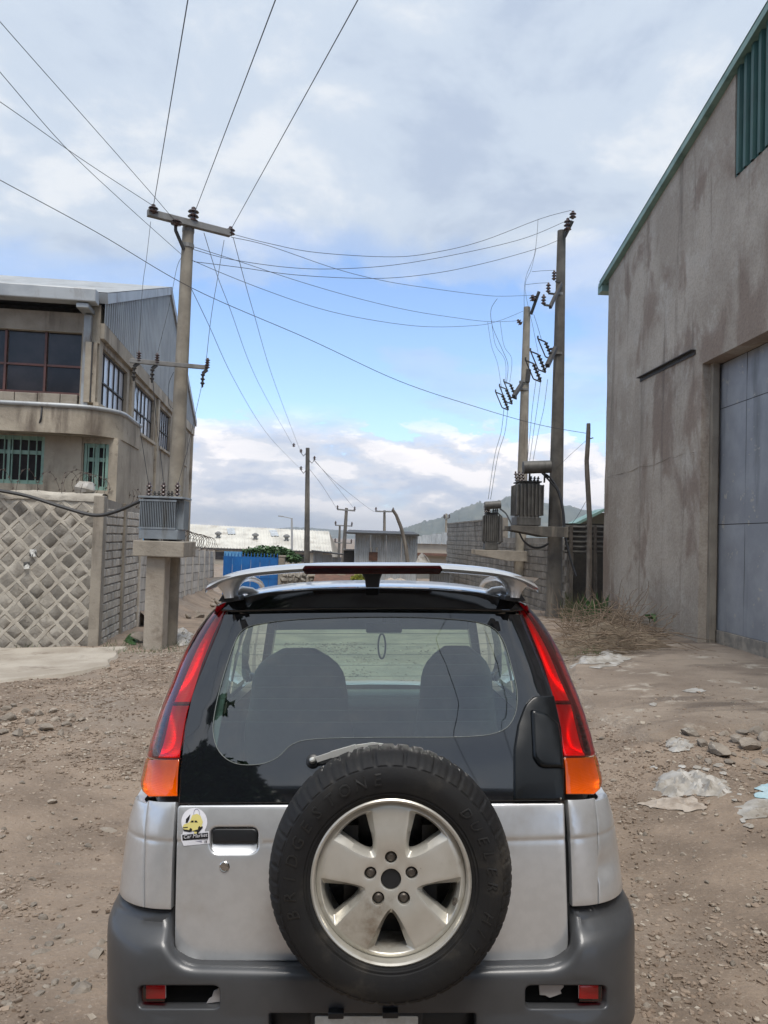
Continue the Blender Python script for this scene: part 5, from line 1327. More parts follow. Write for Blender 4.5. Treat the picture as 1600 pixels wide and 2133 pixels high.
K['trim'] = M('cabin_trim', (.10,.108,.11), (.08,.087,.09), 8, .85)
K['liner'] = M('headliner', (.12,.125,.125), None, rough=.95)
K['whiteprint'] = M('sticker_white', (.66,.66,.70), None, rough=.4)
K['yellowprint'] = M('sticker_yellow', (.62,.55,.20), None, rough=.4)
K['blackprint'] = M('sticker_black', (.012,.012,.014), None, rough=.4)
K['greyprint'] = M('sticker_grey', (.34,.34,.42), None, rough=.4)
K['plate'] = M('plate_white', (.62,.62,.58), (.5,.49,.44), 30, .5)
K['glassr'] = glass('rear_glass', (.64,.84,.76), 3.4)
K['glassf'] = glass('clear_glass', (.70,.80,.74), 1.6)
K['glassw'] = glass('windscreen_glass', (.84,.96,.87), 1.3)
K['lensr'] = glass('red_lens', (.68,.006,.020), 1.6, .03)
K['lensd'] = glass('dark_red_lens', (.62,.012,.022), 1.5, .03)
K['lensa'] = glass('amber_lens', (.95,.34,.008), 1.4, .03)

ZR = [Z_CREASE + d for d in (-.020, -.013, -.008, -.004, 0, .004, .008, .013, .020)]
def build_car():
    car = thing('parked_car', 'silver compact off-road car with spare wheel on its tailgate in the lane centre', 'car', CROOT, None, CROT_E)
    def part(name, mb, mat, parent=None, smooth=40, bevel=0, kind=None):
        o = obj(name, mb, mat, parent or car, smooth=smooth, bevel=bevel, world=False)
        if kind: o['kind'] = kind
        return o
    both = (1, -1)
    mir = lambda pts: [(2*AX - x, y) + tuple(r) for x, y, *r in pts]
    # ---------------- tailgate, lower metal
    TG = fillet([(369,1677,10), (1176,1672,6), (1186,2003,46), (362,2003,46)], 8)
    hn = fillet([(438,1724,16), (537,1724,16), (537,1778,20), (438,1778,20)], 6)
    m = MB(); panel(m, resample(lines(resample(TG, 22)), .03), body, 0, .03, .006, 3, [lines(hn)], (.022, .014), .009, .03, 4, ZR)
    tg = part('tailgate', m, K['silver'], smooth=30)
    m = MB(); q = lines(fillet([(436,1722,16), (539,1722,16), (539,1780,20), (436,1780,20)], 6)); panel(m, q, body, -.022, .01, .001, 1, (), .02); part('handle_recess', m, K['silver'], tg)
    zA_, zB_ = uz(488, 1748)[1], uz(488, 1780)[1]; uA_, uB_ = uz(441, 1760)[0], uz(534, 1760)[0]
    part('handle_scoop', MB().grid(lambda u, v: body(uA_ + (uB_-uA_)*u, zA_ + (zB_-zA_)*v) + Vector((0, .003 + .017*(1 - v**2.2)*(1 - .25*(2*u-1)**8), 0)), 14, 10), K['silver'], tg, smooth=70)
    m = MB(); panel(m, lines(fillet([(441,1726,10), (535,1726,10), (535,1757,3), (441,1757,3)], 5)), body, -.004, .016, .005, 3, (), .02); part('handle', m, K['black'], tg)
    c = body(*uz(468, 1805)); n = nrm_at(body, *uz(468, 1805))
    part('lock', MB().lathe([(.0155, -.002), (.0155, .002), (.013, .004), (.0125, .001), (.009, .001), (.0085, .003)], 24, c, n).beam(c + n*.0033 - Vector((0,0,.005)), c + n*.0033 + Vector((0,0,.005)), .0015, .001, up=(1,0,0)), K['chrome'], tg, smooth=30)
    # ---------------- black upper tailgate: garnish, window border, glass
    U = [(480,1248,4), (560,1233,0), (660,1226,0), (776,1224,0), (892,1226,0), (992,1233,0), (1072,1248,4), (1090,1272,0), (1064,1276,0), (930,1272,0), (776,1271,0), (622,1272,0), (490,1276,0), (462,1273,0)]
    m = MB(); panel(m, resample(lines(resample(fillet(U), 25)), .03), body, .010, .03, .008, 3, (), .04); part('top_garnish', m, K['gloss'])
    RWp = [(464,1279,0), (622,1276,0), (776,1275,0), (930,1276,0), (1090,1279,0), (1108,1320,0), (1132,1380,0), (1154,1450,0), (1168,1520,0), (1174,1600,0), (1175,1668,4), (372,1674,4), (376,1600,0), (384,1520,0), (399,1450,0), (420,1380,0), (444,1320,0)]
    CLR = spline([(540,1300), (620,1290), (776,1285), (920,1288), (1010,1300), (1046,1330), (1066,1390), (1078,1450), (1068,1500), (1035,1526), (960,1535), (800,1536), (660,1539), (610,1550), (578,1578), (540,1592), (490,1590), (457,1566), (444,1524), (450,1470), (468,1400), (490,1336), (508,1311)], 4)
    PR = resample(lines(resample(fillet(RWp), 25)), .03); CR_ = lines(CLR)
    m = MB(); panel(m, PR, body, -.001, .006, .002, 1, [CR_], .04, .0005, .006, 1); rw = part('rear_window_border', m, K['frit'])
    m = MB(); vs, fs = cdt(ccw(inset(ccw(CR_), -.004)), (), .04)
    m.add([body(v[0], v[1]) - nrm_at(body, v[0], v[1])*.0035 for v in vs], fs); part('window_glass', m, K['glassr'], rw)
    m = MB(); m.tube([body(*q) + nrm_at(body, *q)*.0006 for q in CR_ + CR_[:1]], .0011, 4); part('glass_edge', m, K['edge'], rw)
    m = MB(); zz = [uz(776, y)[1] for y in (1320, 1342, 1364, 1386, 1409, 1432, 1456, 1480, 1505)]
    for z in zz:
        us = [u/50*.7 for u in range(-50, 51) if inside((u/50*.7, z), CR_)]
        if us: m.tube([body(u, z) + Vector((0, .006, 0)) for u in us], .0008, 3)
    part('heater_lines', m, K['dark'], rw, kind='stuff')
    # hinge cover right of the window
    HC = [(1070,1668,4), (1070,1560,0), (1078,1510,0), (1094,1466,14), (1112,1450,8), (1152,1450,0), (1168,1520,0), (1174,1600,0), (1175,1668,4)]
    m = MB(); panel(m, resample(lines(resample(fillet(HC), 18)), .02), body, .010, .012, .007, 3, (), .03); hc = part('hinge_cover', m, K['coverblack'])
    HR = [(1103,1478,8), (1140,1490,0), (1160,1510,0), (1168,1560,0), (1171,1602,0), (1122,1602,16), (1108,1580,0)]
    m = MB(); panel(m, resample(lines(resample(fillet(HR), 14)), .02), body, .024, .02, .014, 5, (), .03); part('hinge_bulge', m, K['coverblack'], hc)
    c = body(*uz(1166, 1661)) + Vector((0,-.011,0)); part('cover_screw', MB().lathe([(.0035, 0), (.003, .002), (.001, .0025)], 10, c, (0,-1,0)), K['chrome'], hc)
    # wiper
    c = body(*uz(652, 1586)); n = nrm_at(body, *uz(652, 1586))
    m = MB().lathe([(.022, 0), (.021, .008), (.016, .011)], 20, c, n); w = part('wiper_pivot', m, K['black'])
    part('pivot_nut', MB().lathe([(.010, .011), (.010, .022), (.007, .028), (.002, .031)], 12, c + Vector((0,-.004,0)), n), K['nutbright'], w, smooth=30)
    pp = [cy(x, y, c.y - dy) for x, y, dy in ((660,1582,.025), (690,1572,.03), (695,1570,.03))]
    part('wiper_joint', MB().beam(pp[0], pp[1], .016, .010, up=(0,-1,0)), K['steel'], w)
    a, b, d, e = cy(690, 1572, c.y - .03), cy(742, 1557, c.y - .035), cy(778, 1549, c.y - .03), cy(812, 1553, c.y - .02)
    part('wiper_arm', MB().beam(a, b, .019, .010, up=(0,-1,0)).beam(b, d, .015, .008, up=(0,-1,0), w2=.008, h2=.005).beam(d, e, .007, .005, up=(0,-1,0)), K['steel'], w)
    # ---------------- tail lights
    inn = [(1244,1073), (1290,1087), (1350,1111), (1420,1139), (1480,1159), (1550,1171), (1600,1177), (1660,1179)]
    silt = [(r_[0], r_[1]) for r_ in rows]
    def sil(py): 
        x = AX + interp(silt, py)[0] - (7 if py < 1640 else 5)
        return x
    def lp(s, f, py, bot=1657., rad=34.):
        xi, xo = interp(inn, py)[0], sil(py); e = 1.
        if py > bot - rad: k = min(1, (py - (bot - rad))/rad); xo -= rad*1.0*(1 - math.sqrt(max(0, 1 - k*k))); e = max(0, 1 - k*1.3)
        if py < 1275: k = (1275 - py)/31; xo -= 6*k*k; e = max(0, 1 - k)
        px = xi + (xo - xi)*min(f, 1); q = uz(px, py)
        return (s*(q[0] + (max(0, f - 1)*.25)*e), q[1])
    def band(s, p0, p1, f0, f1, nf=8, bot=1657.):
        n_ = max(2, int(abs(p1 - p0)/9)); o = []
        for k in range(nf): o.append(lp(s, f0 + (f1-f0)*k/nf, p0, bot))
        for k in range(n_): o.append(lp(s, f1, p0 + (p1-p0)*k/n_, bot))
        for k in range(nf): o.append(lp(s, f1 + (f0-f1)*k/nf, p1, bot))
        for k in range(n_): o.append(lp(s, f0, p1 + (p0-p1)*k/n_, bot))
        return [p for i, p in enumerate(o) if i == 0 or (Vector(p) - Vector(o[i-1])).length > .0012]
    def outer_u(z):
        W, y0, r = interp(BODY, z); return W - r + r*PI/2*1.10
    zb_ = uz(1178, 1655)[1]
    for s in both:
        B = lambda *a, **k: band(s, *a, **k)
        m = MB(); panel(m, band(s, 1243, 1667, -.06, 1.24, 8, 1668.), body, -.052, .03, .002, 1, (), .03); lamp = part('tail_light', m, K['gloss'])
        for p0, p1, mt, dp in ((1254, 1458, 'reflect', .030), (1466, 1573, 'reflect', .040), (1578, 1653, 'reflect', .034)):
            def bowl(u, v):
                f_ = .03 + .73*u if p0 < 1578 else .03 + 1.06*u; q = lp(s, f_, p0 + (p1-p0)*v); e_ = (1 - (2*u-1)**4)*(1 - (2*v-1)**4); w_ = .75 + .25*math.cos((v - .62)*5)
                return body(*q) - nrm_at(body, *q)*(.006 + dp*e_*w_)
            part('reflector', MB().grid(bowl, 16, 18), K[mt], lamp, smooth=60)
        m = MB(); panel(m, B(1252, 1574, .77, 1.16), body, -.0145, .003, .001, 1, (), .02); part('side_back', m, K['lampdark'], lamp)
        for p0, w_ in ((1461, 5), (1575, 3)):
            m = MB(); panel(m, B(p0 - w_/2, p0 + w_/2, .02, .78), body, -.004, .010, .001, 1, (), .03); part('divider', m, K['lampdark'], lamp)
        m = MB(); panel(m, B(1262, 1574, .745, .775), body, -.003, .011, .001, 1, (), .02); part('side_rib', m, K['lampdark'], lamp)
        for k in range(6):
            p0 = 1486 + k*14; m = MB(); panel(m, B(p0, p0 + 7, .80, 1.0), body, -.005, .010, .001, 1, (), .03); part('side_tooth', m, K['black'], lamp)
        m = MB(); panel(m, B(1246, 1574.5, 0, 1.18), body, .002, .006, .004, 3, (), .02); part('brake_lens', m, K['lensr'], lamp)
        m = MB(); panel(m, B(1576.5, 1655, 0, 1.18), body, .002, .006, .004, 3, (), .02); part('turn_lens', m, K['lensa'], lamp)
        # ---------------- corner strip and rear wing below the lamp
        f = (lambda p: p) if s == 1 else mir
        zlo = uz(1180, 1889)[1]; xs = [uz(1180, 1668)[0], uz(1190, 1889)[0]]; sm = [uz(1238, 1660)[0], uz(1247, 1889)[0]]
        top_in, top_sm = uz(1180, 1666)[1], uz(1238, 1662)[1]
        q = [(xs[0] + .004, top_in), (xs[1] + .004, zlo), (sm[1] - .002, zlo), (sm[0] - .002, top_sm)]
        m = MB(); panel(m, [(s*u, z) for u, z in resample(q, .02)], body, 0, .03, .003, 2, (), (.022, .014), zrows=ZR); part('corner_panel', m, K['silver'], smooth=30)
        def side_edge(z): W, y0, r = interp(BODY, z); return W - r + r*PI/2 + .30
        q = [(sm[0] + .002, top_sm), (sm[1] + .002, zlo)] + [(side_edge(zlo), zlo)]
        wt = [lp(1, f_, 1667 - 0, 1668.) for f_ in (1.24,)]
        top_line = [uz(1243, 1668), uz(1256, 1663), uz(1266, 1650)]
        e_ = side_edge(uz(1268, 1640)[1]); q += [(e_, uz(1268, 1636)[1]), (uz(1266, 1640)[0] + .06, uz(1266, 1636)[1])] + top_line[::-1]
        dent = (s == 1)
        def bodyd(u, z):
            p = body(u, z)
            if dent:
                d2 = ((u - .72)/.05)**2 + ((z - (zlo + .10))/.03)**2; p.x -= .010*math.exp(-d2); p.y += .010*math.exp(-d2)
            return p
        m = MB(); panel(m, [(s*u, z) for u, z in resample(q, .02)], bodyd, 0, .03, .003, 2, (), (.022, .014), zrows=ZR); part('rear_wing', m, K['silver'], smooth=30)
    # dark gap behind the seams
    m = MB(); panel(m, [(-.70, uz(776, 1985)[1] - .02), (.70, uz(776, 1985)[1] - .02), (.70, uz(776,1670)[1] + .02), (-.70, uz(776,1670)[1] + .02)], body, -.034, .002, .0005, 1, (), .05); part('inner_shell', m, K['black'])
    # ---------------- bumper
    bt = BUMP; S = bumper_s
    zt = uz(1260, 1893, S, bt)[1]; zbot = uz(776, 2205, S, bt)[1]
    def be(z, f=.05): W, y0, r = interp(bt, z); return W - r + r*PI/2 + f
    cut = [uz(x, y, S, bt) for x, y in fillet([(1194,1893,4), (1194,2014,62), (358,2014,62), (358,1893,4)], 10)]
    q = [(be(zbot), zbot), (be(zt), zt)] + cut + [(-be(zt), zt), (-be(zbot), zbot)]
    h1 = fillet([(286,2054,14), (457,2054,14), (457,2102,14), (286,2102,14)], 6); h2 = mir(h1)
    pl = fillet([(560,2112,6), (992,2112,6), (992,2196,6), (560,2196,6)], 4)
    q2 = [q[i] for i in range(len(q)) if i == 0 or (Vector(q[i]) - Vector(q[i-1])).length > .004]
    m = MB(); panel(m, resample(q2, .03), S, .0, .10, .032, 7, [[uz(x, y, S, bt) for x, y in h] for h in (h1, h2, pl)], (.03, .016), .006, .05, 3)
    bp = part('bumper', m, K['bumperm'], smooth=45)
    for k, h in enumerate((h1, h2)):
        m = MB(); panel(m, [uz(x, y, S, bt) for x, y in fillet([(282,2050,14), (461,2050,14), (461,2106,14), (282,2106,14)] if k == 0 else [(1091,2050,14), (1270,2050,14), (1270,2106,14), (1091,2106,14)], 5)], S, -.035, .006, .001, 1, (), .04); part('lamp_recess', m, K['pit'], bp)
        xr = (290, 341) if k == 0 else (1210, 1261)
        m = MB(); panel(m, [uz(x, y, S, bt) for x, y in fillet([(xr[0],2058,3), (xr[1],2058,3), (xr[1],2092,3), (xr[0],2092,3)], 3)], S, -.012, .004, .002, 2, (), .03); fl = part('fog_lens', m, K['lensr'], bp)
        m = MB(); panel(m, [uz(x, y, S, bt) for x, y in fillet([(xr[0]+2,2060,2), (xr[1]-2,2060,2), (xr[1]-2,2091,2), (xr[0]+2,2091,2)], 2)], S, -.026, .004, .001, 1, (), .03); part('fog_reflector', m, K['reflect'], fl)
        m = MB()
        br = [(1128,2056), (1180,2056), (1181,2066), (1174,2074), (1176,2081), (1163,2086), (1151,2090), (1142,2085), (1130,2084), (1129,2072)] if k else [(440,2075), (456,2066), (457,2098), (424,2102), (430,2092), (436,2088)]
        panel(m, [uz(x, y, S, bt) for x, y in br], S, -.028, .004, .001, 1, (), .02); part('broken_edge', m, K['lampback'], bp)
    m = MB(); panel(m, [uz(x, y, S, bt) for x, y in fillet([(550,2106,4), (1002,2106,4), (1002,2206,4), (550,2206,4)], 3)], S, -.047, .006, .001, 1, (), .05); part('plate_recess', m, K['black'], bp)
    m = MB(); panel(m, [uz(x, y, S, bt) for x, y in fillet([(645,2112,5), (882,2112,5), (882,2194,5), (645,2194,5)], 3)], S, -.018, .02, .003, 2, (), .05); part('plate_frame', m, K['black'], bp)
    m = MB(); panel(m, [uz(x, y, S, bt) for x, y in fillet([(655,2123,4), (872,2123,4), (872,2188,4), (655,2188,4)], 3)], S, -.016, .004, .001, 1, (), .05); part('number_plate', m, K['plate'], bp)
    a = cy(700, 2114, -.012)
    for dx_ in (0, .153): part('plate_lamp', MB().box(a.x + dx_ - .022, a.x + dx_ + .022, a.y - .012, a.y + .02, a.z - .006, a.z + .012), K['black'], bp, bevel=.003)
    # ---------------- sticker
    sroot = None
    def on_body(px, py, d): q = uz(px, py); return body(*q) + nrm_at(body, *q)*d
    def decal(pts, d): return MB().add([on_body(x, y, d) for x, y in pts], [tuple(range(len(pts)))])
    disc = [(405 + 27*math.cos(a), 1712 - 29*math.sin(a)) for a in [R(-35 + 250*k/26) for k in range(27)]] + [(379,1742), (427,1738)]
    sroot = part('sticker', decal(disc, .0012), K['whiteprint'], smooth=False); sroot['label'] = 'round white dealer sticker with yellow car drawing'
    for pts_, mat_, h_ in (([(397,1708), (401,1698), (411,1695), (418,1699), (423,1712), (418,1728), (411,1738), (405,1736), (402,1722)], 'yellowprint', .0018),
                           ([(387,1714), (388,1706), (397,1696), (395,1706), (391,1714)], 'blackprint', .0020),
                           ([(381,1722), (384,1717), (393,1714), (398,1708), (410,1707), (416,1713), (421,1716), (421,1724), (411,1729), (397,1731), (383,1728)], 'yellowprint', .0024),
                           ([(397,1713), (400,1709), (404,1709), (404,1713)], 'blackprint', .0029), ([(406,1713), (406,1709), (410,1709), (413,1713)], 'blackprint', .0029),
                           ([(382,1723), (392,1722), (392,1724), (382,1725)], 'blackprint', .0029), ([(382,1727), (397,1729), (397,1733), (384,1731)], 'blackprint', .0028),
                           ([(395,1727), (398,1724), (401,1727), (400,1732), (396,1732)], 'blackprint', .0031), ([(413,1724), (416,1720), (419,1723), (418,1728), (414,1729)], 'blackprint', .0031),
                           ([(400,1731), (414,1727), (422,1720), (423,1724), (415,1733), (410,1738), (411,1732)], 'blackprint', .0027)):
        part('sticker_drawing', decal(pts_, h_), K[mat_], sroot, smooth=False)
    part('sticker_drawing', MB().tube([on_body(406 + 6*math.cos(a)*1.0 + 4, 1694 - 9*math.sin(a), .002) for a in [R(-20 + 220*k/10) for k in range(11)]], .0009, 4), K['greyprint'], sroot, smooth=False)
    part('sticker_border', decal([(377,1738), (436,1731), (437,1757), (383,1762), (378,1750)], .0016), K['whiteprint'], sroot, smooth=False)
    part('sticker_band', decal([(380,1739), (434,1734), (434,1746), (381,1750)], .0023), K['blackprint'], sroot, smooth=False)
    part('sticker_band', decal([(386,1753), (421,1750), (421,1756), (386,1759)], .0023), K['greyprint'], sroot, smooth=False)
    def text(name, body_txt, size, mat, parent, place, extr=.0003, shear=0.):
        cu = bpy.data.curves.new(name, 'FONT'); cu.body = body_txt; cu.size = size; cu.extrude = extr; cu.align_x = 'CENTER'; cu.align_y = 'BOTTOM'; cu.shear = shear; cu.resolution_u = 2
        t = bpy.data.objects.new(name, cu); COL.objects.link(t); dg = bpy.context.evaluated_depsgraph_get(); dg.update()
        me = bpy.data.meshes.new_from_object(t.evaluated_get(dg)); bpy.data.objects.remove(t); bpy.data.curves.remove(cu)
        for v in me.vertices: v.co = place(v.co)
        me.materials.clear(); me.materials.append(mat); o = bpy.data.objects.new(name, me); COL.objects.link(o); o.parent = parent; return o
    a = on_body(407.5, 1746.0, .0026); ex = (on_body(434, 1741.0, .0026) - on_body(381, 1745.8, .0026)).normalized(); ez = Vector((-ex.z, 0, ex.x)); 
    text('sticker_lettering', 'Car Market', .0155, K['whiteprint'], sroot, lambda c: a + ex*c.x + ez*(c.y - .0005) + Vector((0, -c.z, 0)), .0002, .25)
    a2 = on_body(428.5, 1757.5, .0026); text('sticker_lettering', '18', .011, K['blackprint'], sroot, lambda c: a2 + ex*c.x + ez*c.y + Vector((0, -c.z, 0)), .0002)
    # ---------------- spare wheel
    wy = -.135; wc = cy(815, 1839, wy); tilt = Matrix.Rotation(R(-1.0), 4, 'X')
    wsc = 1.012; sp = bpy.data.objects.new('spare_wheel', None); COL.objects.link(sp); sp.parent = car; sp.matrix_local = Matrix.Translation(wc) @ tilt.to_4x4() @ Matrix.Scale(wsc, 4)
    def wp_(name, mb, mat, smooth=40, parent=sp): return obj(name, mb, mat, parent, smooth=smooth, world=False)
    RT = .337
    prof = [(.208,.030), (.213,.012), (.219,.007), (.226,.005), (.228,.001), (.234,.001), (.236,-.003), (.258,-.009), (.282,-.008), (.300,-.001), (.302,.003), (.306,.003), (.314,.014), (.324,.028), (.331,.046), (.335,.060), (.336,.078), (.337,.100), (.3365,.125), (.335,.150), (.331,.166), (.322,.182), (.306,.198), (.27,.204), (.22,.196), (.208,.18)]
    m = MB(); n = 432; nr = len(prof)
    rs = random.Random(2)
    for j in range(n):
        a = 2*PI*j/n; ph = j % 9; ph2 = (j + 4) % 9
        for k, (r, y) in enumerate(prof):
            dr = 0.; dy_ = 0.
            if 12 <= k <= 15: 
                if ph < 2: dr = -.0042*(1 if (j//9) % 2 else .55)
                elif ph == 5: dr = -.0012
            if 18 <= k <= 20 and ph2 < 2: dr = -.006
            if k in (16, 17) and (j % 6) == 0: dr = -.004
            if k == 11 and ph < 2: dy_ = .003
            m.v.append(Vector(((r+dr)*math.cos(a), y + dy_, (r+dr)*math.sin(a))))
    for j in range(n):
        j2 = (j+1) % n
        for k in range(nr-1): m.f.append((j*nr+k, j*nr+k+1, j2*nr+k+1, j2*nr+k))
    ty = wp_('tyre', m, K['rubber'], 32)
    def sidewall(r):
        for (r0, y0), (r1, y1) in zip(prof, prof[1:]):
            if r0 <= r <= r1: return y0 + (y1-y0)*(r-r0)/(r1-r0)
        return 0
    def letters(txt, ang0, ang1, rad, size, shear=0.):
        for k, ch in enumerate(txt):
            if ch == ' ': continue
            a = R(ang0 + (ang1-ang0)*k/(len(txt)-1)); er = Vector((math.cos(a), 0, math.sin(a))); et = Vector((math.sin(a), 0, -math.cos(a)))
            def pl(c, er=er, et=et):
                p = er*(rad + c.y) + et*c.x; r = math.hypot(p.x, p.z); return Vector((p.x, sidewall(r) - .0012 - c.z, p.z))
            text('lettering', ch, size, K['rubber2'], sp, pl, .0011, shear)
    letters('BRIDGESTONE', 197, 98, .247, .046, .1)
    letters('DUELER H/T', 42, -36, .250, .040, .25)
    # rim
    def rimy(r): return .026 - .006*sstep(.06, .19, r) + .010*sstep(.186, .203, r) - .010*math.exp(-((r-.10)/.05)**2)
    rs_ = lambda u, z: Vector((u, rimy(math.hypot(u, z)), z))
    circ = lambda r, n, cx=0., cz=0.: [(cx + r*math.cos(2*PI*k/n), cz + r*math.sin(2*PI*k/n)) for k in range(n)]
    holes = []; reveals = []
    for k in range(5):
        th = R(270 + 72*k); q = []
        for a, r in ((0, .074), (-8, .083), (-13.7, .104), (-16.6, .128), (-18.2, .155), (-19.6, .180), (-19.0, .1895), (-11, .1915), (0, .192), (11, .1915), (19.0, .1895), (19.6, .180), (18.2, .155), (16.6, .128), (13.7, .104), (8, .083)):
            q.append((r*math.cos(th + R(a)), r*math.sin(th + R(a))))
        T_ = spline(q, 4); B_ = []
        for x, z in T_:
            r = math.hypot(x, z); da = math.atan2(z, x) - th; da = (da + PI) % (2*PI) - PI; rb_ = .089 + (r - .074)*(.1835 - .089)/(.192 - .074); B_.append((rb_*math.cos(th + da*.70), rb_*math.sin(th + da*.70)))
        holes.append(T_); reveals.append((T_, B_))
    lug = [(.0585*math.cos(R(90 + 72*k)), .0585*math.sin(R(90 + 72*k))) for k in range(5)]
    m = MB(); panel(m, circ(.2035, 96), rs_, 0, .05, .002, 2, holes + [circ(.0165, 20, lx, lz) for lx, lz in lug] + [circ(.0275, 32)], .009, .0016, .004, 2)
    for T_, B_ in reveals:
        o = len(m.v); n_ = len(T_); m.v += [rs_(*p) + Vector((0, .0015, 0)) for p in T_] + [rs_(*p) + Vector((0, .019, 0)) for p in B_] + [rs_(*p) + Vector((0, .055, 0)) for p in B_]
        for L_ in (0, 1):
            for i in range(n_): m.f.append((o+L_*n_+i, o+L_*n_+(i+1) % n_, o+(L_+1)*n_+(i+1) % n_, o+(L_+1)*n_+i))
    for lx, lz in lug + [(0, 0)]:
        r_ = .0166 if lx or lz else .0276; o = len(m.v); c_ = circ(r_, 24, lx, lz); m.v += [rs_(*p) + Vector((0, .003, 0)) for p in c_] + [Vector((p[0], .06, p[1])) for p in c_]
        for i in range(24): m.f.append((o+i, o+(i+1) % 24, o+24+(i+1) % 24, o+24+i))
    rim = wp_('rim', m, K['alloy'], 35)
    wp_('rim_lip', MB().lathe([(.2035,.026), (.2045,.012), (.208,.005), (.2135,.003), (.2165,.007), (.217,.014), (.2165,.03)], 96, (0,0,0), (0,1,0), closed=False) if False else _lip(), K['alloy'], 35)
    wp_('rim_barrel', _barrel(), K['alloy'], 35)
    wp_('hub_bore', MB().lathe([(.0285,-.040), (.0272,-.034), (.0255,-.031), (.0,-.031)][::1], 32, (0,0,0), (0,-1,0)), K['black'], 40)
    for (lx, lz) in lug:
        wp_('lug_nut', MB().lathe([(.0165, -.048), (.0165, -.036), (.0125, -.035), (.0122, -.027), (.008, -.024), (.0075, -.0235), (.0, -.0235)], 12, (lx, 0, lz), (0,-1,0)), K['nut'], 25)
    wp_('carrier_plate', MB().lathe([(.19, -.16), (.19, -.150), (.10, -.145), (.09, -.11), (.0, -.11)], 40, (0,0,0), (0,-1,0)), K['black'], 35)
    wp_('carrier_bracket', MB().box(-.05, .05, .145, .21, -.15, .12).box(-.16, .16, .12, .145, -.03, .03).box(-.13, -.09, .10, .145, -.12, .12).box(.09, .13, .10, .145, -.12, .12), K['dark'], False)
    wp_('valve', MB().lathe([(.006, 0), (.005, .02), (.006, .022), (.005, .03)], 10, (.183*math.cos(R(-18)), .034, .183*math.sin(R(-18))), (-.2,-1,0)), K['nut'], 40)
    # ---------------- spoiler wing
    def sp_sec(x):
        a = abs(x)/.538
        return a
    tip = cy(1127, 1216, .245)
    ctr = cy(776, 1184, .245)
    xt = tip.x
    top = [(776,1172), (900,1173), (1000,1180), (1060,1190), (1100,1203), (1122,1217), (1127,1228)]
    bot = [(776,1193), (900,1194), (1000,1201), (1050,1207), (1090,1218), (1115,1230), (1126,1232)]
    yr = .250
    TT = [(cy(x, y, yr).x, cy(x, y, yr).z) for x, y in top]; BB = [(cy(x, y, yr).x, cy(x, y, yr).z) for x, y in bot]
    m = MB(); NX = 60; chord = .165; sec = 14
    secs = []
    for i in range(-NX, NX+1):
        t = i/NX; a = abs(t); x = math.copysign(xt*math.sin(a*PI/2)**.85 if a > 0 else 0, t)
        zt_ = interp([(p[0], p[1]) for p in TT], abs(x))[0]; zb2 = interp([(p[0], p[1]) for p in BB], abs(x))[0]
        if zb2 > zt_ - .016: zb2 = zt_ - .016
        h = zt_ - zb2; c = chord*(1 - .75*a**8); y0 = yr + .03*a**3
        ring = []
        for k in range(sec):
            th = 2*PI*k/sec; cx = math.cos(th); sz = math.sin(th)
            yy = y0 + c*.5*(1 - cx)
            zz_ = (zt_ + zb2)/2 + .010*((1-cx)/2)*1.0 + h/2*sz*(.82 + .18*(cx*.5+.5)) * (1.0 if cx > -.2 else .8)
            ring.append(Vector((x, yy, zz_)))
        secs.append(ring)
    for i, rg in enumerate(secs): m.v += rg
    for i in range(len(secs)-1):
        for k in range(sec): m.f.append((i*sec+k, i*sec+(k+1) % sec, (i+1)*sec+(k+1) % sec, (i+1)*sec+k))
    m.f.append(tuple(range(sec))); m.f.append(tuple((len(secs)-1)*sec + k for k in range(sec)))
    wing = part('spoiler', m, K['silver'], smooth=50)
    m = MB(); a, b = cy(632, 1185, yr - .006), cy(920, 1185, yr - .006); zt1, zb1 = cy(776, 1178, yr).z, cy(776, 1193, yr).z
    P = [(-1.02, .45), (-.98, 1.), (.98, 1.), (1.02, .45), (.97, -.2), (-.97, -.2)]; w2 = (b.x - a.x)/2; xc = (a.x+b.x)/2
    m.prism([(xc + u*w2, yr - .008, zb1 + (zt1 - zb1)*v) for u, v in P], (0, .03, 0)); part('high_brake_light', m, K['lensk'], wing, smooth=False, bevel=.003)
    m = MB(); m.prism([(xc + u*w2*.985, yr + .010, zb1 + (zt1 - zb1)*(v*.9+.05)) for u, v in P], (0, .03, 0)); part('brake_light_back', m, K['lampback'], wing, smooth=False)
    for s in both:
        m = MB(); secs = [(1196,1022,1124,.150), (1203,1034,1118,.140), (1211,1047,1107,.125), (1220,1055,1096,.112), (1231,1060,1088,.104), (1244,1060,1084,.104)]; n_ = 16
        for (py, xa, xb, dp) in secs:
            a_, b_ = cy(xa, py, yr + .055), cy(xb, py + (xb - xa)*.08, yr + .055)
            for k in range(n_):
                th = 2*PI*k/n_; u_ = math.copysign(abs(math.cos(th))**.7, math.cos(th)); v_ = math.copysign(abs(math.sin(th))**.7, math.sin(th))
                p = (a_ + b_)/2 + (b_ - a_)/2*u_; m.v.append(Vector((s*p.x, yr + .085 + dp/2*v_, p.z)))
        for i in range(len(secs)-1):
            for k in range(n_): m.f.append((i*n_+k, i*n_+(k+1) % n_, (i+1)*n_+(k+1) % n_, (i+1)*n_+k))
        part('spoiler_leg', m, K['silver'], wing, smooth=70)
        q = [(1072,1240), (1080,1228), (1096,1252), (1074,1254), (1050,1250), (1054,1240)]; pts = [cy(x, y, yr + .048) for x, y in q]
        if s < 0: pts = [Vector((-p.x, p.y, p.z)) for p in pts]
        part('leg_foot', MB().prism(pts, (0, .118, 0)), K['black'], wing, smooth=False, bevel=.003)
    pts = [cy(x, y, yr + .06) for x, y in ((752,1192), (798,1192), (792,1206), (790,1224), (762,1224), (760,1206))]
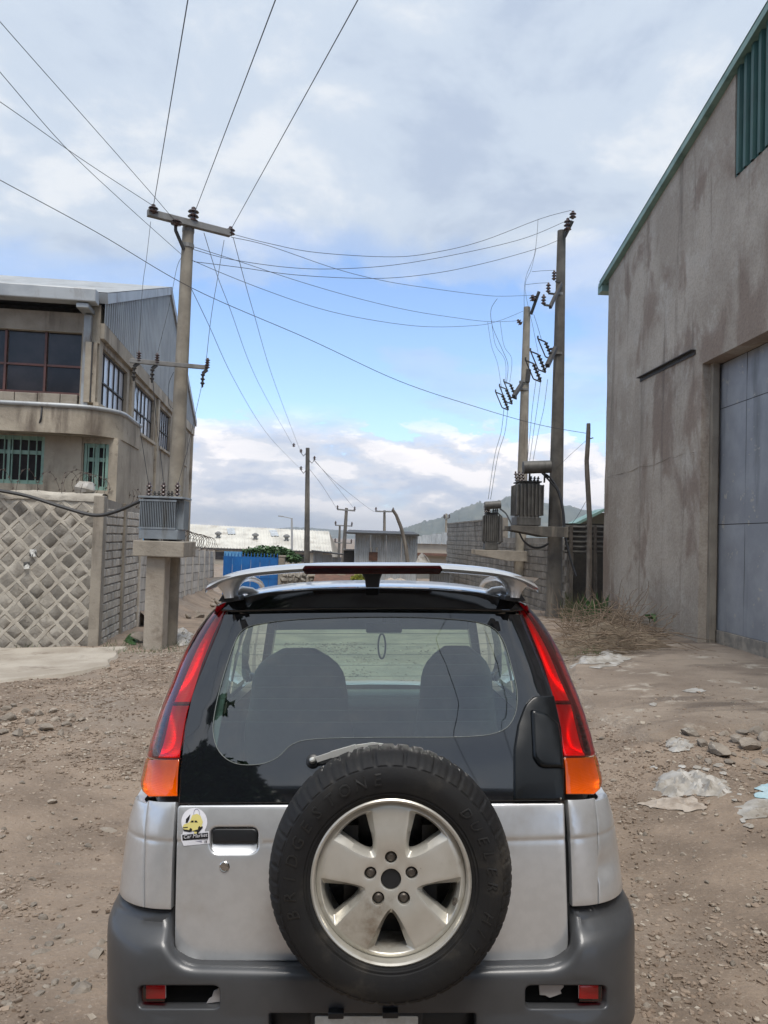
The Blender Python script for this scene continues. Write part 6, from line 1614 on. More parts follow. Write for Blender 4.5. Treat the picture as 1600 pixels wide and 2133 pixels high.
    part('centre_strut', MB().prism(pts, (0, .07, 0)), K['black'], wing, smooth=False, bevel=.005)
    # ---------------- roof and rails
    ye = .395; rp = [cy(x, y, ye) for x, y in ((776,1217), (880,1219), (960,1224), (1020,1232), (1060,1241), (1074,1248))]
    xr_ = rp[-1].x; zc = rp[0].z
    def roof(u, v):
        x = (u*2-1)*xr_; a = abs(x); z = interp([(p.x, p.z) for p in rp], a)[0]; y = ye + .02 - .02*(a/xr_)**2 + 1.82*v
        return (x*(1 + .10*math.sin(PI*min(1, v*1.5)*.5)), y, z + .014*math.sin(PI*min(1, v*1.1)) - .03*max(0, v-.6)**2*3 - (.008 if v == 0 else 0))
    m = MB().grid(roof, 40, 24); rf = part('roof', m, K['silver'], smooth=50)
    m = MB(); m.grid(lambda u, v: Vector(roof(u, v)) - Vector((0, -.01, .035)), 20, 10); part('headlining', m, K['liner'], smooth=50)
    for s in both:
        rail = [cy(x, y, ye + d_) for x, y, d_ in ((1061,1238,.05), (1059,1226,.06), (1054,1213,.08), (1045,1206,.12), (1034,1204,.30), (1024,1205,.6), (1014,1209,1.0), (1007,1214,1.4), (1003,1221,1.62))]
        part('roof_rail', MB().tube([Vector((s*p.x, p.y, p.z)) for p in rail], [.013,.012,.012,.012,.012,.012,.012,.012,.013], 8), K['silver'], rf, smooth=60)
        arc_ = [(1008,1240), (1026,1230), (1044,1228), (1055,1236), (1058,1243)]
        pts = [cy(x, y, ye + .04) for x, y in arc_]; pts = [Vector((s*p.x, p.y, p.z)) for p in pts]
        part('rail_foot', MB().tube(pts, [.008,.012,.014,.014,.010], 8), K['silver'], rf, smooth=60)
    # ---------------- cabin sides
    zbelt = uz(776, 1640)[1]; zroof = rp[-1].z - .005
    Wz = lambda z: interp(BODY, z)[0]
    def side(s, y, z):
        t = max(0, y - 2.4)/1.4; return Vector((s*(Wz(z) - .002 - .06*t*t - (.004 if z > zbelt else 0)), y, z))
    def y_rear(z): W, y0, r = interp(BODY, z); return y0 + r + .27
    WR, WF_ = .70, 3.02
    for s in both:
        S2 = lambda y, z, s=s: side(s, y, z)
        arch = lambda cx, r, a0, a1: [(cx + r*math.cos(R(a0 + (a1-a0)*k/14)), .335 + r*math.sin(R(a0 + (a1-a0)*k/14))) for k in range(15)]
        zs = .36
        def sp_panel(name, poly, mat, holes=(), off=0.):
            m = MB(); poly = resample(ccw(poly), .06); vs, fs = cdt(poly, [resample(ccw(h), .06) for h in holes], .08)
            m.add([S2(v[0], v[1]) + Vector((s*off, 0, 0)) for v in vs], fs)
            return part(name, m, mat, smooth=50)
        sp_panel('quarter_panel', [(1.02, zs)] + [(1.02, zbelt)] + [(y_rear(zbelt), zbelt), (y_rear(.80), .80), (y_rear(.7), .72)] + arch(WR, .39, 165, 5)[::1] if False else [(1.085, .34), (1.085, zbelt), (y_rear(zbelt) - .03, zbelt), (y_rear(.75) - .03, .75)] + arch(WR, .385, 116, 0), K['silver'])
        for nm, y0, y1 in (('rear_door', 1.09, 1.80), ('front_door', 1.806, 2.62)):
            d = sp_panel(nm, [(y0, zs), (y1, zs), (y1, zbelt), (y0, zbelt)], K['silver'])
            part('door_handle', MB().box(s*(Wz(.9)) - .012, s*(Wz(.9)) + .022, y0 + .06, y0 + .20, .90, .93), K['black'], d, smooth=False, bevel=.005)
            sp_panel('door_cladding', [(y0, zs - .02), (y1, zs - .02), (y1, .60), (y0, .60)], K['bumperm'], (), .012)
        sp_panel('front_wing', [(2.626, zs), (2.626, zbelt - .02), (3.55, .86), (3.60, .62)] + arch(WF_, .40, 60, 180), K['silver'])
        # greenhouse with three openings
        yb = y_rear(zbelt) - .05; yt = ye + .06
        outl = [(yb, zbelt + .001), (2.78, zbelt + .001), (2.16, zroof), (yt, zroof), (y_rear(1.3) - .10, 1.3)]
        zw0, zw1 = zbelt + .03, zroof - .075
        hs = [[(.66, zw0), (1.0, zw0), (1.0, zw1), (.72, zw1)], [(1.08, zw0), (1.76, zw0), (1.76, zw1), (1.08, zw1)], [(1.85, zw0), (2.56, zw0), (2.14, zw1), (1.85, zw1)]]
        gh = sp_panel('side_frame', outl, K['gloss'], hs)
        for h in hs:
            m = MB(); vs, fs = cdt(resample(ccw(h), .1), (), .15); m.add([S2(v[0], v[1]) - Vector((s*.006, 0, 0)) for v in vs], fs); part('side_window', m, K['glassf'], gh)
        m = MB()
        for k in range(25):
            v = k/24; p = Vector(roof(.5 + .5*s, v)); q = S2(p.y, zroof - .045); q.x = s*min(abs(q.x), abs(p.x) + .05)
            m.v += [p + Vector((0, 0, .002)), (p + q)/2 + Vector((s*.016, 0, .008)), q]
        for k in range(24):
            for j in (0, 1): m.f.append((3*k+j, 3*k+j+1, 3*k+4+j, 3*k+3+j))
        part('cant_rail', m, K['silver'], smooth=60)
        # inner trim panel of the cabin
        m = MB(); m.grid(lambda u, v: Vector((s*(Wz(.45 + (zbelt - .45)*v) - .06), .30 + 2.3*u, .45 + (zbelt - .45)*v)), 12, 4); part('door_trim', m, K['trim'], smooth=50)
        m = MB(); panel(m, [(s*q[0], q[1]) for q in [(.40, zbelt - .02), (.60, zbelt - .02), (.60, 1.3), (.42, 1.3)]], body, -.05, .004, .001, 1, (), .06)
        # side mirror
        mr = thing if False else None
        part('door_mirror', MB().lathe([(.02, 0), (.085, .03), (.095, .08), (.06, .13)], 14, (s*.86, 2.52, zbelt + .09), (0, 1, 0)).beam((s*.74, 2.52, zbelt + .03), (s*.84, 2.56, zbelt + .08), .04, .05), K['black'], smooth=40)
        # road wheels and flares
        for yw in (WR, WF_):
            wv = bpy.data.objects.new('wheel', None); COL.objects.link(wv); wv.parent = car; wv.location = (s*.66, yw, .335)
            pr = [(.21, -.09), (.25, -.105), (.30, -.10), (.325, -.085), (.334, -.06), (.334, .06), (.325, .085), (.30, .10), (.25, .105), (.21, .09)]
            obj('tyre', MB().lathe(pr, 40, (0,0,0), (1,0,0), closed=True), K['rubber'], wv, smooth=40, world=False)
            obj('rim', MB().lathe([(.212, -.085), (.212, .085), (.20, .09), (.19, .05), (.05, .07), (.0, .07)] if s > 0 else [(.212, .085), (.212, -.085), (.20, -.09), (.19, -.05), (.05, -.07), (.0, -.07)], 30, (0,0,0), (1,0,0)), K['alloy'], wv, smooth=40, world=False)
            m = MB()
            for k in range(21):
                a = R(-5 + 190*k/20)
                for r, x in ((.375, -.02), (.380, .004), (.425, .004), (.435, -.02)): m.v.append(Vector((s*(Wz(.6) - .01 + x), yw + r*math.cos(a), .335 + r*math.sin(a))))
            for k in range(20):
                for j in range(3): m.f.append((k*4+j, k*4+j+1, k*4+j+5, k*4+j+4))
            part('wheel_flare', m, K['bumperm'], smooth=40)
    # ---------------- front end
    part('bonnet', MB().grid(lambda u, v: Vector(((u*2-1)*(.70 - .10*v*v), 2.70 + .92*v, 1.0 - .10*v**1.5 + .03*(1 - (u*2-1)**2) - .16*max(0, v-.85)/.15)), 20, 14), K['silver'], smooth=50)
    fa = part('front_fascia', MB().grid(lambda u, v: Vector(((u*2-1)*.72, 3.66 - .10*(u*2-1)**4, .35 + .45*v)), 16, 6), K['bumperm'], smooth=50)
    part('grille', MB().box(-.32, .32, 3.665, 3.68, .66, .78), K['black'], fa, smooth=False)
    for s in both: part('headlight', MB().box(s*.52 - .12, s*.52 + .12, 3.62, 3.665, .66, .80), K['chrome'], smooth=False, bevel=.02)
    zh = zc - .055; yb_, yt_ = 2.78, 2.14; zlook = cy(776, 1316, 2.2).z; zdash = cy(776, 1446, 2.5).z; vtop = min(.97, (zlook - zbelt + .02)/(zh - zbelt + .02))
    ws = lambda u, v: Vector(((u*2-1)*(.70 - .16*v), yb_ + (yt_ - yb_)*v - .05*(u*2-1)**2 + .03, zbelt - .02 + (zh - zbelt + .02)*v))
    part('windscreen', MB().grid(ws, 10, 8), K['glassw'], smooth=50)
    m = MB(); m.grid(lambda u, v: ws(u, vtop + (1 - vtop)*v) - Vector((0, .012, 0)), 10, 3); part('sun_band', m, K['trim'], smooth=50)
    for s in both:
        m = MB(); m.tube([ws(.5 + s*.5, v/6) for v in range(7)], .03, 6); part('windscreen_pillar', m, K['gloss'], smooth=50)
        part('sun_visor', MB().box(s*.33 - .20, s*.33 + .20, 2.06, 2.10, max(zh - .17, zlook + .005), zh - .01), K['liner'], smooth=False, bevel=.01)
    # ---------------- cabin
    part('cabin_floor', MB().box(-.66, .66, .14, 2.7, .36, .42), K['trim'], smooth=False)
    part('dashboard', MB().prism([(-.66, 2.35, .5), (-.66, 2.35, zdash - .05), (-.66, 2.45, zdash), (-.66, 2.74, zdash), (-.66, 2.74, .5)], (1.32, 0, 0)), K['trim'], smooth=False, bevel=.02)
    m = MB(); ct = Vector((-.33, 2.16, zdash + .03)); ax = Vector((0, -.9, .45)).normalized(); a1 = Vector((1,0,0)); a2 = ax.cross(a1)
    m.tube([ct + (a1*math.cos(2*PI*k/28) + a2*math.sin(2*PI*k/28))*.18 for k in range(29)], .014, 8); m.tube([ct - a1*.17, ct + a1*.17], .02, 6); m.tube([ct, ct - ax*-.2 + Vector((0,.1,-.06))], .03, 6)
    part('steering_wheel', m, K['black'], smooth=50)
    def seat(cx, px0, px1, pyt, y):
        zt_ = cy(776, pyt, y).z; xa, xb = cy(px0, pyt + 60, y).x, cy(px1, pyt + 60, y).x; w = (xb - xa)/2; c = (xa+xb)/2
        z0 = .55; H = zt_ - z0; m = MB(); NZ = 22; NA = 20
        def width(t): return w*(1 - .14*sstep(.45, .78, t)) * (1 if t < .74 else max(.12, (1 - ((t-.74)/.262)**2.6))**.5)
        for i in range(NZ+1):
            t = i/NZ; ww = width(t); d = .065 if t < .7 else .055
            for k in range(NA):
                th = 2*PI*k/NA; ca, sa = math.cos(th), math.sin(th)
                m.v.append(Vector((c + ww*math.copysign(abs(ca)**.6, ca), y + .02 - .10*t + d*math.copysign(abs(sa)**.7, sa), z0 + H*t)))
        for i in range(NZ):
            for k in range(NA): m.f.append((i*NA+k, i*NA+(k+1) % NA, (i+1)*NA+(k+1) % NA, (i+1)*NA+k))
        m.f.append(tuple(NZ*NA + k for k in range(NA)))
        b = part('seat_back', m, K['seat'], smooth=60)
        part('seat_cushion', MB().box(c - w, c + w, y + .0, y + .50, .46, .60), K['seat'], b, smooth=False, bevel=.04)
    seat(-1, 512, 738, 1348, 1.62); seat(1, 862, 1034, 1344, 1.62)
    part('rear_bench', MB().box(-.60, .60, .78, .94, .42, .90).box(-.60, .60, .94, 1.40, .42, .55), K['seat'], smooth=False, bevel=.03)
    part('load_cover', MB().box(-.62, .62, .2, .8, .60, .62), K['trim'], smooth=False)
    a = cy(800, 1308, 2.0); mm_ = part('rear_view_mirror', MB().box(a.x - .10, a.x + .10, 2.0, 2.03, a.z - .028, a.z + .028), K['black'], smooth=False, bevel=.01)
    part('mirror_stem', MB().beam((a.x, 2.02, a.z), (a.x, 2.10, a.z + .14), .015, .015), K['black'], mm_)
    top_ = cy(800, 1320, 1.99); bt_ = cy(795, 1372, 1.99); h = top_.z - bt_.z; pts = []
    for k in range(25):
        t = k/24*2*PI; pts.append(Vector((top_.x - .012 + .020*math.sin(t), 1.99, top_.z - h/2 + h/2*math.cos(t))))
    part('hanging_beads', MB().tube(pts, .005, 5), K['black'], mm_)
    for s in both:
        m = MB(); panel(m, [(s*u, z) for u, z in [(.50, uz(776,1560)[1]), (.63, uz(776,1560)[1]), (.60, uz(776,1400)[1]), (.52, uz(776,1300)[1]), (.47, uz(776,1300)[1])]], body, -.03, .004, .001, 1, (), .05); part('pillar_trim', m, K['trim'])
    m = MB().box(-.70, .70, .20, 2.6, .30, .35); part('underbody', m, K['dark'], smooth=False)
    return car
def _ring(prof, n):
    m = MB(); nr = len(prof)
    for j in range(n):
        a = 2*PI*j/n
        for r, y in prof: m.v.append(Vector((r*math.cos(a), y, r*math.sin(a))))
    for j in range(n):
        for k in range(nr-1): m.f.append((j*nr+k, j*nr+k+1, ((j+1) % n)*nr+k+1, ((j+1) % n)*nr+k))
    return m
def _lip(): return _ring([(.2036,.050), (.2036,.0325), (.2045,.014), (.2075,.006), (.2125,.003), (.2165,.006), (.2175,.013), (.217,.03)], 96)
def _barrel(): return _ring([(.2030,.034), (.198,.05), (.190,.08), (.183,.14), (.186,.18)], 64)
build_car()
# ------------------------------------------------------------------ loose stones, litter, brush and plants
def rock_mesh(name, seed, mat, sub=2, amp=.35, flat=.6):
    bm = bmesh.new(); bmesh.ops.create_icosphere(bm, subdivisions=sub, radius=1); m = MB(); o = Vector((seed*7.3, seed*3.1, 0)); r_ = random.Random(seed + 50); cuts = [(Vector((r_.gauss(0,1), r_.gauss(0,1), r_.gauss(0,.8))).normalized(), r_.uniform(.38,.62)) for _ in range(11)]
    for v in bm.verts:
        p = v.co; d = 1 + amp*noise.noise(p*1.1 + o) + amp*.5*noise.noise(p*2.6 + o)
        q = p*d; q.z *= flat
        for ax, lim in cuts:
            k = q.dot(ax) - lim
            if k > 0: q -= ax*k*.96
        m.v.append(q)
    m.f = [tuple(v.index for v in f.verts) for f in bm.faces]; bm.free()
    return mesh_of(name, m, mat, smooth=18)
rs = random.Random(31)
def blocked(x, y):
    return (-1.0 < x < 1.1 and 2.0 < y < 6.3) or x > 5.1 or y > 13.0 + .11*(x + 4.6) and x < -3.2
def build_gravel():
    base = []
    for k in range(8):
        bm = bmesh.new(); bmesh.ops.create_icosphere(bm, subdivisions=1, radius=1) if k < 3 else bmesh.ops.create_cube(bm, size=1.6)
        if k >= 3:
            bmesh.ops.bevel(bm, geom=bm.edges[:], offset=.35, segments=1, affect='EDGES') if k < 5 else None
        vs = [v.co*(1 + rs.uniform(-.28,.2)) for v in bm.verts]; bm.verts.index_update(); fs = [tuple(v.index for v in f.verts) for f in bm.faces]; bm.free(); base.append((vs, fs))
    for name, mat, n, lo, hi in (('gravel', K['gravel'], 19000, .003, .020), ('pale_gravel', K['gravelp'], 4200, .003, .022), ('brown_gravel', K['gravelb'], 22000, .003, .016)):
        mb = MB(); i = 0
        while i < n:
            Y = 2.3*math.exp(rs.random()**1.05*math.log(13.5/2.3)); x = rs.uniform(-.56, .54)*Y*1.02
            if blocked(x, Y): continue
            c = .6*fbm(x, Y, .38, 2, 3.3) + .75*fbm(x, Y, 1.1, 3, {'gravel': 1.2, 'pale_gravel': 6.2, 'brown_gravel': 11.}[name])
            if rs.random() > max(.035, .27 + 2.3*c)*(.35 if 1.15 < abs(x) < 1.75 and Y > 2.6 else 1)*(.42 if x > 0 else 1.9 if x < -1.2 and Y < 4.6 else 1)*(.12 if inside((x, Y), ap) else 1): continue
            i += 1
            sz = lo + (hi - lo)*rs.random()**4.2; sz *= .75 + .05*Y
            vs, fs = base[rs.randrange(8) if sz > .007 else 5 + rs.randrange(3)]; R_ = Matrix.Rotation(rs.random()*6.3, 3, 'Z') @ Matrix.Rotation(rs.uniform(-.4,.4), 3, 'X')
            S = Vector((sz*rs.uniform(.8,1.5), sz*rs.uniform(.7,1.1), sz*rs.uniform(.3,.75))); p = Vector((x, Y, gfine(x, Y) + sz*.12)); o = len(mb.v)
            mb.v += [p + R_ @ Vector((v.x*S.x, v.y*S.y, v.z*S.z)) for v in vs]; mb.f += [tuple(o+k for k in f) for f in fs]
        tag(obj(name, mb, mat, recalc=False), kind='stuff')
def gfine(x, y):
    z = gz(x, y)
    if inside((x, y), ap): z = apz(x, y)
    return z
K['gravelp'] = M('pale_gravel', (.36,.315,.26), (.27,.225,.18), 9, .9, bump=.4, bscale=60)
K['gravelb'] = M('brown_gravel', (.225,.168,.125), (.15,.112,.083), 9, .9, bump=.4, bscale=60)
build_gravel()
ROCKS = [rock_mesh('rock', k, K['rock'], 2, .4, .62) for k in range(7)]
def rock(px, py, w, label, group=None, dz=.25, asp=1.):
    p = on_ground(px, py); s = w/2*p.y/FPX
    o = inst('rock', rs.choice(ROCKS), None, (p.x, p.y, gfine(p.x, p.y) + s*dz), (rs.uniform(-.25,.25), rs.uniform(-.25,.25), rs.random()*6.3), (s*asp, s*rs.uniform(.7,1.), s*rs.uniform(.6,1.)*.95))
    return tag(o, label, 'rock', group)
G1 = 'broken rocks heaped in the dirt by the concrete slab'
for px, py, w in ((20,1500,46), (62,1508,40), (95,1520,44), (38,1530,42), (118,1502,30), (140,1512,30), (8,1528,34), (80,1490,30), (110,1484,26), (150,1494,26), (52,1484,24), (128,1530,26), (10,1480,28), (172,1500,20), (30,1472,22), (90,1540,18), (180,1520,16), (72,1530,22)):
    rock(px, py, w, 'grey broken rock in the low heap on the dirt near the concrete slab', G1)
G2 = 'pale broken rocks along the edge of the concrete apron'
for px, py, w in ((1560,1558,64), (1496,1570,70), (1440,1532,46), (1590,1540,50), (1610,1570,60), (1464,1552,44), (1535,1548,46), (1400,1560,26), (1580,1590,40), (1520,1590,34), (1422,1545,24), (1650,1560,70), (1475,1588,26), (1545,1528,40), (1580,1526,36), (1510,1530,30), (1458,1580,20), (1570,1600,24), (1508,1604,18), (1432,1560,16), (1412,1552,14), (1485,1540,22), (1526,1574,20), (1596,1612,22), (1552,1612,16)):
    rock(px, py, w, 'pale broken rock slab in the gully at the edge of the concrete apron', G2, rs.uniform(.0, .25), 1.35)
rock(108, 1672, 26, 'lone flat brown stone on the bare dirt level with the tail light', None, .2, 1.2)
rock(62, 1747, 22, 'small dark stone on the dirt beside the car flank', None, .2)
rock(228, 1730, 54, 'flat pale stone patch half buried beside the rear wing', None, -.25, 1.3)
rock(540 - 340, 1985, 60, 'pale embedded stone slab next to the bumper', None, -.2, 1.4)
rock(165, 2068, 70, 'pointed grey stone slab lying low beside the bumper corner', None, -.1, 1.3)
rock(85, 1985, 60, 'flat grey stone half buried in the rubble near the frame edge', None, -.2, 1.4)
G3 = 'grey stones half buried in the rubble beside the car'
for k in range(44):
    px = rs.uniform(-10, 215); py = rs.uniform(1880, 2150)
    rock(px, py, rs.uniform(10, 34), 'grey flat stone half buried in the rubble beside the bumper', G3, -.02, 1.2)
G4 = 'small stones scattered on the dirt lane'
for k in range(120):
    px = rs.choice((rs.uniform(-10, 330), rs.uniform(1240, 1610))); py = rs.uniform(1440, 2100)
    if blocked(*on_ground(px, py).xy): continue
    rock(px, py, rs.uniform(7, 17)*(1 + (py-1440)/900), 'small loose stone lying on the brown dirt lane', G4, .1)

def crumple(label, pts, mat, cat='plastic litter', group=None, h=.09, seed=1, name='plastic_litter', n=26):
    """a crumpled sheet lying over the ground inside a pixel outline"""
    P = [on_ground(*p) for p in pts]; xs = [p.x for p in P]; ys = [p.y for p in P]; out = ccw([(p.x, p.y) for p in P])
    sp = spline(out, 4); g = max(.012, (max(xs) - min(xs))/n); o = resample(sp, g); 
    L0 = max(xs) - min(xs); o = [(x + .16*L0*fbm(x/L0, y/L0, 4.5, 4, seed), y + .10*L0*fbm(x/L0, y/L0, 4.5, 4, seed+5.)) for x, y in o]
    vs, fs = cdt(ccw(o), (), g); m = MB(); L_ = max(xs) - min(xs)
    for v in vs:
        d = min(1, dist_poly(v, o)/(L_*.14)); x, y = v
        a_ = .6*noise.noise(Vector((x*3/L_, y*2/L_, seed)))
        f = (1 - 2*abs(noise.noise(Vector((x*4.2/L_ + a_, y*3.2/L_, seed)))))**2*.8 + (1 - 2.2*abs(noise.noise(Vector((x*9/L_ + 2*a_, y*6/L_, seed+3)))))**2*.32
        m.v.append(Vector((x + .04*L_*a_, y, gfine(x, y) + .006 + h*.6*(d**.6)*(.12 + f))))
    m.f = [tuple(f) for f in fs]
    return tag(obj(name, m, mat, smooth=22), label, cat, group)
crumple('big crumpled white plastic sheet on the dirt right of the car', [(1366,1645), (1372,1625), (1400,1615), (1440,1612), (1478,1622), (1512,1630), (1524,1648), (1500,1660), (1440,1658), (1400,1660)], K['plastic'], h=.10, seed=3)
crumple('dirty tan sheeting spread below the big white plastic', [(1335,1672), (1380,1664), (1440,1662), (1470,1676), (1440,1690), (1390,1688), (1350,1680)], K['cloth'], h=.035, seed=5)
crumple('torn grey plastic strip at the frame edge on the dirt', [(1530,1700), (1550,1680), (1585,1668), (1640,1664), (1660,1690), (1600,1702), (1555,1712)], K['plastic'], h=.05, seed=7)
crumple('pale blue plastic rag at the frame edge', [(1572,1655), (1600,1638), (1640,1640), (1640,1660), (1600,1664)], K['bluebag'], h=.05, seed=8)
crumple('grey white plastic crumpled under the brush heap', [(1262,1362), (1272,1350), (1290,1358), (1300,1374), (1280,1386), (1240,1394), (1196,1392), (1206,1380), (1236,1378)], K['plastic'], h=.10, seed=9)
crumple('long pale plastic strip trailing from the brush heap', [(1236,1398), (1270,1390), (1304,1376), (1306,1380), (1280,1394), (1244,1402)], K['plastic'], h=.03, seed=10)
crumple('white paper scrap lying alone on the concrete apron', [(1424,1452), (1440,1446), (1466,1449), (1462,1454), (1440,1455)], K['plastic'], h=.012, seed=11, cat='paper scrap', name='paper_scrap')
crumple('grey plastic and dust mat among the stones by the apron edge', [(1388,1545), (1410,1540), (1440,1546), (1436,1562), (1400,1568)], K['plastic'], h=.04, seed=12)
crumple('pale litter clump at the foot of the panel wall beside the pole', [(360,1330), (366,1318), (384,1314), (396,1322), (392,1340), (372,1346)], K['plastic'], h=.14, seed=13)
G5 = 'small white scraps scattered on the dirt'
for px, py in ((1452,1600), (1470,1604), (1496,1596), (1540,1656), (1362,1600), (1506,1612), (1420,1598), (1530,1668), (1560,1722), (1360,1478)):
    if px < 1200: continue
    w = rs.uniform(5, 11); crumple('small white litter scrap on the dirt near the plastic sheet', [(px-w, py), (px-w*.3, py-w*.45), (px+w, py-w*.2), (px+w*.7, py+w*.4)], K['plastic'], 'litter', G5, .012, px, 'litter_scrap', 6)
# brush heap
def twig(m, p, d, L_, r, seed, n=7):
    p = Vector(p); d = Vector(d).normalized(); pts = []
    for i in range(n):
        t = i/(n-1); pts.append(p + d*L_*t + Vector((noise.noise(Vector((t*2, seed, 1))), noise.noise(Vector((t*2, seed, 5))), noise.noise(Vector((t*2, seed, 9)))))*L_*.16 - Vector((0, 0, .12*L_*t*t)))
    m.tube(pts, [r*(1 - .6*i/(n-1)) for i in range(n)], 4, False); return pts
def build_brush():
    mb = MB(); st = MB()
    for k in range(900):
        px = rs.gauss(1275, 60); py = rs.uniform(1302, 1392)
        if px > 1395 or px < 1165 or py > 1392 - (px - 1180)*.17: continue
        p = on_ground(px, py); p.z = gfine(p.x, p.y) + rs.random()**1.6*.42*math.exp(-((px - 1270)/75)**2)
        a = rs.uniform(-.5, .5) + rs.choice((0, PI)); d = Vector((math.cos(a), math.sin(a)*.6, rs.uniform(-.12, .35)))
        if k % 4 == 0: twig(mb, p, d, rs.uniform(.4, 1.3), rs.uniform(.004, .010), k)
        else: twig(st, p, d, rs.uniform(.2, .6), rs.uniform(.002, .0045), k, 5)
    for k in range(110):
        px = rs.uniform(1172, 1330); p = on_ground(px, rs.uniform(1310, 1362)); p.z = gfine(p.x, p.y) + .1
        twig(mb, p, Vector((rs.uniform(-1, 1), rs.uniform(-.4, .4), rs.uniform(.25, 1.1))), rs.uniform(.5, 1.1), rs.uniform(.004, .010), 2000 + k)
    tag(obj('dry_brush', mb, K['twig'], recalc=False), kind='stuff'); tag(obj('dry_straw', st, K['straw'], recalc=False), kind='stuff')
    m = MB(); c = on_ground(1268, 1352)
    m.grid(lambda u, v: (c.x - .9 + 1.9*u, c.y - .6 + 1.8*v, gfine(c.x - .9 + 1.9*u, c.y - .6 + 1.8*v) - .03 + .30*math.sin(PI*u)*math.sin(PI*v)*(1 + .6*noise.noise(Vector((u*9, v*9, 2))))), 30, 26)
    tag(obj('brush_mound', m, K['straw'], smooth=30), kind='stuff')
    for lab, a, b, r in (('long bare branch lying across the brush heap towards the gate', (1170,1318), (1420,1298), .018), ('bare branch sticking up out of the brush heap beside the jamb', (1376,1338), (1408,1282), .012),
                         ('forked pale branch leaning from the brush heap near the pole', (1210,1330), (1165,1280), .014), ('short branch crossing the brush heap in front', (1230,1372), (1345,1352), .013), ('pale branch in the brush heap next to the tail light', (1196,1345), (1240,1300), .012)):
        p = on_ground(*a); p.z = gfine(p.x, p.y) + .12; q = at(b[0], b[1], p.y + .15); m = MB(); pts = [p.lerp(q, i/8) + Vector((.04*noise.noise(Vector((i*.5, r*900, 1))), 0, .05*noise.noise(Vector((i*.5, r*900, 4))))) for i in range(9)]
        m.tube(pts, [r*(1 - .5*i/8) for i in range(9)], 5); 
        for k in (3, 5, 6): twig(m, pts[k], (q - p).normalized() + Vector((rs.uniform(-.6,.6), 0, rs.uniform(-.2,.9))), .28, r*.5, k + r*100, 5)
        tag(obj('branch', m, K['twig'], recalc=False), lab, 'branch')
build_brush()
def blade(m, p, tip, w, bend):
    """one broad leaf with a mid fold"""
    p, tip = Vector(p), Vector(tip); n = 8; d = tip - p; side = d.cross(Vector((0, -1, .25))).normalized(); up = side.cross(d).normalized(); o = len(m.v)
    for i in range(n+1):
        t = i/n; c = p + d*t + up*bend*math.sin(PI*t); ww = w*math.sin(PI*min(1, .12 + .88*t)**.8)*(1 if i < n else .02)
        m.v += [c - side*ww + up*.15*ww, c, c + side*ww + up*.15*ww]
    for i in range(n):
        for k in (0, 1): m.f.append((o+3*i+k, o+3*i+k+1, o+3*i+4+k, o+3*i+3+k))
def broad_plant(name, label, base, leaves, cat='plant'):
    root = thing(name, label, cat, base)
    for (a, b, Y, w, bd) in leaves: m = MB(); blade(m, at(a[0], a[1], Y), at(b[0], b[1], Y - .15), w, bd); obj('leaf', m, K['leaf'], root, smooth=True)
YQ = 16.2
broad_plant('leafy_plant', 'broad green leaves growing behind the wooden pole at the warehouse corner', at(1238, 1305, YQ), [((1238,1308),(1232,1245),YQ,.09,.05), ((1240,1308),(1252,1250),YQ,.10,-.04), ((1240,1308),(1266,1290),YQ-.2,.08,.05), ((1234,1308),(1222,1262),YQ,.09,.03), ((1240,1310),(1280,1296),YQ-.3,.07,.04), ((1238,1308),(1244,1232),YQ+.1,.08,.03), ((1232,1310),(1205,1290),YQ,.07,.05)] + [((rs.uniform(1228,1262),1308), (rs.uniform(1196,1288), rs.uniform(1236,1292)), YQ - rs.uniform(.2,.9), rs.uniform(.06,.10), rs.uniform(-.06,.06)) for _ in range(12)])
broad_plant('climbing_leaf', 'single dark hanging leaf on the plaster at the warehouse corner', at(1276, 1262, 16.9), [((1279,1216),(1273,1262),16.95,.085,-.03), ((1276,1240),(1281,1222),16.95,.03,.02)])
broad_plant('small_leaf_plant', 'small drooping grey green leaf against the foot of the warehouse wall', at(1356, 1300, 14.3), [((1352,1288),(1340,1280),14.3,.05,.06), ((1354,1288),(1366,1276),14.3,.05,.05), ((1358,1278),(1364,1298),14.25,.04,.05), ((1354,1302),(1352,1282),14.3,.012,.0)])
def leaf_cloud(m, c, rad, n, sz, seed):
    r = random.Random(seed)
    for _ in range(n):
        u = Vector((r.gauss(0,1), r.gauss(0,1), r.gauss(0,1))).normalized(); k = r.random()**.35
        p = Vector(c) + Vector((u.x*rad[0], u.y*rad[1], u.z*rad[2]))*k*(1 + .35*noise.noise(u*2.2 + Vector((seed, 0, 0))))
        a = Vector((r.uniform(-1,1), r.uniform(-1,1), r.uniform(-.5,.8))).normalized(); b = a.cross(Vector((r.uniform(-1,1), r.uniform(-1,1), 1))).normalized(); s = sz*r.uniform(.6, 1.3)
        m.add([p - a*s, p + b*s*.45, p + a*s, p - b*s*.45], [(0,1,2,3)])
sh = thing('green_shrub', 'green spreading shrub rising behind the spiked blue gate', 'shrub', at(560, 1175, 37.))
m = MB()
for px, py, rx, rz in ((525,1152,.5,.2), (548,1150,.8,.32), (575,1150,.7,.3), (595,1156,.5,.3), (560,1160,1.0,.3), (612,1164,.4,.2)): leaf_cloud(m, at(px, py, 37.), (rx, .6, rz), 520, .10, px)
o = obj('foliage', m, K['leafb'], sh, recalc=False)
obj('stem', MB().tube([Vector((at(560,1160,37.).x, 37., -1.2)), at(560, 1160, 37.)], [.07, .03], 6).tube([Vector((at(590,1160,37.).x, 37.1, -1.2)), at(588, 1158, 37.)], [.06, .03], 6), K['woodpole'], sh)
sy = thing('yellow_shrub', 'small yellow green bush seen through the gap below the spoiler', 'shrub', at(745, 1215, 28.5)); m = MB()
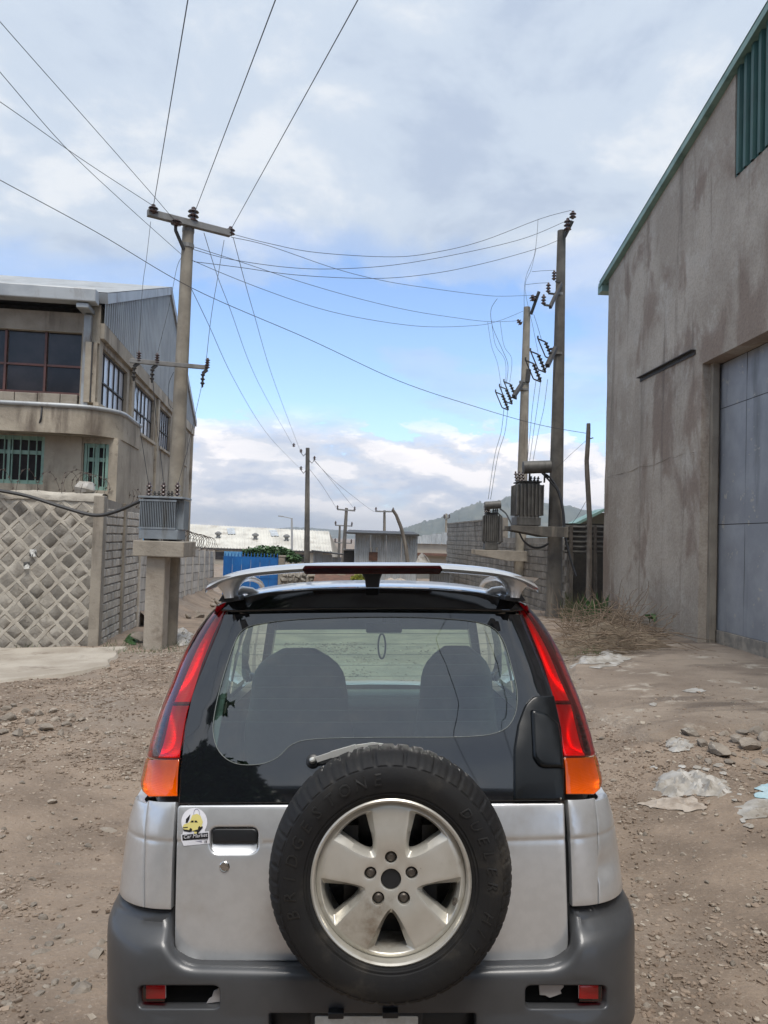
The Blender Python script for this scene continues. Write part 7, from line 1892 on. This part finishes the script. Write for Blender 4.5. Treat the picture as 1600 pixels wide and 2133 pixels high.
for px, py in ((740,1206), (748,1202), (754,1208), (744,1212)): leaf_cloud(m, at(px, py, 28.5), (.2, .2, .14), 260, .05, px)
obj('foliage', m, K['yellowleaf'], sy, recalc=False)
obj('stem', MB().tube([Vector((at(746,1206,28.5).x, 28.5, -.9)), at(746, 1206, 28.5)], .03, 5), K['woodpole'], sy)
K['weed'] = M('weed', (.05,.07,.028), (.09,.08,.045), 5., .8)
# dark undergrowth and grass by the gap
m = MB()
for k in range(170):
    px = rs.uniform(1166, 1262); Y = rs.uniform(16.4, 19.); p = at(px, 1290, Y); p.z = gfine(p.x, p.y)
    d = Vector((rs.uniform(-.35,.35), rs.uniform(-.2,.2), 1)); L_ = rs.uniform(.15, .75); s = d.cross(Vector((0,1,0))).normalized()*rs.uniform(.006,.016)
    q = p + d*L_; h = p + d*L_*.55 + Vector((0,0,.03)); m.add([p - s, p + s, h + s*.8, q + Vector((rs.uniform(-.1,.1), 0, -.05)), h - s*.8], [(0,1,2,3,4)])
tag(obj('undergrowth', m, K['weed'], recalc=False), kind='stuff')
m = MB()
for k in range(500):
    px, py = rs.choice(((rs.gauss(20, 50), rs.uniform(1334, 1350)), (rs.uniform(215, 400), rs.uniform(1340, 1362)), (rs.uniform(1196, 1250), rs.uniform(1340, 1372)))); p = on_ground(px, py); p.z = gfine(p.x, p.y)
    d = Vector((rs.uniform(-.7,.7), rs.uniform(-.5,.2), 1)); L_ = rs.uniform(.04, .14); s = Vector((.004, 0, 0)); m.add([p - s, p + s, p + d*L_], [(0,1,2)])
tag(obj('grass_tufts', m, K['leafb'], recalc=False), kind='stuff')
# stones and rubbish at the pillar foot and along the walls
rock(290, 1338, 48, 'tan boulder lying against the foot of the transformer pillar', None, .45, 1.2)
crumple('dark green plastic rag beside the boulder at the pillar foot', [(262,1338), (270,1322), (284,1320), (290,1330), (280,1342)], K['leaf'], 'rag', None, .10, 21, 'plastic_rag', 10)
G6 = 'rubble stones along the foot of the panel wall'
for k in range(26):
    t = rs.uniform(3.6, 16); p = wl(rs.uniform(.1, 1.0), t, 0); s = rs.uniform(.06, .20)
    tag(inst('rock', rs.choice(ROCKS), None, (p.x, p.y, gfine(p.x, p.y) + s*.2), (rs.random(), rs.random(), rs.random()*6), (s*1.2, s, s*.8)), 'dusty rubble stone at the foot of the panel wall', 'rock', G6)
m = MB(); m.grid(lambda u, v: wl(.02 + .9*u, 3.7 + 15*v, 0) + Vector((0, 0, gz(*wl(.02 + .9*u, 3.7 + 15*v, 0).xy) + .34*(1-u)**1.5*(1 + .5*noise.noise(Vector((u*3, v*25, 1)))) - .02*u)), 8, 60)
tag(obj('earth_bank', m, K['dirt'], smooth=40), kind='structure')
crumple('dirty white bag caught on top of the stone wall', [(160,1012)]*1 + [(176,1004), (190,1012), (176,1018)], K['plastic'], 'bag', None, .02, 22, 'white_bag', 6) if False else None
p = at(174, 1024, 13.3); m = MB().lathe([(.05, -.02), (.15, .02), (.17, .10), (.11, .19), (.03, .22)], 12, (p.x, 13.3, WTOP + .03), (.2, 0, 1)); m.v = [v + Vector((.06*noise.noise(v*9), .05*noise.noise(v*9 + Vector((4,4,4))), .05*noise.noise(v*9 + Vector((8,1,4))))) for v in m.v]
tag(obj('white_bag', m, K['plastic'], smooth=30), 'dirty white bag stuck in the razor wire on top of the stone wall', 'bag')
p = wl(-.35, .2, WTOP + .0); tag(obj('blue_tarpaulin', MB().grid(lambda u, v: wl(-.5 + .4*u, 5.0 + 1.6*v, zq + .05 + .5*math.sin(PI*u)*math.sin(PI*v) + .06*noise.noise(Vector((u*6, v*6, 1)))), 12, 14), K['bluetarp'], smooth=30), 'bright blue tarpaulin bundle behind the razor wire on the panel wall', 'tarpaulin')

# ------------------------------------------------------------------ what stands behind the photographer (mirrored in the glass of the car)
def build_behind():
    y = -9.5; t = thing('rear_workshop', 'plain dark plastered workshop across the lane, mirrored in the rear window', 'building', (-2, y, 0))
    obj('wall', MB().box(-16, 5, y - 8, y, -.5, 8.8), K['plaster'], t)
    obj('roof', MB().box(-16.4, 5.4, y - 8.4, y + .4, 8.803, 8.95), K['sheet'], t)
    for k in range(5): obj('window', MB().box(-14 + 4*k, -12 + 4*k, y + .002, y + .05, 3.8, 5.6), K['darkglass'], t)
    obj('door', MB().box(-4, -.4, y + .002, y + .06, -.3, 3.2), K['gate'], t)
    tr = thing('leafy_tree', 'big dark leafy tree behind the photographer, mirrored at the window corner', 'tree', (-4.6, -5.5, 0))
    obj('trunk', MB().tube([(-4.6,-5.5,-.4), (-4.5,-5.4,2), (-4.3,-5.3,4), (-4.0,-5.2,6.2)], [.26,.2,.15,.07], 9).tube([(-4.45,-5.4,2.6), (-5.4,-5.0,4.6), (-5.8,-4.8,6)], [.12,.08,.03], 7).tube([(-4.4,-5.3,3.2), (-3.4,-5.0,4.8), (-2.9,-4.9,5.8)], [.11,.07,.03], 7), K['woodpole'], tr, smooth=60)
    m = MB()
    for c, rd, n in (((-4.3,-5.2,6.4), (1.9,1.6,1.4), 9000), ((-5.9,-4.9,5.6), (1.7,1.5,1.5), 6500), ((-3.3,-5.0,5.2), (1.3,1.4,1.3), 6000), ((-4.8,-5.3,4.2), (2.2,1.7,1.2), 8000)): leaf_cloud(m, c, rd, n, .15, n)
    obj('crown', m, K['leaf'], tr, recalc=False)
build_behind()
# ------------------------------------------------------------------ hazy air
def build_haze():
    m = bpy.data.materials.new('haze'); m.use_nodes = True; nt = m.node_tree; nt.nodes.clear()
    out = N(nt, 'ShaderNodeOutputMaterial'); v = N(nt, 'ShaderNodeVolumePrincipled'); v.inputs['Color'].default_value = (.93,.96,1,1); v.inputs['Density'].default_value = HAZE
    v.inputs['Anisotropy'].default_value = .3
    nt.links.new(v.outputs[0], out.inputs['Volume'])
    tag(obj('haze', MB().box(-4500, 4500, -900, 6500, -34, 150), m), kind='stuff')
HAZE = .00028
build_haze()
